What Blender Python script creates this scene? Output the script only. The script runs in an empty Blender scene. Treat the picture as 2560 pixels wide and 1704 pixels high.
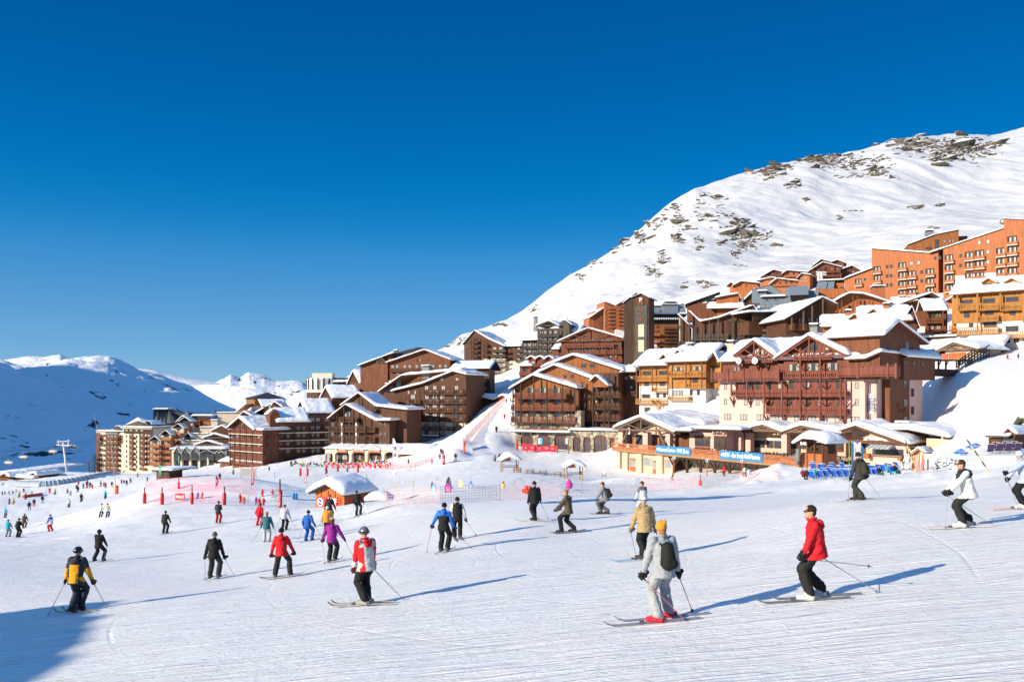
import bpy, bmesh, math, random
import numpy as np
from mathutils import Vector, Matrix
from math import radians as R, sin, cos, pi, sqrt
random.seed(7); rng = np.random.default_rng(11)
scene = bpy.context.scene
col = scene.collection
# ---------------------------------------------------------------- camera, sky, sun, exposure
F = 2133.0; CX = 1280.0; HY = 990.0
cd = bpy.data.cameras.new('camera'); cam = bpy.data.objects.new('camera',cd); col.objects.link(cam)
cam.location = (0,0,0); cam.rotation_euler = (R(90),0,0)
cd.sensor_width = 36; cd.lens = 36*F/2560; cd.shift_y = (HY-852)/2560
cd.clip_start = .1; cd.clip_end = 40000
scene.camera = cam
SAZ = Vector((-.85,-.53,0)).normalized(); SEL = R(19.8)
SUN = Vector((SAZ.x*cos(SEL),SAZ.y*cos(SEL),sin(SEL)))
w = bpy.data.worlds.new('World'); scene.world = w; w.use_nodes = True
nt = w.node_tree; nt.nodes.clear()
sky = nt.nodes.new('ShaderNodeTexSky'); sky.sky_type = 'NISHITA'; sky.sun_disc = False
sky.sun_elevation = SEL; sky.sun_rotation = math.atan2(SUN.x,SUN.y)
sky.altitude = 2300; sky.air_density = 1.0; sky.dust_density = 0; sky.ozone_density = 6
hs = nt.nodes.new('ShaderNodeHueSaturation'); hs.inputs['Saturation'].default_value = 1.6
bg = nt.nodes.new('ShaderNodeBackground'); bg.inputs[1].default_value = .07
ow = nt.nodes.new('ShaderNodeOutputWorld')
# clear high-altitude sky: deep blue above, paler towards the horizon
tc = nt.nodes.new('ShaderNodeTexCoord'); sx = nt.nodes.new('ShaderNodeSeparateXYZ'); cr = nt.nodes.new('ShaderNodeValToRGB'); mx = nt.nodes.new('ShaderNodeMix'); mx.data_type = 'RGBA'; mx.inputs[0].default_value = .75
_l = lambda v:(v/255/12.92 if v<11 else((v/255+.055)/1.055)**2.4)/.111/8
cr.color_ramp.interpolation = 'B_SPLINE'
_st = [(0,(142,186,224)),(.042,(134,180,221)),(.089,(108,165,214)),(.157,(58,146,208)),(.202,(10,130,200)),(.267,(0,113,187)),(.347,(0,97,170)),(.43,(0,86,157))]
while len(cr.color_ramp.elements)<len(_st):cr.color_ramp.elements.new(.5)
for e_, (q_,c_)in zip(cr.color_ramp.elements,_st):e_.position = q_; e_.color = (*[_l(v)for v in c_],1)
nt.links.new(tc.outputs['Generated'],sx.inputs[0]); nt.links.new(sx.outputs['Z'],cr.inputs[0]); sc8 = nt.nodes.new('ShaderNodeVectorMath'); sc8.operation = 'SCALE'; sc8.inputs['Scale'].default_value = 8; nt.links.new(cr.outputs[0],sc8.inputs[0]); nt.links.new(sc8.outputs[0],mx.inputs[7])
nt.links.new(sky.outputs[0],hs.inputs['Color']); nt.links.new(hs.outputs[0],mx.inputs[6])
# fuller blue light from the upper sky (above the picture)
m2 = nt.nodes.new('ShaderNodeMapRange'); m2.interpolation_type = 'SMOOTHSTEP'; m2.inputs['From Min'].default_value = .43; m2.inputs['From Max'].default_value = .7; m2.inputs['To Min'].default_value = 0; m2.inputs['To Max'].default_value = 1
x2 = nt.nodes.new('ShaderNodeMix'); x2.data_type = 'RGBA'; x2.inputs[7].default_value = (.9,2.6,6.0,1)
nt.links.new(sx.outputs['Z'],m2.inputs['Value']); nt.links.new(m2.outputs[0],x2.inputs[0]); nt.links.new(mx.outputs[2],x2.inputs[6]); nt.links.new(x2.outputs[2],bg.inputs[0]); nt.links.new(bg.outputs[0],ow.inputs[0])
sd = bpy.data.lights.new('sun','SUN'); sd.energy = 4.6; sd.angle = R(.5); sd.color = (1,.875,.68)
so = bpy.data.objects.new('sun',sd); col.objects.link(so)
so.rotation_euler = SUN.to_track_quat('Z','Y').to_euler()
vs = scene.view_settings; vs.view_transform = 'Standard'; vs.look = 'None'; vs.exposure = .7; vs.gamma = 1; vs.use_curve_mapping = False
scene.render.engine = 'CYCLES'
# ---------------------------------------------------------------- helpers
def P(px,py,d):
 return Vector(((px-CX)/F*d,d,(HY-py)/F*d))
def tag(o,label=None,cat=None,group=None,kind=None):
 if label:o['label'] = label
 if cat:o['category'] = cat
 if group:o['group'] = group
 if kind:o['kind'] = kind
 return o
def empty(name,loc,rz=0,label=None,cat=None,group=None):
 o = bpy.data.objects.new(name,None); col.objects.link(o); o.location = loc; o.rotation_euler = (0,0,rz)
 o.empty_display_size = .3
 return tag(o,label,cat,group)
def meshobj(name,verts,faces,mats,parent=None,mi=None,smooth=False):
 me = bpy.data.meshes.new(name); me.from_pydata([tuple(v)for v in verts],[],faces)
 if not isinstance(mats,(list,tuple)):mats = [mats]
 for m in mats:me.materials.append(m)
 if mi is not None:me.polygons.foreach_set('material_index',mi)
 if smooth:me.polygons.foreach_set('use_smooth',[True]*len(me.polygons))
 me.update()
 o = bpy.data.objects.new(name,me); col.objects.link(o)
 if parent:o.parent = parent
 return o
def copy_tree(o,parent=None):
 c = o.copy(); col.objects.link(c); c.parent = parent
 for ch in o.children:copy_tree(ch,c)
 return c
class MB:
 """collects boxes, bars, tubes and prisms; build() links them as ONE mesh"""
 def __init__(s):s.v = []; s.f = []; s.m = []; s.cur = 0
 def add(s,vs,fs):
  n = len(s.v); s.v+=[tuple(v)for v in vs]; s.f+=[tuple(i+n for i in f)for f in fs]; s.m+=[s.cur]*len(fs); return s
 def box(s,x0,x1,y0,y1,z0,z1):
  return s.add([(x0,y0,z0),(x1,y0,z0),(x1,y1,z0),(x0,y1,z0),(x0,y0,z1),(x1,y0,z1),(x1,y1,z1),(x0,y1,z1)],[(0,3,2,1),(4,5,6,7),(0,1,5,4),(1,2,6,5),(2,3,7,6),(3,0,4,7)])
 def bar(s,a,b,w,h=None,up=(0,0,1)):
  a = Vector(a); b = Vector(b); d = (b-a).normalized(); u = Vector(up)
  if abs(d.dot(u))>.95:u = Vector((0,1,0))
  r = d.cross(u).normalized(); u = r.cross(d); h = h or w; r*=w/2; u*=h/2
  vs = [p+i*r+j*u for p in(a,b)for i,j in((-1,-1),(1,-1),(1,1),(-1,1))]
  return s.add(vs,[(0,1,2,3),(7,6,5,4),(0,4,5,1),(1,5,6,2),(2,6,7,3),(3,7,4,0)])
 def tube(s,pts,rad,n=8,cap=True):
  pts = [Vector(p)for p in pts]
  rad = rad if isinstance(rad,(list,tuple))else[rad]*len(pts)
  vs = []
  for i, p in enumerate(pts):
   d = (pts[min(i+1,len(pts)-1)]-pts[max(i-1,0)]).normalized()
   u = Vector((0,0,1))if abs(d.z)<.9 else Vector((0,1,0))
   r = d.cross(u).normalized(); u = r.cross(d)
   vs+=[p+rad[i]*(cos(2*pi*k/n)*r+sin(2*pi*k/n)*u)for k in range(n)]
  fs = [(i*n+k,i*n+(k+1)%n,(i+1)*n+(k+1)%n,(i+1)*n+k)for i in range(len(pts)-1)for k in range(n)]
  if cap:fs+=[tuple(range(n))[::-1],tuple((len(pts)-1)*n+k for k in range(n))]
  return s.add(vs,fs)
 def prism(s,poly,a0,a1,ax='y'):
  """poly: (a, z) points extruded along y (ax='y') or x (ax='x') or, as (x, y) points, along z"""
  f = {'y':lambda p,a:(p[0],a,p[1]),'x':lambda p,a:(a,p[0],p[1]),'z':lambda p,a:(p[0],p[1],a)}[ax]
  n = len(poly); vs = [f(p,a0)for p in poly]+[f(p,a1)for p in poly]
  return s.add(vs,[tuple(range(n)),tuple(range(2*n-1,n-1,-1))]+[(i,i+n,(i+1)%n+n,(i+1)%n)for i in range(n)])
 def ell(s,c,r,nu=12,nv=8,z0=-1,z1=1):
  vs = []
  for j in range(nv+1):
   t = math.asin(z0)+(math.asin(z1)-math.asin(z0))*j/nv
   vs+=[(c[0]+r[0]*cos(t)*cos(2*pi*i/nu),c[1]+r[1]*cos(t)*sin(2*pi*i/nu),c[2]+r[2]*sin(t))for i in range(nu)]
  fs = [(j*nu+i,j*nu+(i+1)%nu,(j+1)*nu+(i+1)%nu,(j+1)*nu+i)for j in range(nv)for i in range(nu)]
  fs+=[tuple(range(nu))[::-1],tuple(nv*nu+i for i in range(nu))]
  return s.add(vs,fs)
 def mt(s,k):s.cur = k; return s
 def build(s,name,mats,parent=None,smooth=False):
  if not isinstance(mats,(list,tuple)):mats = [mats]
  return meshobj(name,s.v,s.f,mats,parent,s.m if len(mats)>1 else None,smooth)
# vectorised value noise
_pt = rng.integers(0,1<<16,1<<16); _ga = rng.random(1<<16)*2*pi; _gz = rng.random(1<<16)*2-1
_gx = np.cos(_ga)*np.sqrt(1-_gz**2); _gy = np.sin(_ga)*np.sqrt(1-_gz**2)
def vnoise(x,y,z=0.0):
 x = np.asarray(x,float); y = np.asarray(y,float); z = np.zeros_like(x)+z
 xi = np.floor(x).astype(np.int64); yi = np.floor(y).astype(np.int64); zi = np.floor(z).astype(np.int64)
 fx = x-xi; fy = y-yi; fz = z-zi; q = lambda t:t*t*t*(t*(t*6-15)+10); ux, uy, uz = q(fx), q(fy), q(fz)
 r = 0
 for i in(0,1):
  for j in(0,1):
   for k in(0,1):
    h = _pt[(_pt[(_pt[(xi+i)&65535]+yi+j)&65535]+zi+k)&65535]
    r = r+(_gx[h]*(fx-i)+_gy[h]*(fy-j)+_gz[h]*(fz-k))*(ux if i else 1-ux)*(uy if j else 1-uy)*(uz if k else 1-uz)
 return r*1.6
def fbm(x,y,z=0.0,oc=5,g=.5,ridged=False):
 a = 1; s = 0; t = 0; q = 1.0
 for i in range(oc):
  n = vnoise(np.asarray(x)*q+17.3*i,np.asarray(y)*q-9.1*i,np.asarray(z)*q)
  if ridged:n = 1-2*np.abs(n)
  s = s+a*n; t+=a; a*=g; q*=2.03
 return s/t
# ---------------------------------------------------------------- materials
MATS = {}
def nodes(m):
 m.use_nodes = True; return m.node_tree, m.node_tree.nodes['Principled BSDF']if 'Principled BSDF' in m.node_tree.nodes else None
def mat(name,c,rough=.7,metal=0,spec=.3,var=.0,scale=(1,1,1),bump=0,bscale=8,c2=None,nscale=1.0):
 """base colour with noise variation between c*(1-var) and c*(1+var) (or c..c2) in object space, optional bump"""
 if name in MATS:return MATS[name]
 m = bpy.data.materials.new(name); nt, b = nodes(m); MATS[name] = m
 b.inputs['Base Color'].default_value = (*c,1); b.inputs['Roughness'].default_value = rough
 b.inputs['Metallic'].default_value = metal; b.inputs['Specular IOR Level'].default_value = spec
 if var or c2 or bump:
  tc = nt.nodes.new('ShaderNodeTexCoord'); mp = nt.nodes.new('ShaderNodeMapping'); mp.inputs['Scale'].default_value = scale
  nt.links.new(tc.outputs['Object'],mp.inputs[0])
  if var or c2:
   n = nt.nodes.new('ShaderNodeTexNoise'); n.inputs['Scale'].default_value = nscale; n.inputs['Detail'].default_value = 6; n.inputs['Roughness'].default_value = .65
   nt.links.new(mp.outputs[0],n.inputs['Vector'])
   cr = nt.nodes.new('ShaderNodeValToRGB'); cr.color_ramp.elements[0].position = .3; cr.color_ramp.elements[1].position = .7
   a = tuple(x*(1-var)for x in c); bb = c2 or tuple(min(1,x*(1+var))for x in c)
   cr.color_ramp.elements[0].color = (*a,1); cr.color_ramp.elements[1].color = (*bb,1)
   nt.links.new(n.outputs['Fac'],cr.inputs[0]); nt.links.new(cr.outputs[0],b.inputs['Base Color'])
  if bump:
   n2 = nt.nodes.new('ShaderNodeTexNoise'); n2.inputs['Scale'].default_value = bscale; n2.inputs['Detail'].default_value = 5
   nt.links.new(mp.outputs[0],n2.inputs['Vector'])
   bp = nt.nodes.new('ShaderNodeBump'); bp.inputs['Strength'].default_value = 1; bp.inputs['Distance'].default_value = bump
   nt.links.new(n2.outputs['Fac'],bp.inputs['Height']); nt.links.new(bp.outputs[0],b.inputs['Normal'])
 return m
def wood(name,c,var=.35):return mat(name,c,.75,var=min(.6,var*1.45),scale=(3.2,3.2,.3),nscale=.9,bump=.02,bscale=3)
def plain(name,c,rough=.7,spec=.3,metal=0):return mat(name,c,rough,metal,spec)
# ---------------------------------------------------------------- snow terrain: height from contact points (px, py, depth)
GP = []
for d in(2.5,6,11,16,22):
 for px in(-900,-200,500,1200,1900,2600,3300):
  x = (px-CX)/F*d; GP.append((px,d,-2.9+.105*x-.075*d))
for px, py, d in[(1110,1378,30),(2148,1248,30),(535,1445,31.5),(1405,1330,34),(1335,1300,37),(1510,1287,40),(250,1402,44),(412,1333,64),(540,1305,70),(890,1290,63),(770,1352,46),(640,1313,64),(710,1322,59),(667,1354,48),(120,1325,93),(45,1342,80),(262,1292,101),(20,1290,133),(130,1240,207),(203,1252,155),(330,1226,185),(360,1262,92),(480,1264,88),(560,1262,86),(-400,1330,100),(-400,1250,200),(-400,1215,340),(-500,1380,50),(860,1264,70),(930,1263,66),(830,1268,88),(950,1266,88),(860,1240,112),(1000,1262,62),(1240,1255,60),(1480,1248,56),(1100,1225,92),(1280,1205,112),(1330,1232,84),(640,1240,110),(700,1200,150),(1275,1179,136),(1435,1203,123),(1640,1215,105),(1750,1207,100),(1240,1155,168),(950,1195,160),(820,1185,172),(650,1197,183),(548,1199,180),(1000,1166,190),(1555,1176,156),(1400,1135,186),(1810,1192,123),(1700,1184,140),(1900,1196,112),(1640,1165,160),(1650,1236,80),(1850,1228,70),(2060,1225,62),(1985,1200,92),(2090,1198,86),(2200,1202,83),(2295,1180,84),(2250,1168,108),(2150,1172,112),(1990,1178,112),(2450,1190,70),(2480,1150,74),(2450,1133,82),(2540,1131,81),(2700,1130,80),(2900,1160,60),(2470,1192,42),(2350,1235,36),(2000,1262,46),(1700,1262,48),(330,1185,345),(168,1178,335),(100,1212,225),(40,1203,275),(-100,1205,300),(300,1197,220),(400,1196,205),(500,1183,250),(440,1180,330),(600,1170,252),(700,1152,260),(815,1140,250),(760,1172,215),(900,1166,222),(1060,1115,236),(1130,1092,242),(1150,1108,200),(1190,1060,225),(1190,1112,190),(1245,1082,196),(1262,1005,248),(1200,1016,258),(1210,948,325),(1250,965,290),(1120,985,330),(1290,1128,198),(1540,1122,193),(1310,945,240),(1450,925,275),(1520,850,330),(1640,880,290),(1800,888,262),(1600,1028,186),(1700,1018,182),(1790,1000,178),(1650,1130,165),(1750,1160,150),(1900,1170,138),(2050,1170,130),(2180,1165,124),(2300,1158,118),(1800,1110,162),(2050,1120,155),(2280,1110,150),(2200,890,226),(1990,880,240),(2300,762,262),(2560,730,240),(2120,790,280),(2450,890,186),(2360,902,170),(2560,905,160),(2560,1040,100),(2450,1098,104),(2400,1090,122),(2370,1020,150),(2400,960,150),(2560,980,130),(1980,722,410),(1850,740,420),(2700,880,160),(2900,1040,90),(3200,900,160),(3200,720,300),(2900,720,270),(600,1120,420),(900,1040,420),(300,1190,430),(0,1215,430),(-400,1230,430),(1080,945,420),(1300,860,430),(1600,780,430),(1950,705,440),(2300,668,440),(2700,600,440),(3200,560,440),(1200,945,360),(2000,760,340)]:
 GP.append((px,d,(HY-py)/F*d))
GP = np.array(GP)
def _uv(px,d):return np.stack([np.asarray(px,float)/420.0,np.log(np.asarray(d,float))*2.2],-1)
def _k(r2):return np.where(r2>0,.5*r2*np.log(np.maximum(r2,1e-12)),0)
_C = _uv(GP[:,0],GP[:,1]); _n = len(_C)
_r2 = ((_C[:,None]-_C[None])**2).sum(-1)
# interpolate the tangent of elevation (smooth in image space)
_T = GP[:,2]/GP[:,1]
A_ = np.zeros((_n+3,_n+3)); A_[:_n,:_n] = _k(_r2)+np.eye(_n)*.02; A_[:_n,_n] = 1; A_[:_n,_n+1:] = _C; A_[_n,:_n] = 1; A_[_n+1:,:_n] = _C.T
_w = np.linalg.solve(A_,np.concatenate([_T,[0,0,0]]))
BUMPS = []
def gh_pd(px,d):
 px = np.clip(np.asarray(px,float),-900,3300); d = np.asarray(d,float)
 sh = px.shape; q = _uv(px.ravel(),np.broadcast_to(d,sh).ravel()); out = np.empty(len(q))
 for i in range(0,len(q),20000):
  c = q[i:i+20000]; r2 = ((c[:,None]-_C[None])**2).sum(-1)
  out[i:i+20000] = _k(r2)@_w[:_n]+_w[_n]+c@_w[_n+1:]
 return out.reshape(sh)*d
def add_bumps(x,y,z):
 for bx, by, rx, ry, h, a in BUMPS:
  u = ((x-bx)*cos(a)+(y-by)*sin(a))/rx; v = (-(x-bx)*sin(a)+(y-by)*cos(a))/ry
  z = z+h*np.exp(-(u*u+v*v)**1.5)
 return z
def gh(x,y):
 x = float(x); y = max(float(y),2.0)
 return float(add_bumps(np.array([x]),np.array([y]),gh_pd(np.array([CX+x/y*F]),np.array([y])))[0])
_dd = np.exp(np.linspace(math.log(3),math.log(430),1400))
def hit(px,py,dmin=3,dmax=430):
 """first point where the ray through a pixel meets the ground"""
 ds = _dd[(_dd>dmin)&(_dd<dmax)]; x = (px-CX)/F*ds
 g = add_bumps(x,ds,gh_pd(np.full_like(ds,px),ds)); ray = (HY-py)/F*ds
 i = np.argmax(ray<g)if(ray<g).any()else len(ds)-1
 i = max(i,1); a = (ray[i-1]-g[i-1]); b = (ray[i]-g[i]); t = a/(a-b)if a!=b else 0
 d = ds[i-1]+(ds[i]-ds[i-1])*min(max(t,0),1)
 return Vector(((px-CX)/F*d,d,gh((px-CX)/F*d,d)))
def bump_at(px,d,rx,ry,h,a=0):BUMPS.append(((px-CX)/F*d,d,rx,ry,h,a))
bump_at(460,104,16,9,1.5); bump_at(600,100,12,6,1.3); bump_at(1958,97,5.5,4,.95,.2); bump_at(1930,100,4,3,.6)
for i in range(26):bump_at(rng.uniform(1860,2120),rng.uniform(90,103),rng.uniform(.4,1.1),rng.uniform(.4,.9),rng.uniform(.12,.4))
for i in range(40):bump_at(rng.uniform(2000,2480),rng.uniform(64,78),rng.uniform(.3,.8),rng.uniform(.3,.7),rng.uniform(.06,.25))
bump_at(1128,176,3.2,6,1.9); bump_at(1142,190,3,7,1.5); bump_at(1570,122,5,3,.9)
bump_at(2290,66,12,3.2,.75,.1); bump_at(2480,60,3.5,3,.7); bump_at(2180,70,8,2.4,.55)
for i in range(60):
 px = rng.uniform(-300,2700); d = math.exp(rng.uniform(math.log(60),math.log(110))); s = d/60
 bump_at(px,d,rng.uniform(.8,2.4)*s,rng.uniform(.6,1.4)*s,rng.uniform(.04,.16)*s)
def grid_faces(nr,nc):
 i = np.arange(nr-1)[:,None]*nc+np.arange(nc-1)[None]
 return np.stack([i,i+1,i+nc+1,i+nc],-1).reshape(-1,4)
def grid_mesh(name,X,Y,Z,m,attr=None):
 nr, nc = X.shape; me = bpy.data.meshes.new(name)
 me.vertices.add(nr*nc); me.vertices.foreach_set('co',np.stack([X,Y,Z],-1).reshape(-1).astype(np.float32))
 f = grid_faces(nr,nc); me.loops.add(f.size); me.loops.foreach_set('vertex_index',f.reshape(-1).astype(np.int32))
 me.polygons.add(len(f)); me.polygons.foreach_set('loop_start',np.arange(0,f.size,4,dtype=np.int32))
 me.polygons.foreach_set('use_smooth',np.ones(len(f),bool))
 me.materials.append(m); me.update(calc_edges=True); me.validate()
 if attr is not None:
  a = me.attributes.new('rock','FLOAT','POINT'); a.data.foreach_set('value',attr.reshape(-1).astype(np.float32))
 o = bpy.data.objects.new(name,me); col.objects.link(o); return o
def snow_ground_mat():
 m = bpy.data.materials.new('piste_snow'); nt, b = nodes(m); N = nt.nodes; L = nt.links
 b.inputs['Roughness'].default_value = .55; b.inputs['Specular IOR Level'].default_value = .25
 tc = N.new('ShaderNodeTexCoord')
 def noise(sc,rot,s,det=6,ro=.6,dist=0):
  mp = N.new('ShaderNodeMapping'); mp.inputs['Rotation'].default_value = (0,0,rot); mp.inputs['Scale'].default_value = sc
  n = N.new('ShaderNodeTexNoise'); n.inputs['Scale'].default_value = s; n.inputs['Detail'].default_value = det; n.inputs['Roughness'].default_value = ro; n.inputs['Distortion'].default_value = dist
  L.new(tc.outputs['Object'],mp.inputs[0]); L.new(mp.outputs[0],n.inputs['Vector']); return n.outputs['Fac']
 def math_(op,a,bv):
  q = N.new('ShaderNodeMath'); q.operation = op
  for i, x in enumerate((a,bv)):
   if hasattr(x,'default_value'):L.new(x,q.inputs[i])
   else:q.inputs[i].default_value = x
  return q.outputs[0]
 def ramp(x,a,c):
  r = N.new('ShaderNodeMapRange'); r.inputs['From Min'].default_value = a; r.inputs['From Max'].default_value = c; L.new(x,r.inputs['Value']); return r.outputs[0]
 tr1 = ramp(noise((.16,3.2,1),R(-6),1.5,5,.6,1.1),.5,.7)
 tr2 = ramp(noise((.14,4.0,1),R(13),1.2,4,.6,1.4),.52,.68)
 tr3 = ramp(noise((.2,3.5,1),R(-38),1.1,4,.5,1.6),.56,.66)
 fine = noise((1,1,1),0,7,8,.7); clod = ramp(noise((1,1.6,1),0,3.2,5,.7),.6,.75)
 def arcs(cx,cy,sc,w,dist):
  mp = N.new('ShaderNodeMapping'); mp.inputs['Location'].default_value = (cx,cy,0); wv = N.new('ShaderNodeTexWave'); wv.wave_type = 'RINGS'; wv.rings_direction = 'Z'; wv.inputs['Scale'].default_value = sc; wv.inputs['Distortion'].default_value = dist; wv.inputs['Detail'].default_value = 2; wv.inputs['Detail Scale'].default_value = .12
  L.new(tc.outputs['Object'],mp.inputs[0]); L.new(mp.outputs[0],wv.inputs['Vector']); return ramp(wv.outputs['Fac'],w,1)
 ar = math_('ADD',arcs(14,-24,.11,.9965,9),arcs(-18,-30,.09,.997,12))
 ar = math_('MULTIPLY',ar,ramp(noise((1,1,1),0,.12,2),.42,.58))
 h = math_('ADD',math_('MULTIPLY',tr1,.035),math_('MULTIPLY',tr2,.03))
 h = math_('SUBTRACT',math_('ADD',h,math_('MULTIPLY',tr3,.032)),math_('MULTIPLY',ar,.012)); h = math_('ADD',h,math_('MULTIPLY',fine,.05)); h = math_('ADD',h,math_('MULTIPLY',clod,.045))
 bp = N.new('ShaderNodeBump'); bp.inputs['Strength'].default_value = .9; bp.inputs['Distance'].default_value = 1
 L.new(h,bp.inputs['Height']); L.new(bp.outputs[0],b.inputs['Normal'])
 cr = N.new('ShaderNodeValToRGB'); cr.color_ramp.elements[0].color = (.88,.875,.85,1); cr.color_ramp.elements[1].color = (.95,.94,.91,1)
 L.new(fine,cr.inputs[0]); L.new(cr.outputs[0],b.inputs['Base Color'])
 return m
pxs = np.concatenate([[-6000,-4000,-2600,-1800,-1300,-900],np.arange(-600,-40,24),np.arange(-40,2600,4.5),np.arange(2600,3200,24),[3500,4000,5000,7000]])
ds = np.concatenate([[-1.0,.8],np.exp(np.linspace(math.log(2.2),math.log(470),520))])
PX, D = np.meshgrid(pxs,ds); X = (PX-CX)/F*np.maximum(D,1.2)
Z = gh_pd(PX,np.maximum(D,2.2))
Z = add_bumps(X,D,Z)
am = np.interp(D,[2,40,60,110,200,430],[.025,.03,.10,.12,.25,.6])
Z = Z+am*fbm(X/2.3,D/2.3,oc=3)+np.interp(D,[2,20,60,430],[.02,.05,.12,.5])*fbm(X/14,D/14,oc=2)
ground = grid_mesh('snow_ground',X,D,Z,snow_ground_mat()); tag(ground,'trodden snow of the ski piste with long scraped tracks','snow',kind='structure')
# ---------------------------------------------------------------- mountains
def mountain_mat(name,rockc=(.17,.145,.11),bs=.08,bd=6,snowc=(.62,.625,.635)):
 m = bpy.data.materials.new(name); nt, b = nodes(m); N = nt.nodes; L = nt.links
 b.inputs['Roughness'].default_value = .7; b.inputs['Specular IOR Level'].default_value = .15
 at = N.new('ShaderNodeAttribute'); at.attribute_name = 'rock'
 tc = N.new('ShaderNodeTexCoord'); n = N.new('ShaderNodeTexNoise'); n.inputs['Scale'].default_value = bs; n.inputs['Detail'].default_value = 9; n.inputs['Roughness'].default_value = .7
 L.new(tc.outputs['Object'],n.inputs['Vector'])
 ad = N.new('ShaderNodeMath'); ad.operation = 'ADD'; L.new(at.outputs['Fac'],ad.inputs[0])
 mu = N.new('ShaderNodeMapRange'); mu.inputs['To Min'].default_value = -.45; mu.inputs['To Max'].default_value = .45; mu.inputs['From Min'].default_value = .3; mu.inputs['From Max'].default_value = .7
 L.new(n.outputs['Fac'],mu.inputs['Value']); L.new(mu.outputs[0],ad.inputs[1])
 mr = N.new('ShaderNodeMapRange'); mr.inputs['From Min'].default_value = .37; mr.inputs['From Max'].default_value = .45; L.new(ad.outputs[0],mr.inputs['Value'])
 cr = N.new('ShaderNodeValToRGB'); cr.color_ramp.elements[0].position = .35; cr.color_ramp.elements[1].position = .65
 cr.color_ramp.elements[0].color = (*[c*.35 for c in rockc],1); cr.color_ramp.elements[1].color = (*[c*1.5 for c in rockc],1)
 n2 = N.new('ShaderNodeTexNoise'); n2.inputs['Scale'].default_value = bs*5; n2.inputs['Detail'].default_value = 5; L.new(tc.outputs['Object'],n2.inputs['Vector']); L.new(n2.outputs['Fac'],cr.inputs[0])
 mx = N.new('ShaderNodeMix'); mx.data_type = 'RGBA'; L.new(mr.outputs[0],mx.inputs[0]); mx.inputs[6].default_value = (*snowc,1); L.new(cr.outputs[0],mx.inputs[7])
 L.new(mx.outputs[2],b.inputs['Base Color'])
 bp = N.new('ShaderNodeBump'); bp.inputs['Distance'].default_value = bd; bp.inputs['Strength'].default_value = .5; L.new(n.outputs['Fac'],bp.inputs['Height']); L.new(bp.outputs[0],b.inputs['Normal'])
 return m
def interp(px,pts):
 a = np.array(pts,float); return np.interp(px,a[:,0],a[:,1])
RIDGE = [(600,1120),(640,1085),(700,1010),(760,968),(800,952),(900,930),(1040,905),(1087,880),(1120,868),(1152,842),(1239,810),(1304,777),(1369,730),(1445,679),(1500,644),(1554,608),(1608,565),(1662,516),(1738,469),(1790,450),(1847,435),(1900,423),(1956,407),(2021,393),(2080,392),(2157,375),(2200,362),(2238,350),(2303,342),(2390,335),(2477,337),(2560,318),(2800,285),(3400,250)]
BASE = [(600,1180),(750,1110),(900,1060),(1100,990),(1250,925),(1450,850),(1700,800),(1950,735),(2150,700),(2400,660),(2600,620),(3400,560)]
pxs = np.concatenate([np.arange(640,2620,2.0),np.arange(2620,3400,20)]); t = np.concatenate([np.linspace(0,1,330),np.linspace(1.01,1.3,20)])
PX, Tt = np.meshgrid(pxs,t)
dr = interp(PX,[(600,700),(1087,900),(1554,1150),(2000,1450),(2560,1700),(3400,1900)]); db = interp(PX,[(900,400),(1250,400),(1600,430),(3400,450)])
yr = interp(PX,RIDGE); yb = interp(PX,BASE)+22
def smooth_x(A,n):
 k = np.hanning(2*n+1); k/=k.sum(); r = np.pad(A[0],n,mode='edge'); return np.broadcast_to(np.convolve(r,k,'valid'),A.shape)
nm = (PX[0]<2618).sum()
def sm(A,n):B = A.copy(); B[:,:nm] = smooth_x(A[:,:nm],n); return B
dr = sm(dr,70); db = sm(db,70); yb = sm(yb,50); yrs = sm(yr,45); kk = np.clip(Tt,0,1)**5; yr = yrs*(1-kk)+yr*kk
# profile: how far up the picture the surface has climbed for a fraction of the way back
s1 = np.interp(Tt,[0,.15,.35,.6,.8,1],[0,.12,.33,.62,.84,1])
s2 = np.interp(Tt,[0,.12,.3,.5,.62,.78,.9,1],[0,.10,.24,.40,.52,.78,.93,1])
k = np.clip((PX-1650)/350,0,1); k = k*k*(3-2*k); s = s1*(1-k)+s2*k
for _ in range(14):s[1:-1] = (s[:-2]+s[1:-1]*2+s[2:])/4
D = db+(dr-db)*Tt**1.25; yy = yb+(yr-yb)*s
Z = (HY-yy)/F*D; over = np.maximum(Tt-1,0); Z = Z-over*900
X = (PX-CX)/F*D
n1 = fbm(X/170,D/170,oc=4); n2 = fbm(X/26,D/26,Z/26,oc=4)
edge = np.clip(Tt*8,0,1)*np.clip((1.06-Tt)*7,0.12,1)
Z = Z+edge*(n1*15+n2*1.3+3*fbm(X/55+D/160,D/260,oc=3,ridged=True)*k+5*fbm(X/40,D/120,oc=3)*(1-k))
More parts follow.
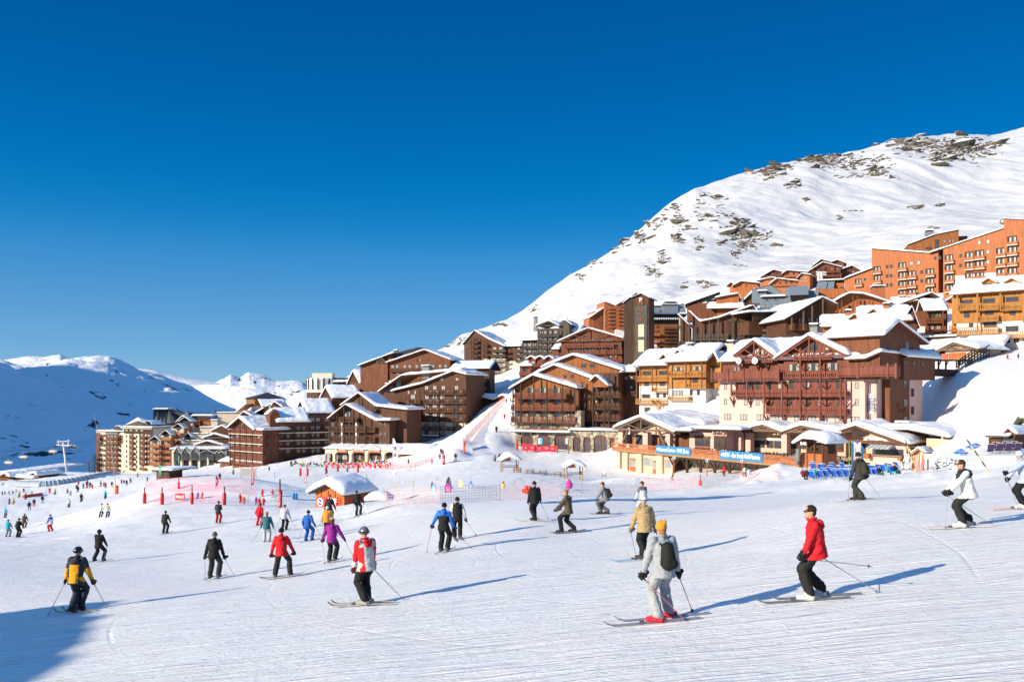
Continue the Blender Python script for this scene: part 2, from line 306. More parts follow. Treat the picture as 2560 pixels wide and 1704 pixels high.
ROCKS = [(2085,402,52,20,.75),(2290,362,80,26,.95),(2410,372,70,30,1.0),(2350,395,60,14,.7),(2180,400,60,14,.5),(2130,415,90,16,.55),(2030,398,36,12,.8),(1925,435,30,18,.95),(1890,428,28,10,.6),(1985,460,22,12,1),(1950,420,40,10,.6),(2150,440,60,10,.5),(2190,432,30,12,.8),(2480,362,30,12,.4),(1605,592,18,24,.9),(1630,560,22,12,.5),(1690,515,18,12,.8),(1700,545,20,14,.8),(1655,555,14,18,.7),(1758,538,24,12,.6),(1745,510,10,8,.4),(1850,560,20,14,.9),(1840,582,30,20,1.0),(1855,562,34,12,.7),(1693,596,18,14,.9),(1745,600,14,12,.8),(1750,618,8,8,.8),(1865,605,30,26,.9),(1840,635,16,12,.8),(1910,594,26,14,.6),(1950,615,10,6,.7),(1655,640,16,12,.7),(1660,655,12,8,.6),(1630,678,30,14,.7),(1640,690,16,8,.6),(1765,712,22,10,.8),(1720,710,16,8,.4),(1560,606,14,18,.7),(1540,622,12,12,.4),(1850,664,12,5,.7),(1795,495,20,8,.4),(1770,485,30,6,.4),(2015,500,16,5,.3),(2100,545,7,5,.9),(1610,520,20,10,.4),(1650,495,20,10,.3),(1800,605,10,8,.5),(1700,560,30,30,.35),(1800,540,60,30,.25),(1440,690,25,10,.55),(1330,770,20,8,.4),(1480,655,20,12,.5),(2130,530,40,8,.15),(2330,570,10,5,.6),(2345,515,10,4,.5),(1150,850,40,14,.5),(1140,862,24,8,.6),(1260,812,14,6,.5),(1300,850,30,6,.3),(2290,520,8,4,.5),(2230,445,25,8,.4)]
YY = HY-Z/D*F
mask = np.full(PX.shape,-.6)
for cx, cy, rx, ry, a in ROCKS:
 q = ((PX-cx)/rx)**2+((YY-cy)/ry)**2
 mask = np.maximum(mask,a*np.exp(-q*.9)*1.1-.52)
# low, broken rock bands
st = fbm(PX/15+YY/22,(YY-PX*.12)/4.5,oc=4,g=.6); st2 = fbm(PX/5+9,YY/3,oc=3,g=.7)
rock = np.where(Tt<=1.02,mask*.9+.06+1.0*st+.55*st2,0)
rk = np.clip((rock-.3)*5,0,1)*(edge)
Z = Z+rk*(1.6+2.4*fbm(X/9,D/9,Z/9,oc=3))
mount = grid_mesh('mountain',X,D,Z,mountain_mat('mountain_snow',rockc=(.15,.13,.1),bs=.12,bd=2.2),np.clip(rock,0,1.2))
rmb = MB(); rv = []; rf = []; colx = PX[0]
_ic = bmesh.new(); bmesh.ops.create_icosphere(_ic,subdivisions=1,radius=1); icv = np.array([v.co[:]for v in _ic.verts]); icf = [tuple(v.index for v in f.verts)for f in _ic.faces]; _ic.free()
vis = Tt[:,0]<=1.0; YV = YY[vis]
for cx, cy, rx, ry, a in ROCKS:
 for _i in range(int(6+a*rx*ry*.07)):
  qx, qy = rng.normal(cx,rx*.5), rng.normal(cy,ry*.5); j = int(np.argmin(np.abs(colx-qx))); i = int(np.argmin(np.abs(YV[:,j]-qy)))
  if abs(YV[i,j]-qy)>6:continue
  c = np.array([X[i,j],D[i,j],Z[i,j]]); s_ = math.exp(rng.normal(.42,.55))*(.8+.5*a)*D[i,j]/1300
  v = icv*rng.uniform(.55,1.35,icv.shape[0])[:,None]*np.array([rng.uniform(1.2,2.6),rng.uniform(.8,1.4),rng.uniform(.5,1.0)])*s_; th = rng.uniform(-.5,.5); tl = rng.uniform(-.35,.35)
  v = np.stack([v[:,0]*cos(th)-v[:,1]*math.sin(th),v[:,0]*math.sin(th)+v[:,1]*cos(th),v[:,2]+v[:,0]*tl],-1)+c+np.array([0,0,.1*s_]); n0 = len(rv); rv+=[tuple(r)for r in v]; rf+=[tuple(k_+n0 for k_ in f)for f in icf]
rkm = bpy.data.materials.new('outcrop_rock'); nt_, b_ = nodes(rkm); b_.inputs['Roughness'].default_value = .9; N_ = nt_.nodes; ge = N_.new('ShaderNodeNewGeometry'); sx_ = N_.new('ShaderNodeSeparateXYZ'); nt_.links.new(ge.outputs['Normal'],sx_.inputs[0]); mr_ = N_.new('ShaderNodeMapRange'); mr_.inputs['From Min'].default_value = .6; mr_.inputs['From Max'].default_value = .8; nt_.links.new(sx_.outputs['Z'],mr_.inputs['Value'])
nn_ = N_.new('ShaderNodeTexNoise'); nn_.inputs['Scale'].default_value = .3; nn_.inputs['Detail'].default_value = 6; tc_ = N_.new('ShaderNodeTexCoord'); nt_.links.new(tc_.outputs['Object'],nn_.inputs['Vector']); cr_ = N_.new('ShaderNodeValToRGB'); cr_.color_ramp.elements[0].position = .35; cr_.color_ramp.elements[1].position = .68; cr_.color_ramp.elements[0].color = (.035,.03,.025,1); cr_.color_ramp.elements[1].color = (.17,.14,.1,1); nt_.links.new(nn_.outputs['Fac'],cr_.inputs[0])
mx_ = N_.new('ShaderNodeMix'); mx_.data_type = 'RGBA'; nt_.links.new(mr_.outputs[0],mx_.inputs[0]); nt_.links.new(cr_.outputs[0],mx_.inputs[6]); mx_.inputs[7].default_value = (.7,.71,.72,1); nt_.links.new(mx_.outputs[2],b_.inputs['Base Color'])
tag(meshobj('rock_outcrops',rv,rf,rkm),'brown angular rocks scattered over the mountain ridge and shoulder','rocks',kind='stuff')
tag(mount,'big snowy mountain with brown rock outcrops above the village','mountain',kind='structure')
def lines_mesh(name,lines,pxs,per,amp,nsc,matr,rocka=.2,ridged=False,seed=0.,soft=0):
 """lines: list of (depth, [(px, py)...], noise weight); the surface runs through each line in turn"""
 ts = np.linspace(0,len(lines)-1,per*(len(lines)-1)+1); PX, TT = np.meshgrid(pxs,ts)
 dk = np.array([interp(pxs,l[0])if isinstance(l[0],list)else np.full(len(pxs),float(l[0]))for l in lines])
 zk = np.array([(HY-interp(pxs,l[1]))/F*dk[i]for i,l in enumerate(lines)]); wk = np.array([l[2]for l in lines],float)
 i0 = np.clip(np.floor(ts).astype(int),0,len(lines)-2); f = (ts-i0)[:,None]; fs = f*f*(3-2*f)*.6+f*.4
 D = dk[i0]*(1-f)+dk[i0+1]*f; Z = zk[i0]*(1-fs)+zk[i0+1]*fs; W = (wk[i0][:,None]*(1-f)+wk[i0+1][:,None]*f)
 X = (PX-CX)/F*D
 n = fbm(X/nsc+seed,D/nsc,oc=6,ridged=ridged,g=.5)
 Z = Z+W*amp*n
 r = fbm(X/nsc*5+seed,D/nsc*5,oc=4)*.8+.35*fbm(X/nsc*22+seed,D/nsc*22,oc=3)+rocka-.2*np.ones_like(X)
 return grid_mesh(name,X,D,Z,matr,np.clip(r,0,1))
dm = mountain_mat('far_snow',rockc=(.05,.06,.09),bs=.012,bd=45,snowc=(.8,.82,.85))
# nearer shaded flank across the valley, then the long summit behind it
far1 = lines_mesh('distant_mountains',[([(-900,900),(1300,700)],[(-900,1500),(1300,1400)],0),([(-900,1500),(1300,1300)],[(-900,1215),(0,1200),(300,1195),(900,1180)],.3),(2100,[(-900,1110),(0,1095),(200,1095),(420,1120),(620,1120),(900,1120)],.7),(3000,[(-900,930),(-200,925),(0,935),(60,965),(120,985),(200,1002),(330,1020),(450,1030),(600,1050),(900,1080)],.8),(3500,[(-900,955),(0,958),(120,975),(300,1005),(450,1015),(600,1040),(900,1080)],.95),(4500,[(-900,915),(0,925),(60,925),(110,922),(165,914),(200,918),(270,922),(350,945),(420,957),(480,977),(540,1010),(600,1040),(900,1080)],.7),(4900,[(-900,925),(0,928),(160,920),(270,928),(350,950),(480,980),(600,1045),(900,1080)],.6),(5600,[(-900,900),(-300,892),(0,895),(30,893),(70,888),(110,890),(150,887),(200,902),(240,914),(262,925),(300,935),(400,950),(600,1020),(900,1080)],.3),(6400,[(-900,1100),(900,1300)],0)],np.concatenate([np.arange(-900,-60,30),np.arange(-60,760,2.6)]),42,230,850,dm,.22,seed=3.1)
tag(far1,'shaded snowy mountainside across the valley at left','mountains',kind='structure')
far2 = lines_mesh('distant_hills',[(5800,[(100,1200),(900,1200)],0),(6200,[(100,1060),(400,1010),(470,968),(520,963),(560,962),(620,968),(700,985),(760,1010),(900,1060)],.5),(6700,[(100,1030),(430,968),(470,962),(520,965),(700,990),(760,1015),(900,1080)],.4),(7300,[(100,960),(235,918),(262,916),(300,917),(345,922),(390,927),(420,935),(470,946),(540,955),(620,975),(900,1050)],.3),(8200,[(100,1100),(900,1200)],0)],np.arange(180,900,2.6),40,100,900,dm,.05,seed=8.3)
tag(far2,'sunlit rolling snow hills in the far distance','mountains',kind='structure')
far3 = lines_mesh('distant_peaks',[(9500,[(400,1100),(900,1100)],0),(11000,[(400,990),(540,962),(575,938),(600,950),(622,934),(636,938),(660,945),(690,958),(715,962),(745,963),(900,1010)],1),(12000,[(400,1100),(900,1200)],0)],np.arange(450,860,1.6),70,75,900,dm,.25,ridged=True,seed=5.5)
tag(far3,'row of jagged white peaks on the far horizon','mountains',kind='structure')
# unseen ridge left of frame, shaped to shade the valley floor and far flank
def sunridge():
 n = 260; ys = np.linspace(-3000,5600,n); cols_ = np.array([-1,-.5,0,.5,1.0]);
 YS, C = np.meshgrid(ys,cols_); base = -600.
 Xr = -5200+0*YS
 top = 1130+130*fbm(YS/900,YS*0+2.2,oc=5)+np.interp(YS,[-3000,-2600,-2300,-1000,1700,2200,2950,3600,5600],[-600,700,860,780,600,275,-200,-420,-1500])
 Z = base+(top-base)*(1-np.abs(C)); return grid_mesh('unseen_ridge',Xr+C*1500,YS,Z,dm,np.zeros_like(Xr))
sr = sunridge(); tag(sr,'unseen high ridge beyond the left edge, shaped to shade the valley','mountain',kind='structure')
# ---------------------------------------------------------------- building kit
SNOW = mat('roof_snow',(.8,.82,.85),.6,spec=.2,bump=.12,bscale=.9)
GLASS = mat('window_glass',(.02,.025,.035),.12,spec=.5,c2=(.09,.1,.12),nscale=.4)
CURT = mat('curtained_glass',(.42,.42,.41),.35,spec=.5,c2=(.12,.13,.15),nscale=1.6,scale=(1,1,.25))
CURT2 = mat('bright_curtain',(.27,.27,.26),.4,spec=.5,var=.15,nscale=2)
DARKR = mat('dark_slate',(.05,.05,.055),.5,var=.3)
BRONZE = plain('dark_frame',(.06,.035,.02),.5)
W = dict(red=wood('red_brown_wood',(.15,.052,.028)),redd=wood('red_stained_wood',(.165,.05,.033)),orange=wood('orange_wood',(0.340,0.111,0.037),.22),yellow=wood('honey_wood',(0.340,0.148,0.037),.25),brown=wood('brown_wood',(.082,.034,.018)),dark=wood('dark_wood',(.04,.022,.014)),chest=wood('chestnut_wood',(.145,.052,.024)),ora2=wood('orange_stained_wood',(.37,.125,.05),.18),grey=wood('weathered_wood',(0.074,0.059,0.048)),beam=wood('grey_brown_beam',(0.148,0.096,0.063),.25),pale=wood('pale_timber',(0.311,0.185,0.089),.2))
PINK = mat('pink_render',(.6,.4,.355),.85,var=.05,nscale=.6); CREAM = mat('cream_render',(.62,.55,.42),.85,var=.08,nscale=.5); WHITE = mat('white_render',(.72,.69,.64),.85,var=.06,nscale=.5)
BEIGE = mat('beige_render',(.5,.42,.33),.85,var=.07); TAN = mat('tan_render',(.55,.39,.3),.85,var=.06)
METAL = mat('blue_grey_cladding',(.15,.19,.23),.4,spec=.5,var=.12,scale=(2.5,2.5,.2)); GREYM = mat('grey_metal',(.14,.15,.14),.35,spec=.5,var=.2); CONC = mat('concrete',(.33,.31,.29),.85,var=.15)
def stone_mat():
 m = bpy.data.materials.new('rubble_stone'); nt, b = nodes(m); N = nt.nodes; L = nt.links; b.inputs['Roughness'].default_value = .9
 tc = N.new('ShaderNodeTexCoord'); v = N.new('ShaderNodeTexVoronoi'); v.inputs['Scale'].default_value = 2.2; L.new(tc.outputs['Object'],v.inputs['Vector'])
 cr = N.new('ShaderNodeValToRGB'); cr.color_ramp.elements[0].color = (.1,.085,.06,1); cr.color_ramp.elements[1].color = (.42,.36,.27,1)
 sp = N.new('ShaderNodeSeparateColor'); L.new(v.outputs['Color'],sp.inputs[0]); L.new(sp.outputs[0],cr.inputs[0]); L.new(cr.outputs[0],b.inputs['Base Color'])
 bp = N.new('ShaderNodeBump'); bp.inputs['Distance'].default_value = .12; L.new(v.outputs['Distance'],bp.inputs['Height']); bp.invert = True; L.new(bp.outputs[0],b.inputs['Normal']); return m
STONE = stone_mat(); MATS['rubble_stone'] = STONE
def resample(pts,step):
 out = [pts[0]]
 for a, b in zip(pts[:-1],pts[1:]):
  n = max(1,int(math.hypot(b[0]-a[0],b[1]-a[1])/step))
  out+=[(a[0]+(b[0]-a[0])*k/n,a[1]+(b[1]-a[1])*k/n)for k in range(1,n+1)]
 return out
_winmesh = {}
class Bld:
 """a building: origin at the foot of its front left corner, x along the front, y backwards, z up.
    All picture measures are in the coordinates of a zoom Z=(ox, oy, k): photo px = ox + x/k."""
 def __init__(s,name,label,Z,xl,y,dl,xr,dr,cat='building',group=None,z=None):
  s.Z = Z; s.h = 1e9
  a = P(*s.c(xl,y),dl); b = P(s.c(xr,y)[0],s.c(xr,y)[1],dr); b.z = a.z
  s.O = a; s.rz = math.atan2(b.y-a.y,b.x-a.x); s.w = (b-a).length
  s.root = empty(name,a,s.rz,label,cat,group); s.M = Matrix.Translation(a)@Matrix.Rotation(s.rz,4,'Z'); s.Mi = s.M.inverted()
 def c(s,x,y):return s.Z[0]+x/s.Z[2], s.Z[1]+y/s.Z[2]
 def q(s,x,y,yo=0):
  """local (x, z) where the ray through a picture point meets the plane y=yo"""
  d = s.Mi.to_3x3()@P(*s.c(x,y),1); o = s.Mi@Vector((0,0,0)); t = (yo-o.y)/d.y; p = o+d*t; return p.x, p.z
 def qs(s,x,y,xo):
  d = s.Mi.to_3x3()@P(*s.c(x,y),1); o = s.Mi@Vector((0,0,0)); t = (xo-o.x)/d.x; p = o+d*t; return p.y, p.z
 def mesh(s,mb,name,mats,label=None,smooth=False,parent=None):
  o = mb.build(name,mats,parent or s.root,smooth)
  if label:o['label'] = label
  return o
 def block(s,x0,x1,y0,y1,z0,top,m,ax='y',name='wall',label=None):
  mb = MB()
  if isinstance(top,(int,float)):mb.box(x0,x1,y0,y1,z0,top)
  elif ax=='y':
   pts = sorted(top); mb.prism([(x0,z0),(x1,z0)]+[p for p in pts[::-1]],y0,y1)
  else:
   pts = sorted(top); mb.prism([(y0,z0),(y1,z0)]+[p for p in pts[::-1]],x0,x1,'x')
  return s.mesh(mb,name,m,label)
 def roof(s,pts,a0,a1,ax='y',T=.55,m='dark',th=.22,snow=True,smooth=2,seed=None,rag=.25):
  """slab along the polyline pts [(a, z)] extruded from a0 to a1, with a rounded blanket of snow"""
  m = W[m]if isinstance(m,str)else m
  up = [(p[0],p[1]+th)for p in pts]
  mb = MB(); mb.prism(list(pts)+up[::-1],a0,a1,'y' if ax=='y' else 'x'); rf = s.mesh(mb,'roof',m)
  if not snow:return rf
  L_ = sum(math.hypot(q[0]-p[0],q[1]-p[1])for p,q in zip(pts[:-1],pts[1:])); step = max(.35,L_/44)
  rs = resample(up,step); n = len(rs); zs = np.array([p[1]for p in rs]); xs = np.array([p[0]for p in rs])
  zsm = zs.copy()
  for _ in range(smooth*2):zsm[1:-1] = (zsm[:-2]+2*zsm[1:-1]+zsm[2:])/4
  na = max(4,int((a1-a0)/step)); aa = np.linspace(a0,a1,na+1)
  sl = np.concatenate([[0],np.cumsum(np.hypot(np.diff(xs),np.diff(zs)))]); Lt = sl[-1]
  ed = np.minimum(sl,Lt-sl); ea = np.minimum(aa-a0,a1-aa)
  f = lambda e, wd:np.sqrt(np.clip(1-(1-np.clip(e/wd,0,1))**2,0,1))
  wd = T*1.1; sd = seed if seed is not None else s.O.x*3.1+pts[0][0]
  th_ = T*(.35+.65*f(ed,wd))[:,None]*(.35+.65*f(ea,wd))[None]
  AA, XX = np.meshgrid(aa,xs);
  nz = fbm(XX/3.1+sd,AA/3.1,oc=3); th_ = .88*th_*(1+.5*nz)+rag*.3*T*fbm(XX/1.1+sd,AA/1.1,oc=2)
  th_ = np.maximum(th_,.1)
  ztop = zsm[:,None]+th_; ztop = np.maximum(ztop,zs[:,None]+.08)
        # ragged overhang at the edges
  ov = .1*T+.12; ex = np.zeros_like(XX); ex[0] = -1; ex[-1] = 1; oy = np.zeros_like(XX); oy[:,0] = -1; oy[:,-1] = 1
  rg = 1+rag*2*fbm(XX/1.5+sd+9,AA/1.5,oc=2)
  XT = XX+ex*ov*rg; AT = AA+oy*ov*rg
  nr, nc = XX.shape; V = []; Fc = []
  top = [(x,a,z)for x,a,z in zip(XT.ravel(),AT.ravel(),ztop.ravel())]
  zb = np.repeat(zs[:,None],nc,1)+.012; zb = zb-.10*(np.abs(ex)+np.abs(oy)>0)*T
  bot = [(x,a,z)for x,a,z in zip((XX+ex*ov*.75*rg).ravel(),(AA+oy*ov*.75*rg).ravel(),zb.ravel())]
  V = top+bot; g = grid_faces(nr,nc); Fc = [tuple(int(i)for i in r)for r in g]+[tuple(int(i)+nr*nc for i in r[::-1])for r in g]
  per = [(0,j)for j in range(nc)]+[(i,nc-1)for i in range(1,nr)]+[(nr-1,j)for j in range(nc-2,-1,-1)]+[(i,0)for i in range(nr-2,0,-1)]
  ids = [i*nc+j for i,j in per]
  for p_, q_ in zip(ids,ids[1:]+ids[:1]):Fc.append((p_,p_+nr*nc,q_+nr*nc,q_))
  if ax=='x':V = [(a,x,z)for x,a,z in V]
  o = meshobj('roof_snow',V,Fc,SNOW,rf,smooth=True)
  return rf
 def win(s,x,z,w=1.2,h=1.3,y=0,side='f',kind=None,fm=None,name='window'):
  fm = fm or BRONZE; kind = kind if kind is not None else random.choice([0,1,1,2])
  key = (round(w,1),round(h,1),kind,fm.name)
  if key not in _winmesh:
   w_, h_ = key[0], key[1]; mb = MB(); t = .09
   mb.box(-w_/2,w_/2,-.04,.02,0,t); mb.box(-w_/2,w_/2,-.04,.02,h_-t,h_); mb.box(-w_/2,-w_/2+t,-.04,.02,t,h_-t); mb.box(w_/2-t,w_/2,-.04,.02,t,h_-t)
   n = 1 if w_<.9 else 2 if w_<2.2 else 3
   for i in range(1,n):c = -w_/2+w_*i/n; mb.box(c-.04,c+.04,-.035,.02,t,h_-t)
   mb.mt(1); mb.box(-w_/2+.05,w_/2-.05,-.012,.015,.05,h_-.05)
   if kind==2 and w_>.9:mb.mt(2); mb.box(-w_/2+.06,-w_/2+w_*.3,-.016,.01,.06,h_-.06); mb.box(w_/2-w_*.3,w_/2-.06,-.016,.01,.06,h_-.06)
   me = mb.build('window',[fm,[GLASS,CURT,GLASS][kind],CURT2]); _winmesh[key] = me.data; bpy.data.objects.remove(me)
  o = bpy.data.objects.new(name,_winmesh[key]); col.objects.link(o); o.parent = s.root
  if side=='f':o.location = (x,y,z)
  elif side=='r':o.location = (y,x,z); o.rotation_euler.z = pi/2
  elif side=='l':o.location = (y,x,z); o.rotation_euler.z = -pi/2
  return o
 def wins(s,xs,ys,wpx,hpx,yo=0,kind=None,skip=(),fm=None):
  """grid of windows measured in the picture (centres); yo is the plane of the wall"""
  xm, ym = sum(xs)/len(xs), sum(ys)/len(ys);
  w = abs(s.q(xm+wpx,ym,yo)[0]-s.q(xm,ym,yo)[0]); h = abs(s.q(xm,ym,yo)[1]-s.q(xm,ym+hpx,yo)[1])
  for j, y in enumerate(ys):
   for i, x in enumerate(xs):
    if(i,j)in skip:continue
    s.win(s.q(x,ym,yo)[0],s.q(xm,y,yo)[1]-h/2,w,h,yo,kind=kind,fm=fm)
 def balc(s,x0,x1,z,dep=1.3,y=0,m='redd',style=0,h=1.05,posts=0,name='balcony',closed=True):
  """balcony slab with railing; z is the walking level. style 0 balusters, 1 boarded panel"""
  m = W[m]if isinstance(m,str)else m; mb = MB()
  mb.box(x0,x1,y-dep,y,z-.18,z); mb.box(x0-.02,x1+.02,y-dep-.05,y-dep+.06,z+h-.1,z+h); mb.box(x0,x1,y-dep-.02,y-dep+.04,z+.08,z+.2)
  if style==1:mb.box(x0+.02,x1-.02,y-dep-.005,y-dep+.03,z+.22,z+h-.22)
  else:
   n = max(2,int((x1-x0)/.34))
   for i in range(n):c = x0+(i+.5)*(x1-x0)/n; mb.box(c-.085,c+.085,y-dep-.01,y-dep+.025,z+.2,z+h-.1)
  if dep>.3:
   for xx in(x0,x1-.06):mb.box(xx,xx+.06,y-dep+.06,y-.01,z+h-.12,z+h-.02); mb.box(xx+.01,xx+.04,y-dep+.06,y-.01,z+.05,z+h-.3)
  o = s.mesh(mb,name,m); return o
 def post(s,x,y,z0,z1,t=.24,m='dark',brackets=(),name='post'):
  m = W[m]if isinstance(m,str)else m; mb = MB().box(x-t/2,x+t/2,y-t/2,y+t/2,z0,z1)
  for zb in brackets:
   for sgn in(-1,1):mb.bar((x+sgn*.1,y,zb-.9),(x+sgn*.8,y,zb-.15),.14)
  return s.mesh(mb,name,m)
 def truss(s,x0,xr,x1,ze0,zr,ze1,y,m='beam',tie=None,t=.3,king=True):
  m = W[m]if isinstance(m,str)else m; mb = MB(); zt = tie if tie is not None else min(ze0,ze1)+.3
  mb.bar((x0,y,ze0-.1),(xr,y,zr-.1),.2,t); mb.bar((xr,y,zr-.1),(x1,y,ze1-.1),.2,t)
  f0 = (zt-ze0)/(zr-ze0); f1 = (zt-ze1)/(zr-ze1); a = x0+(xr-x0)*f0; b = x1+(xr-x1)*f1; mb.bar((a,y,zt),(b,y,zt),.22,t)
  if king:
   mb.bar((xr,y,zt),(xr,y,zr),.22);
   for u, v in((a,x0),(b,x1)):mb.bar((xr+(u-xr)*.05,y,zt+.2),(xr+(u-xr)*.5,y,zt+(zr-zt)*.5-.1),.18); mb.bar((xr+(u-xr)*.55,y,zt+.1),(xr+(u-xr)*.75,y,zt+(zr-zt)*.22),.15)
  return s.mesh(mb,'truss',m)
 def chim(s,x,y,z0,z1,w=.9,m=None,name='chimney'):
  mb = MB().box(x-w/2,x+w/2,y-w/2,y+w/2,z0,z1); mb.mt(1).box(x-w/2-.12,x+w/2+.12,y-w/2-.12,y+w/2+.12,z1,z1+.15).box(x-w*.35,x+w*.35,y-w*.35,y+w*.35,z1+.15,z1+.5)
  mb.mt(2).box(x-w/2-.1,x+w/2+.1,y-w/2-.1,y+w/2+.1,z1+.5,z1+.75)
  return s.mesh(mb,name,[m or GREYM,DARKR,SNOW])
def text(body,size,m,parent=None,loc=(0,0,0),rot=(R(90),0,0),name='lettering',ext=.02,bold=.0,align='CENTER',sx=1.0):
 cu = bpy.data.curves.new(name,'FONT'); cu.body = body; cu.size = size; cu.extrude = ext; cu.offset = bold; cu.align_x = align; cu.align_y = 'CENTER'; cu.resolution_u = 2
 t = bpy.data.objects.new(name,cu); col.objects.link(t); dg = bpy.context.evaluated_depsgraph_get(); me = bpy.data.meshes.new_from_object(t.evaluated_get(dg)); bpy.data.objects.remove(t)
 me.materials.clear(); me.materials.append(m); o = bpy.data.objects.new(name,me); col.objects.link(o); o.parent = parent; o.location = loc; o.rotation_euler = rot; o.scale.x = sx
 return o
def lin(a,b,n):return[a+(b-a)*i/(n-1)for i in range(n)]if n>1 else[(a+b)/2]
# ---------------------------------------------------------------- buildings, measured in zooms of the photograph
ZA = (0,850,3.681); ZB = (560,820,3.681); ZC = (1100,780,3.681); ZD = (1500,700,4.204); ZE = (1900,500,3.5636); ZF = (1740,780,3.681); ZG = (1500,980,4.204); ZH = (1960,960,3.92); Z1 = (0,0,1)
def I(b,pts,yo=0):return[b.q(x,y,yo)for x,y in pts]
def gable(b,pts,yo,y1,T=.55,m='dark',wall=None,ins=.9,z0=0,snow=True,truss=None,wl='wall',front=0.,rag=.25,**k):
 """front gable roof through picture points pts (in the plane y=yo), with the wall below it"""
 L = I(b,pts,yo)
 if wall is not None:
  x0, x1 = L[0][0]+ins, L[-1][0]-ins; f = lambda x:float(np.interp(x,[p[0]for p in L],[p[1]for p in L]))-.0
  top = [(x0,f(x0))]+[p for p in L[1:-1]]+[(x1,f(x1))]
  b.block(x0,x1,front,y1-.6,z0,top,wall,name=wl)
 b.roof(L,yo,y1,T=T,m=m,snow=snow,rag=rag)
 if truss:b.truss(L[0][0]+.2,L[1][0],L[-1][0]-.2,L[0][1],L[1][1],L[-1][1],yo+.25,m=truss)
 return L
def shed(b,xl,xr,ye,yr,yo,dep,T=.55,m='dark',back=None,x0=None,x1=None,rag=.25,yback=None):
 """roof whose ridge runs along the front: picture x range, y of the eave and of the ridge"""
 xm = (xl+xr)/2; ze = b.q(xm,ye,yo)[1]; zr = b.q(xm,yr,yo+dep)[1]
 a = b.q(xl,ye,yo)[0]if x0 is None else x0; c = b.q(xr,ye,yo)[0]if x1 is None else x1
 pts = [(yo,ze),(yo+dep,zr),(yo+dep+(back or dep),ze+(0 if yback is None else yback))]
 b.roof(pts,a,c,ax='x',T=T,m=m,rag=rag); return ze, zr, a, c, pts
def balp(b,xl,xr,yt,yb,dep=1.3,yo=0,m='redd',style=0):
 xm = (xl+xr)/2; z = b.q(xm,yb,yo-dep)[1]; h = b.q(xm,yt,yo-dep)[1]-z
 b.balc(b.q(xl,yb,yo-dep)[0],b.q(xr,yb,yo-dep)[0],z,dep,yo,m,style,h)
def posts(b,xs,yt,yb,yo=-1.3,t=.24,m='dark',br=()):
 for i, x in enumerate(xs):
  a = yt[i]if isinstance(yt,(list,tuple))else yt; c = yb[i]if isinstance(yb,(list,tuple))else yb
  u, z1 = b.q(x,a,yo); z0 = b.q(x,c,yo)[1]; b.post(u,yo,z0,z1,t,m,[b.q(x,y,yo)[1]for y in br])
def boxp(b,xl,xr,yt,yb,y0,y1,m,name='wall',**k):
 """box whose front (plane y0) covers a picture rectangle"""
 x0, zt = b.q(xl,yt,y0); x1 = b.q(xr,yt,y0)[0]; zb = b.q((xl+xr)/2,yb,y0)[1]; zt = b.q((xl+xr)/2,yt,y0)[1]
 return b.block(x0,x1,y0,y1,zb,zt,m,name=name,**k)
def flat(b,xl,xr,yt,y0,y1,T=.5,m='dark',th=.3,rag=.25):
 x0, z = b.q(xl,yt,y0); x1, z2 = b.q(xr,yt,y0); z = (z+z2)/2; b.roof([(x0,z),(x1,z)],y0,y1,T=T,m=m,th=th,rag=rag)
# ===== pink hotel ======================================================================================
b = Bld('hotel','large pink and red-brown hotel with long wooden balconies above the restaurant',ZF,215,1090,160,1555,141)
w_ = b.w; zt = b.q(900,622)[1]
b.block(0,w_,0,13,-2,zt,PINK,name='lower_wall');
boxp(b,365,1380,640,790,-.06,.3,W['redd'],'wood_panel'); boxp(b,640,1380,792,940,-.06,.3,W['redd'],'wood_panel')
b.block(.8,w_+1.5,-.1,12,zt+.01,b.q(900,470)[1],W['redd'],name='upper_wall')
boxp(b,1555,1672,610,1075,1.2,12,PINK,'return_wall')
ze = b.q(300,462,-.8)[1]; zr = b.q(900,262,7)[1]
b.roof([(-.9,ze),(7,zr),(15,ze)],b.q(205,460,-.9)[0],b.q(1400,430,-.9)[0]+2,ax='x',T=.8,m='redd')
g1 = gable(b,[(338,408),(528,262),(728,412)],-2.0,6.5,T=.75,m='redd',wall=W['redd'],ins=.5,z0=zt,front=-.15,truss='redd')
g2 = gable(b,[(718,436),(1036,220),(1392,402)],-2.0,8,T=.85,m='redd',wall=W['redd'],ins=.9,z0=zt,front=-.35,truss='redd')
g3 = gable(b,[(1376,440),(1480,438),(1560,434),(1700,372)],-1.6,6,T=.8,m='redd',wall=W['redd'],ins=.4,z0=zt,front=-.2)
balp(b,132,768,540,622,1.8,m='redd',style=1); balp(b,800,1302,545,603,1.6,m='redd'); balp(b,1306,1845,492,585,1.8,m='redd',style=1)
balp(b,325,1378,712,770,1.5); balp(b,638,1380,868,934,1.5); balp(b,896,1250,370,430,1.3,-.35); balp(b,396,706,405,458,1.2,-.15)
posts(b,[960,1143],[330,330],[1000,1000],-1.7,m='redd',br=(470,630,790)); posts(b,[325,470],640,[770,790],-1.5,m='redd'); posts(b,[627,790],640,940,-1.5,m='redd',br=(790,)); posts(b,[1330,1376],610,1000,-1.5,m='redd',br=(790,)); posts(b,[148,296,440,598,762],515,645,-1.8,.3,'redd'); posts(b,[1306,1490,1765,1840],470,610,-1.8,.3,'redd')
mb = MB()
for x, y in((345,775),(500,780),(655,785),(655,938),(815,938),(985,938),(1165,938),(1365,938),(665,462),(425,460),(575,460),(975,432),(1160,432)):
 u, z = b.q(x,y,-.2); b.mesh(MB().bar((u,-.1,z-1.5),(u,-1.45,z-.1),.2,.22).bar((u,-.12,z-1.9),(u,-.12,z-.1),.2,.2),'bracket',W['redd'])
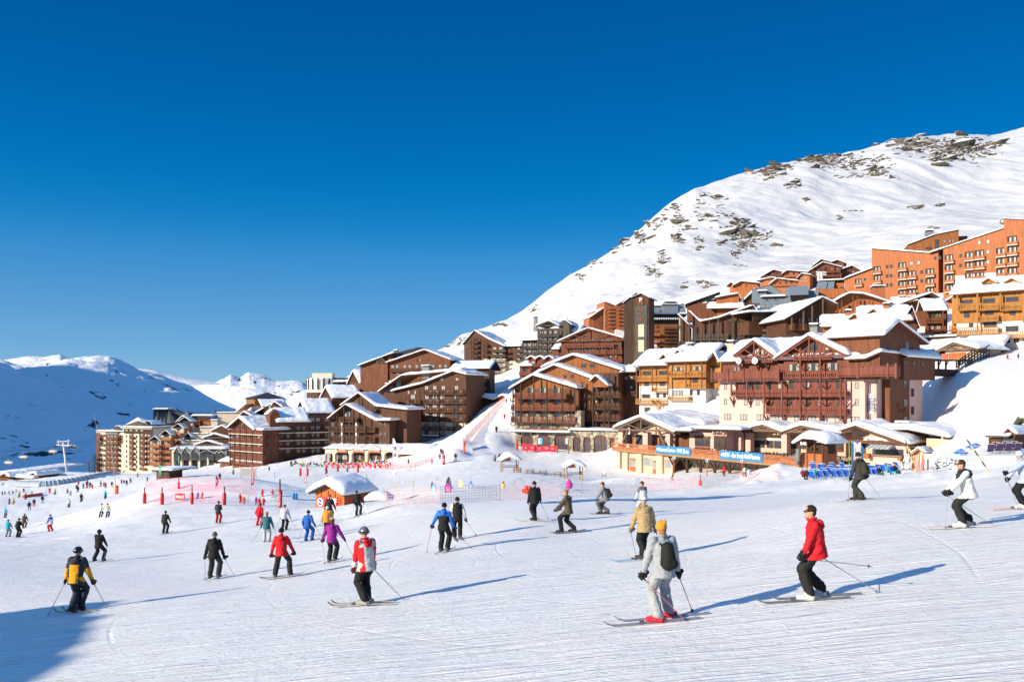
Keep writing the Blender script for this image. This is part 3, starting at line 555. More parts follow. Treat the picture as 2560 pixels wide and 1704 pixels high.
b.wins([272,1480],[680,828],30,56,kind=1); b.wins([292,440,592,730],[968],66,55,kind=1); b.wins([940,1065,1315,1465],[985],72,60,kind=1); b.wins([460,568],[828],33,58)
b.wins([450,488,565,682,770,875,1030,1140,1310],[672],36,66,-.07); b.wins([775,870,1030,1140,1315],[828],38,66,-.07)
b.wins([375,520,645],[520],50,45,-.12); b.wins([905,1080,1260],[503],100,72,-.36,kind=2); b.wins([1085],[325],80,60,-.36,kind=0); b.wins([545,570,612,650],[362],26,62,-.16,kind=1)
b.wins([1205,1010],[330],34,50,-.36)
sg = MB(); x0, z0 = b.q(1592,935,1.1); x1, z1 = b.q(1641,748,1.1); sg.box(x0,x1,1.02,1.2,z0,z1)
sgo = b.mesh(sg,'sign',plain('sign_white',(.75,.75,.75))); navy = plain('navy',(.03,.03,.15))
for i, (t_,s_)in enumerate((('5',.9),('LES BRUYERES',.34),('RESIDENCE',.34),('BAR',.6),('PIZZERIA',.5),('GRILL',.6),('SPECIALITES',.4),('SAVOYARDES',.4))):
 text(t_,s_,navy,sgo,((x0+x1)/2,.98,z1-.6-i*(z1-z0-1)/7.4),sx=.8)
for x in(392,541):
 u, z = b.q(x,447,-2.2); mb = MB(); mb.ell((0,0,0),(.62,.12,.62),16,8); mb.mt(1).bar((0,.1,0),(0,.5,-.3),.08); o = mb.build('satellite_dish',[plain('dish_grey',(.55,.55,.53)),DARKR],b.root,True); o.location = (u,-2.2,z)
mb = MB(); u, z = b.q(1560,800,-.05); mb.tube([(u,-.1,z-9),(u,-.1,z+6)],.08); u2, _ = b.q(1665,800,1.0); mb.tube([(u2,1.05,z-10),(u2,1.05,z+6)],.12); b.mesh(mb,'drainpipe',GREYM)
for x, y, t in((1097,195,138),(1327,225,160)):
 u, z = b.q(x,y,9); b.chim(u,9,z-2,b.q(x,t,9)[1],2.0 if x>1200 else 1.4)
# tower wing of the hotel, turned a little the other way
b = Bld('hotel_tower','tall red-brown and pink stair tower at the right end of the pink hotel',ZF,1785,1090,141,2090,150)
WT = b.w; zb = b.q(1900,1065)[1]
b.block(0,b.q(1965,800)[0],0,8,zb-3,b.q(1900,430)[1],W['chest'],name='wall'); boxp(b,1965,2086,622,1130,.3,8,PINK,'pink_wall')
ze = b.q(2130,300,-1)[1]
L = I(b,[(1775,178),(1880,92),(2142,300)],-1.0); L = [(-4.6,L[1][1]-2.6),(L[1][0]-.6,L[1][1]),(L[2][0],L[2][1])]
xw = b.q(1786,200)[0]
b.block(-3.6,L[2][0]-1.2,.05,8.5,b.q(1900,620)[1],[(-3.6,np.interp(-3.6,[p[0]for p in L],[p[1]for p in L])),L[1],(L[2][0]-1.2,np.interp(L[2][0]-1.2,[p[0]for p in L],[p[1]for p in L]))],W['chest'],name='upper_wall')
b.roof(L,-1.0,9.5,T=.9,m='redd')
x1 = b.q(2200,500,-.6)[0]; zt_ = b.q(2060,425,-.6)[1]; zl_ = b.q(2060,622,-.6)[1]; xs = b.q(1920,500,-.6)[0]
b.block(xs-.4,x1,-.6,8,zl_,zt_,W['chest'],name='side_wing'); b.roof([(-1.4,zt_-.1),(4.0,zt_+2.3)],xs-.6,x1+1.2,ax='x',T=.9,m='brown')
b.wins([1945],[305],30,70,.04,kind=0); b.wins([1927,2006,2085],[470],20,44,-.62,kind=0); b.wins([1930],[660,830,992],34,72,0,kind=0); b.wins([1992],[740,905],26,72,.28,kind=0)
letr = plain('brown_letters',(.2,.035,.015)); u, z = b.q(1860,855); text('Les',1.2,letr,b.root,(u,-.05,z)); u, z = b.q(1895,908); text('GLOBE',1.0,letr,b.root,(u,-.05,z))
# ===== restaurant with terrace =============================================================================
b = Bld('restaurant','low restaurant with snowy gables, sun terrace and blue banners in front of the pink hotel',ZG,190,605,160,735,152.5)
zd = b.q(450,590)[1]-.2
L = gable(b,[(148,378),(425,266),(778,428)],-1.2,9,T=.8,m='beam',truss='beam')
zt = b.q(450,430)[1]
for x0, x1 in((190,238),(448,500),(688,735)):boxp(b,x0,x1,372 if x0<300 else 418,606,0,1.2,PINK,'pillar')
b.block(L[0][0]+1,L[-1][0]-1,2.5,8.5,zd,[(L[0][0]+1,L[0][1]+.3),L[1],(L[-1][0]-1,L[-1][1]+.3)],TAN,name='back_wall')
b.wins([285,410,560,640],[500],78,110,2.45,kind=0); b.wins([345,470],[375],60,60,2.45,kind=0)
for x in(330,600):boxp(b,x-24,x+24,465,575,2.3,2.4,W['orange'],'door')
mb = MB()
for a, c in(((240,520),(300,395)),((690,570),(620,415))):
 p = b.q(*a,-.5); q = b.q(*c,-.5); b.mesh(MB().bar((p[0],-.5,p[1]),(q[0],-.5,q[1]),.35),'brace',W['beam'])
# big snow roof behind the pavilion
b.roof([(b.q(400,280,8)[0],b.q(400,275,8)[1]),(b.q(760,250,14)[0],b.q(700,245,9)[1]),(b.q(1260,330,14)[0],b.q(1260,350,14)[1])],8,22,T=.9,m='beam')
flat(b,770,950,420,-1.0,6,T=.7,rag=.15); boxp(b,800,940,450,600,2,6,W['chest'],'wall')
# flat middle part
boxp(b,940,1180,405,612,2,9,PINK,'wall'); boxp(b,1180,1330,405,612,1.2,9,PINK,'wall'); boxp(b,1330,1480,405,612,4,9,PINK,'wall')
flat(b,935,1480,404,.8,14,T=.6,rag=.15)
b.wins([1076],[525],160,90,1.95,kind=0,fm=W['redd']); boxp(b,990,1158,460,482,1.85,1.95,W['chest'],'awning_box'); boxp(b,1000,1155,575,612,1.85,1.95,W['redd'],'panel')
boxp(b,1195,1325,458,600,1.1,1.18,W['brown'],'shopfront'); b.wins([1230,1290],[535],50,90,1.05,kind=0)
boxp(b,1410,1530,465,620,5.5,6,W['brown'],'wall'); boxp(b,1470,1522,495,618,5.3,5.4,W['orange'],'door')
# twin gables (zoom F)
b.Z = ZF
L1 = I(b,[(400,1095),(615,1040),(790,1108)],4.2); L2 = I(b,[(790,1108),(965,1048),(1335,1122)],4.2)
M_ = L1+L2[1:]
b.roof([(x,z)for x,z in M_],4.2,16,T=.85,m='beam'); yb_ = 6.0
xs = [p[0]for p in M_]; zs_ = [p[1]for p in M_]
for A, Bp, C in((0,1,2),(2,3,4)):b.truss(M_[A][0]+.3,M_[Bp][0],M_[C][0]-.3,M_[A][1],M_[Bp][1],M_[C][1],4.5,m='beam',tie=M_[A][1]+.2)
b.block(M_[0][0]+.8,M_[4][0]-.5,7.5,15,zd,[(M_[0][0]+.8,M_[0][1]+.2),M_[1],M_[2],M_[3],(M_[4][0]-.5,M_[4][1]+.1)],TAN,name='gallery_wall')
for x0, x1 in((455,500),(785,835),(1165,1205)):boxp(b,x0,x1,1110,1300,5.0,6.5,PINK,'pillar')
b.wins([545,600,680,750],[1215],62,62,7.4,kind=0); b.wins([870,930,1000,1070],[1225],62,62,7.4,kind=0); boxp(b,500,785,1160,1178,7.2,7.35,WHITE,'lintel'); boxp(b,835,1160,1165,1183,7.2,7.35,WHITE,'lintel'); boxp(b,1240,1350,1185,1280,7.2,7.45,W['redd'],'shopfront')
b.wins([1295],[1225],90,70,7.1,kind=0)
# pizzeria gable
L3 = I(b,[(1315,1098),(1470,1050),(1960,1222)],.6); b.roof(L3,.6,12,T=.9,m='beam')
b.block(L3[0][0]+.8,L3[2][0]-.6,4.0,11.5,zd-.6,[(L3[0][0]+.8,L3[0][1]+.1),L3[1],(L3[2][0]-.6,L3[2][1]+.1)],TAN,name='back_wall')
xa = b.q(1600,1250,2)[0]; xb = b.q(1935,1250,2)[0]; f3 = lambda x:float(np.interp(x,[p[0]for p in L3],[p[1]for p in L3]))
b.block(xa,xb,2,4.0,zd-.8,[(xa,f3(xa)-.05),(xb,f3(xb)-.05)],PINK,name='pizzeria_wall'); b.truss(L3[0][0]+.3,L3[1][0],L3[2][0]-.3,L3[0][1],L3[1][1],L3[2][1],1.0,m='chest',king=False)
boxp(b,1622,1905,1258,1318,1.85,1.97,GLASS,'serving_window'); boxp(b,1610,1912,1318,1326,1.5,1.97,W['pale'],'counter'); boxp(b,1850,1905,1320,1360,1.7,1.97,W['orange'],'cupboard'); boxp(b,1515,1590,1300,1345,1.0,1.9,W['orange'],'bar_counter'); boxp(b,1480,1560,1185,1300,3.9,3.99,DARKR,'doorway')
mb = MB(); u0, z0 = b.q(1625,1212,1.9); u1, z1 = b.q(1822,1215,1.9); uu0, zz = b.q(1560,1250,-.6); uu1, _ = b.q(1780,1265,-.6)
for i in range(10):
 t0, t1 = i/10, (i+1)/10; mb.mt(i%2)
 mb.add([(u0+(u1-u0)*t0,1.9,z0),(u0+(u1-u0)*t1,1.9,z0),(uu0+(uu1-uu0)*t1,-.6,zz),(uu0+(uu1-uu0)*t0,-.6,zz),(u0+(u1-u0)*t0,1.9,z0-.05),(u0+(u1-u0)*t1,1.9,z0-.05),(uu0+(uu1-uu0)*t1,-.6,zz-.05),(uu0+(uu1-uu0)*t0,-.6,zz-.05)],[(0,1,2,3),(7,6,5,4),(0,3,7,4),(1,5,6,2),(3,2,6,7),(0,4,5,1)])
b.mesh(mb,'awning',[plain('awning_white',(.6,.6,.58)),plain('awning_grey',(.3,.32,.33))])
for(x,y,t_,s_,bgc,fc,yy)in((1652,1185,'Pizzeria',1.0,WHITE,BRONZE,1.9),(1507,1190,'GRILL',.8,W['dark'],W['orange'],2.6),):
 u, z = b.q(x,y,yy); mb = MB(); pl = [(u+2.2*cos(a)*(abs(cos(a))**-.35 if abs(cos(a))>.05 else 1),z+.62*sin(a))for a in np.linspace(0,2*pi,20,endpoint=False)]; pl = [(u+1.85*cos(a),z+.62*sin(a))for a in np.linspace(0,2*pi,24,endpoint=False)]; mb.prism(pl,yy-.1,yy)
 s0 = b.mesh(mb,'sign',bgc); text(t_,s_,fc,s0,(u,yy-.13,z),bold=.01,sx=.85)
u, z = b.q(220,1115,1.1); text('SNACK',.8,W['dark'],b.root,(u,1.1,z),bold=.02,name='sign')
# curved low roof at the right end
b.roof([(b.q(1880,1205,9)[0]-3,b.q(1700,1085,9)[1]),(b.q(2050,1100,9)[0],b.q(2150,1078,9)[1]),(b.q(2420,1130,9)[0],b.q(2420,1148,9)[1])],3.5,20,T=.9,m='beam',smooth=6)
boxp(b,1950,2120,1235,1345,2.5,12,TAN,'wall'); boxp(b,2120,2400,1165,1345,4.5,15,TAN,'wall'); b.wins([2000],[1270],50,50,2.45,kind=0)
u, z = b.q(1915,1100,7); b.chim(u,7,z-.8,z+1.0,1.9)
# terrace deck, its railing and the lower storey
b.Z = ZG
FL = b.Mi@P(1530,1114,160); FR = b.Mi@P(1952,1148,124); FR2 = b.Mi@P(2010,1156,118)
FL.z = FR.z = FR2.z = zd
deck = [(FL.x,FL.y),(FR.x,FR.y),(FR2.x,FR2.y),(b.q(1900,1300,2)[0],2.0),(60,12),(0,8)]
b.mesh(MB().prism(deck,zd-.45,zd,'z'),'terrace',W['pale'])
def along(t,off=0.):p = FL.lerp(FR,t); d = (FR-FL).normalized(); n = Vector((d.y,-d.x,0)); return p+n*off
mb = MB();
for z in(.35,.6,.85,1.05):mb.bar(along(0)+Vector((0,0,z)),along(1)+Vector((0,0,z)),.05,.14)
mb.bar(along(0)+Vector((0,0,.08)),along(1)+Vector((0,0,.08)),.06,.4)
for i in range(22):p = along(i/21); mb.bar(p,p+Vector((0,0,1.1)),.12)
mb.bar(FR+Vector((0,0,.5)),FR2+Vector((0,0,.3)),.06,.7); mb.bar(FR+Vector((0,0,1.0)),FR2+Vector((0,0,.8)),.08,.1)
b.mesh(mb,'terrace_railing',W['ora2'])
SKYB = plain('banner_blue',(.035,.19,.42),.6); WHT = plain('lettering_white',(.8,.8,.8))
ang = math.atan2((FR-FL).y,(FR-FL).x)
def tproj(px_):
 lo, hi = -.2, 1.3
 for _ in range(40):
  m_ = (lo+hi)/2; p = b.M@along(m_); lo, hi = (m_,hi)if CX+F*p.x/p.y<px_ else(lo,m_)
 return lo
for xa, xb_, t_ in((595,957,'Internet Corner - WiFi Zone'),(1268,1713,'MMV - Bar Snack Grill Pizzeria')):
 ta, tb = tproj(1500+xa/4.204), tproj(1500+xb_/4.204); p, q = along(ta,.12), along(tb,.12); ln = (q-p).length
 bn = Bld.__new__(Bld); mb = MB(); mb.box(0,ln,-.03,.03,-.1,1.25); o = mb.build('banner',SKYB,b.root); o.location = p; o.rotation_euler.z = ang
 tx = text(t_,.95,WHT,o,(ln*.52,-.05,.58),bold=.02); tx.scale.x = ln*.86/max(.1,tx.dimensions.x)
 mb = MB(); mb.prism([(ln*.03+.3*cos(a)*(1 if k%2 else .5)+.2,.58+.3*sin(a)*(1 if k%2 else .5))for k,a in enumerate(np.linspace(0,2*pi,13)[:-1])],-.06,-.03); mb.build('emblem',WHT,o)
# lower storey
lo = b.Mi@P(1548,1172,158);
mb = MB(); a0, a1 = along(.0), along(.43)
def lw(t0,t1,z0,z1,off,th,m,name):
 p, q = along(t0,off), along(t1,off); ln = (q-p).length; mb = MB().box(0,ln,0,th,z0,z1); o = mb.build(name,m,b.root); o.location = (p.x,p.y,0); o.rotation_euler.z = ang; return o
lw(.03,.40,zd-7,zd-.46,-.9,.3,TAN,'lower_wall'); lw(.40,1.1,zd-7,zd-.46,-5,.3,BEIGE,'lower_back_wall')
for t0, t1 in((.06,.10),(.16,.20),(.30,.34),(.02,.045)):lw(t0,t1,zd-5.5,zd-.46,-.45,.4,TAN,'buttress')
for t0, t1 in((.105,.155),(.265,.305)):lw(t0,t1,zd-4.6,zd-1.6,-.85,.06,W['orange'],'door')
for t0, t1 in((.11,.15),(.27,.30)):lw(t0,t1,zd-3.1,zd-1.9,-.8,.04,CURT,'door_glass')
for t0, t1 in((.07,.10),(.205,.255),(.345,.385)):lw(t0,t1,zd-2.6,zd-1.2,-.85,.06,CURT,'window')
mb = MB()
for t in(.42,.5,.58,.66,.74,.82,.9,.99):
 p = along(t,-.3); mb.bar((p.x,p.y,zd-6),(p.x,p.y,zd-.46),.35)
 for sg_ in(-1,1):q = along(t+.035*sg_,-.3); mb.bar((p.x,p.y,zd-2.2),(q.x,q.y,zd-.5),.2)
p, q = along(.4,-.3), along(1,-.3); mb.bar((p.x,p.y,zd-.62),(q.x,q.y,zd-.62),.3,.35)
b.mesh(mb,'terrace_post',W['dark']); lw(.55,.98,zd-3.4,zd-3.1,-1.2,.12,W['ora2'],'lower_rail')
REST = b; DECKZ = b.O.z+zd
# ===== honey chalet between the stone chalet and the hotel ====================================================
b = Bld('chalet','honey-coloured wooden chalet on a white base left of the pink hotel',ZD,372,1400,190,1250,177)
za = b.q(800,1140)[1]
xm = b.q(722,1140)[0]; x1 = b.q(1110,1140)[0]; x2 = b.q(1250,1140,3)[0]
b.block(.3,xm,1.2,10,-4,za+.7,WHITE,name='base_wall'); b.block(xm,x1,0,10,-4,za,WHITE,name='base_wall'); b.block(x1,x2+1,3,10,-4,za,WHITE,name='base_wall')
zt1 = b.q(540,895,1.2)[1]; zt2 = b.q(890,850,0)[1]
b.block(.3,xm-.01,1.2,10,za+.71,zt1,W['yellow'],name='wall'); b.block(xm,x1+.3,0,10,za+.01,zt2+.1,W['yellow'],name='wall'); b.block(x1+.3,x2+1,2,10,za+.01,zt2-.4,W['yellow'],name='wall')
shed(b,340,710,905,760,-.4,6,T=.8,m='chest'); shed(b,660,1120,862,705,-1.4,8,T=.85,m='chest')
gable(b,[(1108,862),(1190,765),(1240,855)],.6,9,T=.7,m='chest',wall=W['yellow'],ins=.4,z0=zt2-1,front=1.6)
gable(b,[(605,850),(665,785),(720,840)],.2,6,T=.45,m='chest',wall=W['chest'],ins=.3,z0=zt1+.3,front=.9); gable(b,[(755,805),(815,740),(880,805)],.8,6,T=.45,m='chest',wall=W['chest'],ins=.3,z0=zt2+1,front=1.5)
boxp(b,1180,1370,762,850,9,14,W['chest']); shed(b,1175,1390,762,690,8,6,T=.6,m='chest')
balp(b,375,718,1005,1055,1.2,1.2,'yellow'); balp(b,552,718,1118,1170,1.2,1.2,'yellow'); balp(b,718,1115,958,1012,1.3,0,'yellow'); balp(b,905,1115,1078,1130,1.3,0,'yellow'); balp(b,706,935,1208,1258,1.3,0,'pale'); balp(b,372,545,1245,1295,1.2,1.2,'yellow'); balp(b,585,715,1245,1292,1.2,1.2,'yellow')
posts(b,[384,547],[915,915],[1245,1175],0,.22,'chest'); posts(b,[712,905,1070],[862]*3,[1210,1135,1135],-1.3,.22,'chest',br=(950,))
b.wins([490,665],[975],88,42,1.15,kind=0); b.wins([490,655],[1092],55,42,1.15,kind=0); b.wins([485],[1218],86,42,1.15,kind=0); b.wins([607,678],[1212],30,44,1.15,kind=0)
b.wins([825,1020],[930],90,46,-.04,kind=2); b.wins([1000],[1052],58,50,-.04,kind=0); b.wins([820],[1185],100,52,-.04,kind=1); b.wins([958,1033],[1182],30,54,-.04,kind=0); b.wins([1155,1180,1203],[922],18,30,1.95,kind=0); b.wins([498],[1370],60,78,1.15,kind=0)
boxp(b,832,868,1032,1085,-.06,-.01,W['orange'],'shutter')
mb = MB(); p = b.q(555,1260,0); q = b.q(650,1385,-1)
for yy in(-.2,-1.3):mb.bar((p[0],yy,p[1]),(q[0],yy,q[1]),.1,.25); mb.bar((p[0],yy,p[1]+1),(q[0],yy,q[1]+1),.08,.1)
for i in range(9):t = i/8; mb.box(p[0]+(q[0]-p[0])*t-.15,p[0]+(q[0]-p[0])*t+.15,-1.3,-.2,p[1]+(q[1]-p[1])*t,p[1]+(q[1]-p[1])*t+.05); mb.bar((p[0]+(q[0]-p[0])*t,-1.3,p[1]+(q[1]-p[1])*t),(p[0]+(q[0]-p[0])*t,-1.3,p[1]+(q[1]-p[1])*t+1),.06)
b.mesh(mb,'staircase',W['yellow'])
for x, y, yt in((618,805,760),(953,750,690),(1385,700,665)):u, z = b.q(x,y,5); b.chim(u,5,z-1,b.q(x,yt,5)[1],1.4,BEIGE)
# ===== stone-based chalet ======================================================================================
b = Bld('chalet','brown chalet with stacked balconies on a rubble stone ground floor with arches',ZC,690,1245,198,1205,192)
w_ = b.w; zs = b.q(950,1105)[1]; zt = b.q(700,690)[1]
def stonewall(b,x0,x1,y0,y1,zb,z1,arches):
 """stone wall with arched openings filled by framed shop fronts"""
 mb = MB(); cur = x0
 for(c,r,spr)in arches:
  mb.box(cur,c-r,y0,y1,zb,z1); n = 8
  for k in range(n):
   a0, a1 = pi-pi*k/n, pi-pi*(k+1)/n
   mb.prism([(c+r*cos(a0),spr+r*.55*sin(a0)),(c+r*cos(a1),spr+r*.55*sin(a1)),(c+r*cos(a1),z1),(c+r*cos(a0),z1)],y0,y1)
  cur = c+r
 mb.box(cur,x1,y0,y1,zb,z1); b.mesh(mb,'stone_wall',STONE)
 for(c,r,spr)in arches:
  m2 = MB(); m2.box(c-r,c+r,y0+.35,y0+.4,zb,spr+r*.5).mt(1)
  for k in range(5):u = c-r+2*r*k/4; m2.box(u-.09,u+.09,y0+.26,y0+.35,zb,spr+r*.5)
  m2.box(c-r,c+r,y0+.26,y0+.35,spr-.1,spr+.08); m2.box(c-r,c+r,y0+.24,y0+.35,zb,zb+.7); b.mesh(m2,'shopfront',[GLASS,W['redd']])
ar = []
for xc, hw in((800,58),(955,62),(1112,62)):
 c, z = b.q(xc,1175); r = abs(b.q(xc+hw,1175)[0]-c); ar.append((c,r,z+.3))
stonewall(b,0,w_,0,1.2,-2,zs,ar)
b.block(.1,w_-.1,1.2,12,-2,zs,STONE,name='inner_wall')
b.roof([(-1.6,zs),(2.2,zs+.1)],-.3,w_+.3,ax='x',T=.4,m='grey',th=.15)
b.block(-1.1,w_+1,2.0,14,zs+.05,b.q(900,925,2)[1],STONE,name='stone_storey'); b.block(-1.1,w_+1,2.05,14,b.q(900,925,2)[1]+.01,b.q(900,700,2)[1],W['chest'],name='wall')
ORW = W['ora3'] = wood('amber_wood',(.24,.085,.026),.25)
gable(b,[(635,712),(855,585),(1262,706)],.1,9,T=.75,m='brown',wall=ORW,ins=.9,z0=b.q(900,706,2)[1],front=1.95,truss=None)
gable(b,[(840,590),(1050,492),(1435,632)],3.5,13,T=.8,m='brown',wall=ORW,ins=.9,z0=zs+3,front=4.5)
gable(b,[(935,512),(1225,400),(1690,546)],7.5,18,T=.8,m='brown',wall=ORW,ins=.9,z0=zs+3,front=8.5)
gable(b,[(1380,640),(1430,590),(1545,684)],2.0,9,T=.6,m='brown',wall=ORW,ins=.3,z0=b.q(1460,690,3)[1],front=3); shed(b,1660,1800,556,505,8,5,T=.55)
x1 = b.q(1640,1000,5)[0]; xc = b.q(1305,1000,5)[0]; b.block(xc-1.5,x1,5,15,-1,b.q(1450,560,5)[1],W['brown'],name='wing_wall'); x3 = b.q(1800,1000,9)[0]; b.block(x1,x3,9.5,16,-1,b.q(1700,560,9)[1],W['brown'],name='wing_wall')
boxp(b,1245,1296,905,1075,.6,3,STONE,'stone_pier')
for yt, yb in((742,790),(850,900),(958,1012)):balp(b,650 if yt>800 else 668,1245 if yt>800 else 1160,yt,yb,1.9,2.0,'redd')
balp(b,770,1165,1068,1085,1.6,1.9,'redd')
for yt, yb in((735,780),(838,890),(942,995)):balp(b,1300,1655,yt,yb,1.5,5.0,'brown')
balp(b,1670,1815,725,765,1.5,9.5,'brown')
posts(b,[672,742,862,985,1127],[700,660,590,640,680],[1015]*5,.1,.26,'dark',br=(790,905,1010)); posts(b,[1238],[700],[905],.6,.26,'dark'); posts(b,[1310,1408,1515,1555],[640,640,690,560],1050,3.4,.24,'dark',br=(770,880)); posts(b,[1665],560,1000,7.9,.24,'dark')
b.wins([832,948,1075],[718],60,52,1.93,kind=2); b.wins([832,948,1075],[825],60,55,2.0,kind=0); b.wins([720,850,950,1080],[932],62,52,1.93,kind=0); b.wins([860,960],[1045],80,44,1.93,kind=0)
b.wins([1345,1435,1580],[710,812,912],28,48,4.95); b.wins([1340,1440],[1032],36,46,4.95,kind=0); b.wins([1320,1400],[492],50,34,8.45,kind=0); b.wins([1150,1215],[590],30,36,4.45,kind=0); b.wins([1500,1590],[600],34,40,4.95,kind=0); b.wins([1715,1760],[605,690],30,34,9.45)
mb = MB(); x0, z0 = b.q(735,1127,-.2); x1_, z1 = b.q(858,1104,-.2); mb.box(x0,x1_,-.25,-.05,z0,z1); so_ = b.mesh(mb,'sign',W['dark']); text('SKI SHOP',(z1-z0)*.62,WHT,so_,((x0+x1_)/2,-.28,(z0+z1)/2),sx=1)
for x in(x0+.55,x1_-.55):text('O',(z1-z0)*.8,WHT,so_,(x,-.28,(z0+z1)/2),bold=.04)
for xx, c_ in((925,(.05,.35,.6)),(1172,(.3,.5,.6)),(905,(.6,.6,.6))):u, z = b.q(xx,1185,.2); b.mesh(MB().box(u-.5,u+.5,.2,.24,z-.7,z+.7),'poster',plain('poster_%.2f'%c_[0],c_))
# right wing of the stone floor, turned away
b2 = Bld('chalet_annex','rubble stone annex with three small arches right of the arched shop front',ZC,1205,1245,191.9,1590,187.5)
ar = []
for xc, hw in((1258,36),(1352,34),(1475,62),(1585,22)):
 c, z = b2.q(xc,1175); r = abs(b2.q(xc+hw,1175)[0]-c); ar.append((c,r,z+.2))
stonewall(b2,.05,b2.w+2,0,1.2,-2,b2.q(1400,1090)[1],ar); b2.block(.1,b2.w+2,1.2,6,-2,b2.q(1400,1090)[1],STONE,name='inner_wall')
b2.roof([(-.6,b2.q(1400,1090)[1]),(4,b2.q(1400,1085)[1])],-.2,b2.w+2,ax='x',T=.4,m='grey',th=.15)
# ===== centre background =======================================================================================
def floors(b,xs,ys,w,h,yo,kind=None,**k):b.wins(xs,ys,w,h,yo,kind,**k)
b = Bld('apartment_tower','brown and cream apartment tower on the hillside left of the mountain foot',ZC,210,610,335,740,325)
zc = b.q(420,430)[1]; w_ = b.w
L = gable(b,[(205,300),(315,172),(445,250),(600,320)],-.6,14,T=.7,m='brown',wall=W['brown'],ins=.8,z0=b.q(420,440)[1])
xr = b.q(600,440)[0]
boxp(b,222,400,300,440,-.1,8,W['brown']); b.block(b.q(400,600)[0],xr,-.15,13,-6,zc,CREAM,name='lower_wall'); b.block(xr,w_,1.5,12,zc-1,b.q(680,310)[1],W['brown'],name='wing_wall'); b.block(xr,w_,1.5,12,-6,zc-1.01,CREAM,name='wing_base')
shed(b,560,745,318,275,.5,6,T=.7)
for y in(275,320,365,408):balp(b,290,345,y-12,y+8,1.2,-.1,'brown');
for y in(305,358,408):balp(b,408,440,y-12,y+8,1.2,-.1,'brown')
for y in(355,400,450,500,550):balp(b,475,603,y-12,y+8,1.2,-.1,'grey')
for y in(355,400,450):balp(b,695,755,y-12,y+8,1.2,1.5,'grey')
b.wins([246,272,362],[285,330,375,420],12,20,-.16,kind=0); b.wins([455],[380,435,485,535,585],12,22,-.2,kind=0); b.wins([505,560],[332,378,425,475,522,575],32,24,-.2,kind=1); b.wins([317],[255,300,345,390],30,22,-.16,kind=0); b.wins([425],[460,510,560],22,26,-.2,kind=0); b.wins([725],[335,380,430],24,22,1.45,kind=1)
posts(b,[290,345,408],[220,230,250],440,-1.3,.2,'dark')
b = Bld('apartment_block','grey weathered-wood block with long balconies and a truss gable behind the brown tower',ZC,760,460,305,1100,300)
boxp(b,760,900,250,480,1,12,W['grey']); boxp(b,895,1095,150,480,0,12,W['grey'])
gable(b,[(880,130),(1000,82),(1100,130)],-1.2,12,T=.6,m='grey',truss='grey'); gable(b,[(1100,118),(1150,78),(1215,122)],2,12,T=.5,m='grey',wall=W['grey'],ins=.4,z0=4); shed(b,1095,1290,180,128,3,6,T=.7,m='grey'); boxp(b,1100,1220,180,460,4,9,W['grey']); shed(b,730,900,262,190,-.5,7,T=.7,m='grey')
for y in(215,270,325,380):balp(b,905,1095,y-14,y+8,1.2,0,'grey')
for y in(325,380):balp(b,762,900,y-14,y+8,1.2,1,'grey')
b.wins([935,970,1020,1065],[185,240,295,350,405],28,26,-.06,kind=1); b.wins([790,825,870],[300,355,405],28,26,.95,kind=1); posts(b,[905,955,1000,1092],150,470,-1.2,.25,'grey'); posts(b,[762,840],260,470,-.2,.25,'grey')
u, z = b.q(880,130,6); b.chim(u,6,z-2,z+3,1.2)
u, z = b.q(1150,70,4); mb = MB(); mb.ell((0,0,0),(.9,.2,.9),12,6); mb.tube([(0,.2,0),(0,.3,-2)],.1); o = mb.build('satellite_dish',plain('dish_grey',(.55,.55,.53)),b.root); o.location = (u,4,z+.6)
b = Bld('chalet','wide red-brown gabled chalet with truss front above the stone-based chalet',ZC,1080,500,268,1680,262)
L = gable(b,[(1080,275),(1360,150),(1695,245)],-1.2,12,T=.5,m='chest',wall=W['red'],ins=1.0,z0=-4,truss='red'); ORR = W['red']
xx = b.q(1680,400)[0]; b.block(xx-.5,b.q(1770,400,2)[0],2,10,-4,b.q(1720,270,2)[1],W['redd'],name='wing_wall'); shed(b,1675,1775,275,235,1.4,5,T=.5); b.block(b.q(1030,400,1)[0],0,1,9,-4,b.q(1070,350,1)[1],ORR,name='wing_wall'); shed(b,1030,1100,345,300,.4,5,T=.4)
balp(b,1145,1595,290,322,1.2,0,'redd'); balp(b,1055,1185,370,400,1.2,0,'redd'); balp(b,1205,1520,360,385,1.2,0,'chest'); balp(b,1525,1680,350,380,1.1,0,'redd'); balp(b,1525,1680,425,455,1.1,0,'redd'); balp(b,1680,1770,345,372,1.1,2,'redd'); balp(b,1680,1770,430,458,1.1,2,'redd')
b.wins([1245,1325,1395,1480,1560],[262],44,34,-.06,kind=2); b.wins([1250,1325,1395,1480],[340],42,32,-.06,kind=2); b.wins([1568,1625],[330,405],28,30,-.06,kind=1); b.wins([1700,1735],[335,410,482],30,32,1.95,kind=1); b.wins([1180,1330,1470],[225],36,20,-.06,kind=0)
posts(b,[1145,1285,1430,1520,1595],[300,240,235,270,280],420,-1.2,.22,'red')
b = Bld('row_house','small red-timber row house with three little gables below the grey block',ZC,725,600,232,1045,228)
for a, c, d_ in((795,835,880),(875,918,965),(955,1000,1048)):gable(b,[(a,437),(c,410),(d_,440)],-.8,7,T=.5,m='redd',wall=W['redd'],ins=.3,z0=b.q(900,520)[1])
boxp(b,735,840,495,620,-.0,6,W['redd']); shed(b,715,850,500,460,-1,5,T=.5); balp(b,725,830,545,575,1.1,0,'redd'); balp(b,795,1045,470,495,.9,0,'redd'); posts(b,[738,830],500,640,-1.1,.2,'redd'); b.wins([860,945,1020],[462],24,26,-.05); b.wins([775],[530],40,28,-.05)
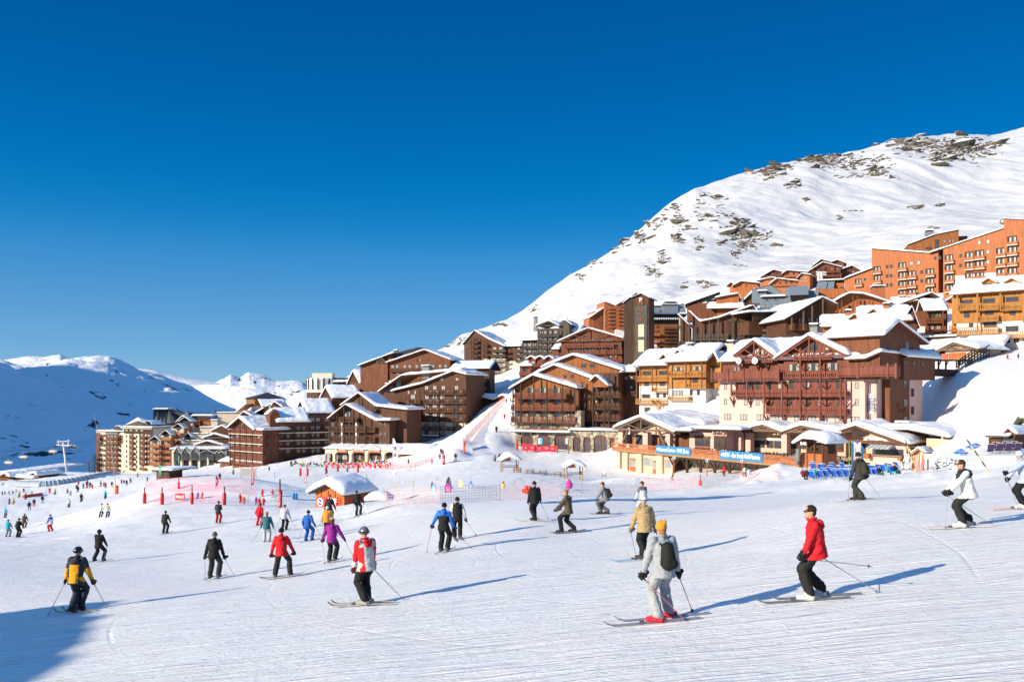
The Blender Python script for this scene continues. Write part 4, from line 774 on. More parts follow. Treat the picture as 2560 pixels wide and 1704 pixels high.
b = Bld('apartment_block','bright red-orange stepped apartment block rising left of the dark stone tower',ZD,0,600,320,262,322)
boxp(b,-60,62,330,620,3,12,W['ora2']); boxp(b,52,170,262,620,1,12,W['ora2']); gable(b,[(50,232),(170,275)],0.6,11,T=.4,m='redd',wall=W['ora2'],ins=.05,z0=b.q(100,300)[1],front=1.2); gable(b,[(172,265),(268,205)],-.4,11,T=.4,m='redd',wall=W['ora2'],ins=.05,z0=0,front=0)
gable(b,[(-110,400),(50,290)],2.2,11,T=.4,m='redd',wall=W['ora2'],ins=.05,z0=0,front=3)
boxp(b,165,285,520,600,-.15,5,WHITE,'base_wall')
for y in(290,325,365,405,445,485):balp(b,100,165,y-8,y+10,1.1,1,'ora2',1); balp(b,195,255,y+5,y+22,1.1,0,'ora2',1)
b.wins([75,115,150],[305,343,385,425,468,505],18,20,.95,kind=1); b.wins([205,240],[290,335,375,418,460],18,20,-.05); b.wins([10,35],[350,390,430,470],16,20,2.95)
b = Bld('lift_tower','tall dark wood and stone elevator tower with a pointed cap',ZD,340,860,255,522,253)
L = gable(b,[(325,190),(430,145),(530,195)],-.6,8,T=.25,m='dark',wall=W['brown'],ins=.7,z0=-8)
boxp(b,372,492,265,900,-.25,1,mat('dark_stone',(.075,.075,.068),.8,var=.55,nscale=2.2,bump=.1),'stone_shaft'); boxp(b,400,455,180,262,-.2,.2,W['chest'],'panel'); boxp(b,402,462,465,595,-.35,-.2,mat('pale_stone_panel',(.55,.5,.33),.8,var=.1),'pale_panel'); boxp(b,402,462,628,752,-.35,-.2,MATS['pale_stone_panel'],'pale_panel')
mb = MB();
u0, z0 = b.q(405,430,-.3); u1, z1 = b.q(458,305,-.3); um, zm = (u0+u1)/2, (z0+z1)/2; mb.prism([(u0,z0),(u1,z0),(um,zm)],-.35,-.25); mb.prism([(u0,z1),(um,zm),(u1,z1)],-.35,-.25); b.mesh(mb,'hourglass_panel',W['chest'])
u, z = b.q(428,208,-.3); text('P',1.6,WHT,b.root,(u,-.4,z),bold=.05,name='sign')
x0 = b.q(262,400,3)[0]; b.block(x0,0,2,8,-6,[(x0,b.q(262,250,3)[1]),(0,b.q(340,170,3)[1])],W['dark'],name='side_wall'); b.roof([(x0-.3,b.q(262,250,3)[1]),(.5,b.q(340,150,3)[1])],1.6,8,T=.5)
b = Bld('footbridge','covered footbridge with a dark truss joining the elevator tower and the timber hall',ZD,525,460,262,900,262)
boxp(b,525,830,412,455,0,4,W['dark'],'walkway'); boxp(b,525,905,365,382,0,4,W['dark'],'beam'); flat(b,520,915,364,-.4,4.5,T=.6)
mb = MB(); n = 12
for i in range(n):a = b.q(540+i*24,412,0); c = b.q(552+i*24,382,0); d_ = b.q(564+i*24,412,0); mb.bar((a[0],.1,a[1]),(c[0],.1,c[1]),.14); mb.bar((c[0],.1,c[1]),(d_[0],.1,d_[1]),.14)
b.mesh(mb,'truss',W['dark']); posts(b,[528,825],455,720,1,.4,'dark')
b = Bld('apartment_block','amber block with curved stacked balconies under the covered footbridge',ZD,525,745,285,830,285)
boxp(b,525,830,455,690,0,12,ORW); boxp(b,525,600,640,760,-.1,8,WHITE,'base_wall')
for y in(500,535,575,615,650,690):balp(b,685,830,y-10,y+9,2.2,0,'brown',1)
for y in(570,640,715):balp(b,545,632,y-14,y+10,1.2,0,'ora2');
b.wins([560,610],[490,540,600,680],22,26,-.05,kind=2)
b = Bld('timber_hall','dark brown timber hall with folded snow roof and tall posts',ZD,935,680,246,1715,240)
L = I(b,[(935,330),(1050,440),(1250,400),(1610,268),(1722,430)],-1.5)
b.roof(L,-1.5,12,T=.55,m='chest'); b.block(L[0][0]+.8,L[-1][0]-1.2,0,11,-2,[(L[0][0]+.8,L[0][1]-.8),L[1],L[2],L[3],(L[-1][0]-1.2,L[-1][1]+2.0)],W['brown'],name='wall')
boxp(b,1350,1700,430,680,-.5,0,W['dark'],'dark_panel'); xq = b.q(1350,500,-.5)[0]
posts(b,[938,1060,1150,1243,1398,1605,1695],[340,440,430,410,360,290,400],690,-1.4,.3,'grey'); balp(b,940,1350,568,625,1.4,0,'grey'); balp(b,1540,1700,565,615,1.2,-.5,'grey')
L = I(b,[(820,365),(945,485)],-1); b.roof(L,-1,9,T=.5,m='chest'); b.block(b.q(840,500)[0],0,.5,8,-2,[(b.q(840,500)[0],L[0][1]),(0,L[1][1])],W['brown'],name='side_wall'); posts(b,[830,990],[375,480],690,-1,.26,'grey'); balp(b,835,940,640,670,1.2,.5,'grey')
mb = MB(); a = b.q(1440,645,-2); c = b.q(1540,570,-2);
for yy in(-1.5,-2.6):mb.bar((a[0],yy,a[1]),(c[0],yy,c[1]),.12,.2); mb.bar((a[0],yy,a[1]+1),(c[0],yy,c[1]+1),.1)
for i in range(8):t = i/7; mb.bar((a[0]+(c[0]-a[0])*t,-2.6,a[1]+(c[1]-a[1])*t),(a[0]+(c[0]-a[0])*t,-2.6,a[1]+1+(c[1]-a[1])*t),.06)
b.mesh(mb,'staircase',W['grey']); b.wins([1165,1030],[555],22,60,-.05,kind=0)
b = Bld('chalet','brown chalet with icicled roof and small orange dormer behind the timber hall',ZD,905,420,285,1660,280)
L = I(b,[(895,258),(1180,205)],-1); boxp(b,915,1300,240,420,0,10,W['chest']); b.roof([(L[0][0],L[0][1]),(b.q(1260,195,-1)[0],b.q(1260,160,-1)[1]+1)],-1,12,T=.8)
gable(b,[(1210,190),(1340,165),(1455,145),(1478,200)],-1.2,8,T=.6,m='chest',wall=W['orange'],ins=.5,z0=1,front=-.2)
gable(b,[(1500,225),(1632,105),(1665,190)],0,12,T=.8,m='grey',wall=W['brown'],ins=.6,z0=-4,front=1); shed(b,1130,1520,300,225,-2.5,6,T=.8,m='chest')
b = Bld('lodge','small blue-grey metal-clad lodge with snowy roof right of the dark elevator tower',ZD,550,340,330,880,330)
boxp(b,550,650,275,350,0,8,METAL); boxp(b,650,820,262,350,-1,8,METAL); boxp(b,690,820,235,262,2,7,METAL); flat(b,545,700,275,-.5,8,T=.6); flat(b,650,815,262,-1.5,3,T=.25); flat(b,690,800,232,1.5,7.5,T=.35); gable(b,[(820,262),(885,250),(890,290)],0,6,T=.4,m='grey',wall=METAL,ins=.1,z0=0); boxp(b,830,900,300,345,-.5,5,METAL)
b.wins([600,700,740,780],[305],24,26,-1.05,kind=1)
# blue-grey houses
b = Bld('apartment_block','blue-grey metal-clad block with folded facade above the timber hall',ZE,-90,960,268,520,262)
boxp(b,15,225,865,960,0,10,METAL); flat(b,10,230,865,-1,9,T=.7,rag=.15); L = I(b,[(-75,850),(95,762),(190,820)],5); gable(b,[(-75,800),(95,760),(200,830)],5,14,T=.1,m='grey',wall=METAL,ins=.05,z0=2,front=5.1,snow=False)
boxp(b,0,60,815,960,3,10,METAL); flat(b,-20,70,815,2,9,T=.5)
mb = MB(); u0, z0 = b.q(268,848,-3.4); u1, _ = b.q(432,848,-3.4); a0, a1z = b.q(225,770,0); c0 = b.q(430,762,0)
mb.add([(u0,-3.4,z0),(u1,-3.4,z0),(c0[0],0,c0[1]),(b.q(262,765,0)[0],0,c0[1]),(u0,6,z0),(u1,6,z0),(c0[0],6,c0[1]),(b.q(262,765,0)[0],6,c0[1])],[(0,1,2,3),(4,7,6,5),(0,3,7,4),(1,5,6,2),(3,2,6,7),(0,4,5,1)])
b.mesh(mb,'folded_facade',METAL); u0, z0 = b.q(300,960,-1); b.mesh(MB().add([(b.q(268,848,-3.3)[0],-3.3,b.q(268,850,-3.3)[1]),(b.q(432,848,-3.3)[0],-3.3,b.q(432,850,-3.3)[1]),(b.q(420,940,0)[0],0,b.q(420,940,0)[1]),(b.q(290,940,0)[0],0,b.q(290,940,0)[1]),(b.q(268,848,-3.3)[0],5,b.q(268,850,-3.3)[1]),(b.q(432,848,-3.3)[0],5,b.q(432,850,-3.3)[1]),(b.q(420,940,0)[0],5,b.q(420,940,0)[1]),(b.q(290,940,0)[0],5,b.q(290,940,0)[1])],[(0,3,2,1),(4,5,6,7),(0,4,7,3),(1,2,6,5),(0,1,5,4),(3,7,6,2)]),'dark_facade',W['dark'])
boxp(b,225,290,780,960,-.5,8,METAL); boxp(b,432,520,805,900,1,8,METAL); boxp(b,495,760,790,870,4,10,W['orange'])
b.wins([62,140],[883],40,26,-.05,kind=2); b.wins([135],[940],44,28,-.05,kind=1); b.wins([30],[945],40,22,-.05,kind=1)
b = Bld('apartment_block','orange block with two slanted grey shading panels in front of the upper orange range',ZE,495,860,275,752,272)
boxp(b,520,752,740,870,0,9,W['orange']); flat(b,520,752,720,-.6,9,T=.5);
for x0, x1, x2, x3 in((497,590,520,605),(598,655,612,668)):
 a = b.q(x0,790,-2.5); c = b.q(x1,790,-2.5); d_ = b.q(x3,712,0); e = b.q(x2,715,0); b.mesh(MB().add([(a[0],-2.5,a[1]),(c[0],-2.5,c[1]),(d_[0],0,d_[1]),(e[0],0,e[1]),(a[0],-2.2,a[1]-.2),(c[0],-2.2,c[1]-.2),(d_[0],.3,d_[1]-.2),(e[0],.3,e[1]-.2)],[(0,1,2,3),(7,6,5,4),(0,4,5,1),(1,5,6,2),(2,6,7,3),(3,7,4,0)]),'slanted_panel',METAL)
for y in(800,840):balp(b,525,600,y-8,y+10,1,0,'orange',1)
b.wins([620,730],[790],40,24,-.05,kind=0); b.wins([620,725],[835],36,24,-.05,kind=0)
b = Bld('apartment_block','brown block with hanging truss gallery between the timber hall and the brown gables',ZE,-100,1180,236,290,240)
boxp(b,-100,240,1085,1200,0,9,W['brown']); boxp(b,-60,290,1000,1080,-1.5,-.9,W['dark'],'gallery'); L = I(b,[(-110,1002),(235,1000),(400,910),(462,935)],-2.2); b.roof(L,-2.2,10,T=.7)
b.wins([40,125],[1098,1160],36,26,-.05,kind=1); b.wins([35,120],[1205],36,20,-.05,kind=1)
# brown and orange gables
b = Bld('chalet','brown timber chalet with long snowy gable and open roof posts above the hotel roofs',ZE,275,1170,222,690,224)
L = gable(b,[(218,1066),(558,868),(690,930)],-2.4,12,T=.6,m='beam',wall=W['brown'],ins=1.6,z0=-1); balp(b,280,465,1098,1150,1.4,0,'chest'); posts(b,[283,388,465,560],[1045,985,940,880],1160,-2.2,.26,'beam'); b.wins([365,450,520],[1075],40,50,-.06,kind=2)
b = Bld('chalet','wide orange chalet with a low double snow gable beneath the long orange range',ZE,545,1110,232,1640,226)
L = I(b,[(488,1003),(795,832),(920,838),(1230,935),(1570,912),(1642,890)],-2.4); L[4] = (L[4][0]-1,L[4][1]+2.5)
b.roof(L,-2.4,12,T=.7,m='beam'); b.block(L[0][0]+1.8,L[3][0]+1.0,0,11,-2,[(L[0][0]+1.8,L[0][1]+.8),L[1],L[2],(L[3][0]+1.0,L[3][1]-.2)],W['orange'],name='wall'); b.block(L[3][0]-1,L[5][0]-1.5,1,11,-6,[(L[3][0]-1,L[3][1]-.1),(L[5][0]-1.5,L[4][1]-.4)],W['chest'],name='side_wall')
posts(b,[563,693,728,828,866,970,1005],[985,915,895,850,850,890,905],[1110,1040,1030,1010,1000,1000,990],-2.2,.26,'chest'); b.wins([803,913,1055],[955],24,34,-.06,kind=0); b.wins([1445,1590],[960],26,34,.95,kind=0); b.wins([1445,1440],[1035],24,34,.95,kind=0); u, z = b.q(1050,850,4); b.chim(u,4,z-1,b.q(1050,785,4)[1],3.2,W['orange'])
b = Bld('chalet','orange chalet with two snow-capped dormers just behind the hotel tower',ZE,545,1150,195,1420,188)
shed(b,538,905,1130,1040,-1,6,T=.8,m='orange'); shed(b,875,1360,1080,960,-1.4,7,T=.8,m='orange'); boxp(b,560,905,1130,1180,.2,8,W['orange']); boxp(b,905,1330,1085,1180,0,8,W['orange'])
for a, c, d_, yo in((790,842,900,.8),(945,1010,1072,1.2)):gable(b,[(a,1062 if a<900 else 1020),(c,1020 if a<900 else 975),(d_,1068 if a<900 else 1022)],yo-.8,yo+6,T=.5,m='pale',wall=W['orange'],ins=.35,z0=b.q(c,1080,yo)[1],front=yo)
gable(b,[(1300,1040),(1355,950),(1422,1138)],-.6,7,T=.6,m='brown',wall=W['brown'],ins=.4,z0=-2)
for x, y in((785,1020),(1125,960)):u, z = b.q(x,y,4); b.chim(u,4,z-1.5,z+.5,1.2,W['orange'])
b = Bld('chalet','narrow brown chalet with balconies wedged left of the honey chalet at the right edge',ZE,1395,1190,205,1670,203)
shed(b,1465,1680,990,895,-1.2,7,T=.7,m='chest'); boxp(b,1400,1670,985,1190,0,8,W['chest']); boxp(b,1400,1470,1125,1190,-.1,3,WHITE,'base_wall'); balp(b,1475,1640,1045,1090,1.3,0,'chest'); balp(b,1475,1640,1150,1178,1.3,0,'chest'); posts(b,[1478,1630],990,1180,-1.3,.25,'chest'); b.wins([1530,1590],[1025],40,44,-.06); b.wins([1530,1590],[1135],40,46,-.06,kind=1)
# honey chalet at the right edge
b = Bld('chalet','tall honey-coloured chalet with two dormers at the right edge',ZE,1690,1320,188,2420,178)
zt = b.q(2050,815)[1]; zw = b.q(2050,1085)[1]; b.block(.4,b.w+4,0,12,zw,zt,W['yellow'],name='wall'); b.block(b.q(1750,1100)[0],b.w+4,.15,12,-3,zw-.01,WHITE,name='base_wall'); b.block(0,b.q(1750,1100)[0],1.5,12,-2,zw-.01,W['yellow'],name='side_wall')
shed(b,1693,2450,822,720,-1.6,7,T=.9,m='yellow')
for a, c, d_ in((1970,2033,2110),(2170,2240,2325)):gable(b,[(a,742),(c,700),(d_,742)],-.2,6,T=.55,m='yellow',wall=W['yellow'],ins=.3,z0=zt+.2,front=.5); b.wins([c-16,c+18],[750],24,16,.45,kind=0)
gable(b,[(1655,905),(1700,880),(1760,830)],0,7,T=.5,m='chest',snow=True)
for xl, xr in((1760,1935),(1940,2125),(2140,2350)):balp(b,xl,xr,920,975,1.3,0,'yellow')
balp(b,1935,2125,1025,1075,1.3,0,'yellow'); balp(b,1750,2125,1128,1190,1.4,0,'yellow'); balp(b,1685,1745,1120,1165,1.2,1.5,'yellow'); balp(b,2130,2400,1168,1222,1.4,0,'yellow')
posts(b,[1757,1937,2142,2345],[830]*4,[980,1200,980,1090],-1.3,.3,'yellow',br=(910,))
b.wins([1842,2040,2245],[895],110,42,-.06,kind=0); b.wins([1842,2250],[1010],54,50,-.06,kind=0); b.wins([2040],[1000],80,52,-.06,kind=0); b.wins([1880],[1110],40,46,.1,kind=0); b.wins([2050],[1110],116,52,.1,kind=0); b.wins([2245],[1145],116,52,.1,kind=0); b.wins([2205,2285,2370],[1250],46,40,.1,kind=0)
# long orange range
b = Bld('apartment_range','long orange timber apartment range with sawtooth roofline at upper right',ZE,755,850,268,2420,232)
L = I(b,[(750,705),(995,612)],-.6); b.block(0,b.q(1000,700)[0],0,12,-4,[(0,L[0][1]-.1),(b.q(1000,700)[0],L[1][1]-.1)],W['ora2'],name='wall'); b.roof(L,-.6,12,T=.7)
LO = I(b,[(997,436),(1520,478),(2175,262),(2178,240),(2182,175),(2420,188)],0)
b.block(LO[0][0],b.q(1590,600)[0],0,12,-6,[LO[0],LO[1],(b.q(1590,600)[0],b.q(1590,455)[1])],W['ora2'],name='wall'); b.block(b.q(1640,600)[0],b.q(2185,500)[0],-.8,12,-8,[(b.q(1640,600)[0],b.q(1640,437)[1]),(b.q(2185,500)[0],b.q(2185,255)[1])],W['ora2'],name='wall'); b.block(b.q(1590,600)[0],b.q(1640,600)[0],3,11,-6,b.q(1610,440,3)[1],W['chest'],name='recess_wall'); b.block(b.q(2183,500)[0],b.q(2420,500)[0]+2,-1.0,12,-8,[(b.q(2183,500)[0],b.q(2183,178)[1]),(b.q(2420,500)[0]+2,b.q(2420,195)[1])],W['ora2'],name='end_wall')
b.roof([LO[0],LO[1]],-.35,12,T=.5,m='grey',th=.2); b.roof([LO[1],(LO[2][0],LO[2][1])],-1.1,12,T=.5,m='grey',th=.2); b.roof([LO[4],LO[5]],-1.2,12,T=.2,m='grey',th=.2)
boxp(b,1165,1960,832,880,-.1,3,WHITE,'base_wall'); boxp(b,1740,2200,655,880,-.9,3,WHITE,'base_wall')
def loggia(b,xl,xr,ys,yo,st=1):
 """column of open loggias with dark recess, glazing and parapet"""
 for yt, yb in ys:
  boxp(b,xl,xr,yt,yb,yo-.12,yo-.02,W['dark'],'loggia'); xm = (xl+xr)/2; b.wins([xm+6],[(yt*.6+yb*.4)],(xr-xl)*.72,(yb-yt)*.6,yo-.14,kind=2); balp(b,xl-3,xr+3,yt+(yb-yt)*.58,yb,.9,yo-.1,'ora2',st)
  mb = MB(); x0, z = b.q(xl-4,yb+3,yo-1); x1 = b.q(xr+4,yb,yo-1)[0]; mb.box(x0,x1,yo-1.05,yo-.1,z-.12,z+.05); b.mesh(mb,'slab_edge',WHITE)
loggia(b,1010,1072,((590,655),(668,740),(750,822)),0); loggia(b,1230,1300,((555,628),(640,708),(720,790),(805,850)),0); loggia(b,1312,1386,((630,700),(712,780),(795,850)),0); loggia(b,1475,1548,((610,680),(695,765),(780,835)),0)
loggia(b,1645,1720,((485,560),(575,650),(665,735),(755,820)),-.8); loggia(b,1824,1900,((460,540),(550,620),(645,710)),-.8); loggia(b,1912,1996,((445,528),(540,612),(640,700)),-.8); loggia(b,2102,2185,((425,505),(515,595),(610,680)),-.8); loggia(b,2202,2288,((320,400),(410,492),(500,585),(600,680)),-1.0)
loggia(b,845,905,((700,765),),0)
b.wins([1132,1168],[592,675,757],24,28,-.05,kind=0); b.wins([1350,1415],[560],28,36,-.05,kind=1); b.wins([1440],[640,720],26,30,-.05,kind=0); b.wins([1560,1600],[515],24,28,-.05,kind=0); b.wins([1787],[495,583],24,32,-.85,kind=0); b.wins([1955],[380],26,34,-.85,kind=1); b.wins([2032],[368,460,552],28,36,-.85,kind=1); b.wins([935],[705],18,24,-.05,kind=0); b.wins([1400,1470,1300],[840],30,30,-.15,kind=0)
u, z = b.q(2162,195,0); o = MB().ell((0,0,0),(.8,.3,.8),10,6).build('satellite_dish',GREYM,b.root); o.location = (u,0,z)
b = Bld('apartment_block','small amber flat-roofed block peeping over the long orange range',ZE,1318,470,305,1770,300)
boxp(b,1555,1770,285,470,0,12,ORW); L = I(b,[(1318,400),(1560,310),(1770,268)],-.2); b.block(0,b.w,0.1,12,-3,[(0,L[0][1]),(L[1][0],L[1][1]),(b.w,L[2][1])],ORW,name='upper_wall'); b.roof(L,-.4,12,T=.35,m='grey'); boxp(b,1770,1850,320,400,4,10,W['chest'])
boxp(b,1560,1592,350,430,-.15,.2,DARKR,'loggia'); b.wins([1643,1692,1720],[365],20,24,-.05); b.wins([1490,1520],[430],22,20,.0,kind=0); u, z = b.q(1508,320,4); b.chim(u,4,z-1,z+1.4,2.6,METAL)
# upper hamlet
def hamlet(lab,xl,xr,yb,pts,d,m,bal,wn,posts_=(),T=.5):
 b = Bld('chalet',lab,ZE,xl,yb,d,xr,d-3); L = gable(b,pts,-1.4,11,T=T,m='chest',wall=W[m],ins=.9,z0=-6)
 for x0, x1, yt, y_ in bal:balp(b,x0,x1,yt,y_,1.2,0,m)
 for xs, ys, w, h in wn:b.wins(xs,ys,w,h,-.06)
 if posts_:posts(b,list(posts_),pts[1][1]+25,yb,-1.2,.26,m)
 return b
hamlet('highest orange chalet of the upper hamlet, just under the snow slope',480,770,640,[(480,580),(545,530),(640,556)],420,'ora2',[],[([550],[570],20,18)])
hamlet('small far gable at the top right of the upper hamlet',610,770,640,[(612,562),(690,535),(768,565)],425,'chest',[],[])
hamlet('large orange-red chalet with stacked balconies in the upper hamlet',450,780,745,[(445,628),(560,555),(740,600)],400,'red',[(460,720,628,645),(440,700,665,682),(440,700,700,718)],[([500,545,590,640,690],[615,650,690],18,18)],(470,560,650))
hamlet('dark brown gable at the right of the upper hamlet',715,900,670,[(715,622),(820,585),(900,628)],402,'brown',[],[([770,830],[640],18,18)])
hamlet('leftmost orange gable of the upper hamlet',10,215,720,[(8,685),(120,622),(215,645)],412,'red',[(20,200,668,682)],[([60,110,150],[655,690],16,16)])
hamlet('middle orange gable of the upper hamlet with shallow snow roof',200,440,700,[(195,660),(240,628),(450,645)],408,'ora2',[(215,330,668,680)],[([250,300,350],[655],16,16)])
hamlet('orange house with steep left gable in front of the upper hamlet',330,450,745,[(325,700),(370,655),(455,668)],395,'ora2',[],[([370,400],[690,720],16,18)])
hamlet('low orange chalet in the front row of the upper hamlet',90,360,775,[(85,750),(150,700),(345,722)],385,'ora2',[(120,330,745,760)],[([180,230,280],[735],18,16)])
hamlet('small orange gable at the lower left of the upper hamlet',-40,130,775,[(-30,720),(105,690),(160,705)],392,'ora2',[],[([20,70],[725],16,16)])
hamlet('tiny orange gabled house above the blue-grey block',-300,-190,760,[(-300,770),(-262,735),(-190,765)],345,'orange',[],[])
hamlet('orange house with broad gable left of the upper hamlet',-250,0,800,[(-245,765),(-170,725),(0,742)],340,'orange',[],[([-180,-120],[760],16,14)])
b = Bld('chairlift_station','pale steel lift structure in front of the upper hamlet',ZE,505,720,372,580,372,cat='lift station')
mb = MB();
for x in(520,545):p = b.q(x,640); q = b.q(x,720); mb.bar((p[0],0,p[1]),(q[0],0,q[1]),.8)
for y in(640,660):p = b.q(500,y); q = b.q(590,y+4); mb.bar((p[0],0,p[1]),(q[0],0,q[1]),.5)
b.mesh(mb,'frame',plain('white_steel',(.6,.6,.6)))
# huts and slope-side pieces right of the hotel
b = Bld('garage','timber garage with truss gable and double door right of the hotel tower',ZE,1590,1450,178,1870,172,cat='hut')
gable(b,[(1570,1345),(1722,1270),(1945,1330)],-1.2,9,T=.8,m='beam',wall=TAN,ins=1.2,z0=-4,truss='beam'); boxp(b,1680,1830,1358,1450,-.15,0,W['orange'],'door'); boxp(b,1615,1670,1368,1430,-.2,0,plain('red_panel',(.5,.1,.06)),'panel')
b = Bld('chalet','low dark building with snow roof behind the timber garage',ZE,1450,1330,186,2170,176)
flat(b,1455,1770,1225,6,12,T=.5); boxp(b,1470,1760,1228,1290,6.4,11,W['dark']); shed(b,1455,1800,1330,1250,0,8,T=.7); boxp(b,1460,1600,1330,1400,.8,6,W['dark']); shed(b,1795,2170,1310,1225,-1,7,T=.8,m='chest'); boxp(b,1980,2140,1318,1370,0,5,W['brown'])
b = Bld('footbridge','brown timber footbridge from the hotel tower to the snow slope',ZE,1565,1590,156,1895,165,cat='footbridge')
boxp(b,1565,1895,1508,1568,0,3,W['brown'],'deck'); mb = MB()
for x in(1600,1665,1780,1860):p = b.q(x,1508); q = b.q(x,1430); mb.bar((p[0],.2,p[1]),(q[0],.2,q[1]),.25); mb.bar((p[0],.2,q[1]-1),(p[0]+1,.2,q[1]),.15)
p = b.q(1570,1428); q = b.q(1900,1425); mb.bar((p[0],.2,p[1]),(q[0],.2,q[1]),.4,.3); b.mesh(mb,'pergola',W['dark'])
b = Bld('staircase','snow-covered outdoor stair with dark railings climbing the slope beside the footbridge',ZE,1790,1500,160,2050,172,cat='staircase')
mb = MB(); p = b.q(1830,1500); q = b.q(2040,1350)
for yy in(0,1.6):
 for dz in(.3,.8,1.3):mb.bar((p[0],yy,p[1]+dz),(q[0],yy,q[1]+dz),.15,.18)
 for i in range(9):t = i/8; mb.bar((p[0]+(q[0]-p[0])*t,yy,p[1]+(q[1]-p[1])*t-1),(p[0]+(q[0]-p[0])*t,yy,p[1]+(q[1]-p[1])*t+1.4),.2)
b.mesh(mb,'railing',W['dark']); b.roof([(p[0],p[1]-.1),(q[0],q[1]-.1)],.15,1.45,T=.4,m='dark',th=.1)
# ===== left cluster ============================================================================================
b = Bld('chalet','dark brown chalet with gabled balconies above the cream arcade restaurant',ZB,965,1215,240,1525,232)
w_ = b.w; zr_ = b.q(1200,1105)[1]; ze = b.q(1200,830)[1]
x1 = b.q(1400,900)[0]
L1 = gable(b,[(955,835),(1115,705),(1395,855),(1530,852)],-1.4,5,T=.6,m='chest',wall=W['brown'],ins=.9,z0=zr_-3,front=.6)
b.block(L1[2][0]-1.2,w_-.2,.2,8,zr_-3,b.q(1450,858,.2)[1],W['brown'],name='wing_wall')
L2 = gable(b,[(1070,715),(1235,600),(1390,720),(1690,755)],2.5,12,T=.6,m='chest',wall=W['brown'],ins=.9,z0=zr_,front=3.6,truss=None)
for yt, yb in((905,952),(995,1045)):balp(b,962,1305,yt,yb,1.5,.5,'brown'); balp(b,1308,1390,yt,yb,1.3,.5,'brown')
balp(b,1040,1225,818,860,1.3,.5,'brown'); balp(b,1150,1400,735,760,1.0,3.4,'brown')
posts(b,[972,1040,1105,1190,1300],[840,760,720,760,800],1085,-1.0,.24,'dark',br=(890,985)); posts(b,[1245,1395],[640,710],830,2.8,.22,'dark')
b.wins([1000,1080,1150,1240],[885,975,1065],34,40,.56,kind=0); b.wins([1140],[790],60,46,.56,kind=2); b.wins([1442,1480],[880,972,1062],26,38,.16,kind=0); b.wins([1280,1370],[730],30,34,3.5,kind=0)
for x in(1085,1215):b.mesh(MB().box(b.q(x-5,900,-.9)[0],b.q(x+5,900,-.9)[0],-.95,-.85,b.q(x,1085,-.9)[1],b.q(x,870,-.9)[1]),'drape',WHITE)
b = Bld('restaurant','cream arcade restaurant with snow-topped arches behind the red deckchairs',ZB,930,1235,234,1610,226)
w_ = b.w; zt = b.q(1200,1112)[1]
def arcade(b,x0,x1,zb,z1,arches,m,y0=0,dep=1.0):
 mb = MB(); cur = x0
 for c, r, spr in arches:
  mb.box(cur,c-r,y0,y0+dep,zb,z1); n = 10
  for k in range(n):
   a0, a1 = pi-pi*k/n, pi-pi*(k+1)/n; mb.prism([(c+r*cos(a0),spr+r*.45*sin(a0)),(c+r*cos(a1),spr+r*.45*sin(a1)),(c+r*cos(a1),z1),(c+r*cos(a0),z1)],y0,y0+dep)
  cur = c+r
 mb.box(cur,x1,y0,y0+dep,zb,z1); b.mesh(mb,'arcade_wall',m)
ar = []
for xc, hw in((966,34),(1085,66),(1235,62),(1385,66),(1525,52)):c, z = b.q(xc,1165); ar.append((c,abs(b.q(xc+hw,1165)[0]-c),z))
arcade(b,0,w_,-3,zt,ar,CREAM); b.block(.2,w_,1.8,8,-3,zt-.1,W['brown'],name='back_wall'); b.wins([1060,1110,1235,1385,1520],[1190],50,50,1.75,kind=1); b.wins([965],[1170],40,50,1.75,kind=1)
x_ = lin(0,w_,15); b.roof([(-.3,zt-.15),(7,zt+1.0)],-.3,w_+.4,ax='x',T=.5,m='chest',th=.15)
for xc, hw, t_ in((1090,46,'SPORTS'),(1237,52,'LE MONTANA'),(1383,58,'RESTAURANT')):
 c, z = b.q(xc,1145,-.1); r = abs(b.q(xc+hw,1145,-.1)[0]-c); zt2 = b.q(xc,1112,-.1)[1]; n = 8
 pl = [(c-r,z)]+[(c+r*cos(a),z+.25+(zt2-z+.4)*sin(a))for a in np.linspace(pi,0,n)]+[(c+r,z)]; so_ = b.mesh(MB().prism(pl,-.25,-.02),'sign',W['orange']); text(t_,.95,CREAM,so_,(c,-.3,(z+zt2)/2+.1),sx=.62,bold=.02)
 b.roof([(c+r*1.1*cos(a),zt2-.25+.55*sin(a))for a in np.linspace(pi,0,n)],-.5,1.0,T=.35,m='chest',th=.1)
L = I(b,[(1590,1125),(1690,1078),(1860,1150)],-1.5); b.roof([(-3.5+1,b.q(1700,1165,-2.5)[1]),(3,b.q(1700,1085,3)[1]),(8,b.q(1700,1100,3)[1])],b.q(1600,1165,-2.5)[0],b.q(1865,1165,-2.5)[0],ax='x',T=.7,m='chest'); boxp(b,1620,1835,1170,1215,-1.0,4,W['orange'],'kiosk_wall'); boxp(b,1600,1700,1168,1225,-1.2,-1.05,DARKR,'opening')
b = Bld('apartment_block','largest dark brown block with a broad snow roof and many curtained windows',ZB,1600,1190,252,2225,244)
w_ = b.w; zc = b.q(1950,865)[1]
L = gable(b,[(1535,585),(1820,515),(2105,400),(2235,432)],-1.2,14,T=.7,m='chest',wall=W['brown'],ins=.8,z0=zc,front=0)
L_ = I(b,[(1310,590),(1600,400),(2105,392)],10)
b.roof([(L[0][0]-8.5,b.q(1320,590,6)[1]),(L[0][0]-.5,b.q(1560,470,6)[1]+1.0),(L[2][0]-.5,L[2][1]+.6)],6,17,T=.8,m='chest'); b.block(L[0][0]-7,.5,7,16,0,b.q(1330,592,6)[1],W['brown'],name='wing_wall')
b.block(.1,w_-.2,.02,13,-6,zc-.01,BEIGE,name='lower_wall')
b.block(L[0][0]+.8,.1,.2,12,-3,zc,W['brown'],name='side_wall')
rows = [548,632,712,795,880,960]
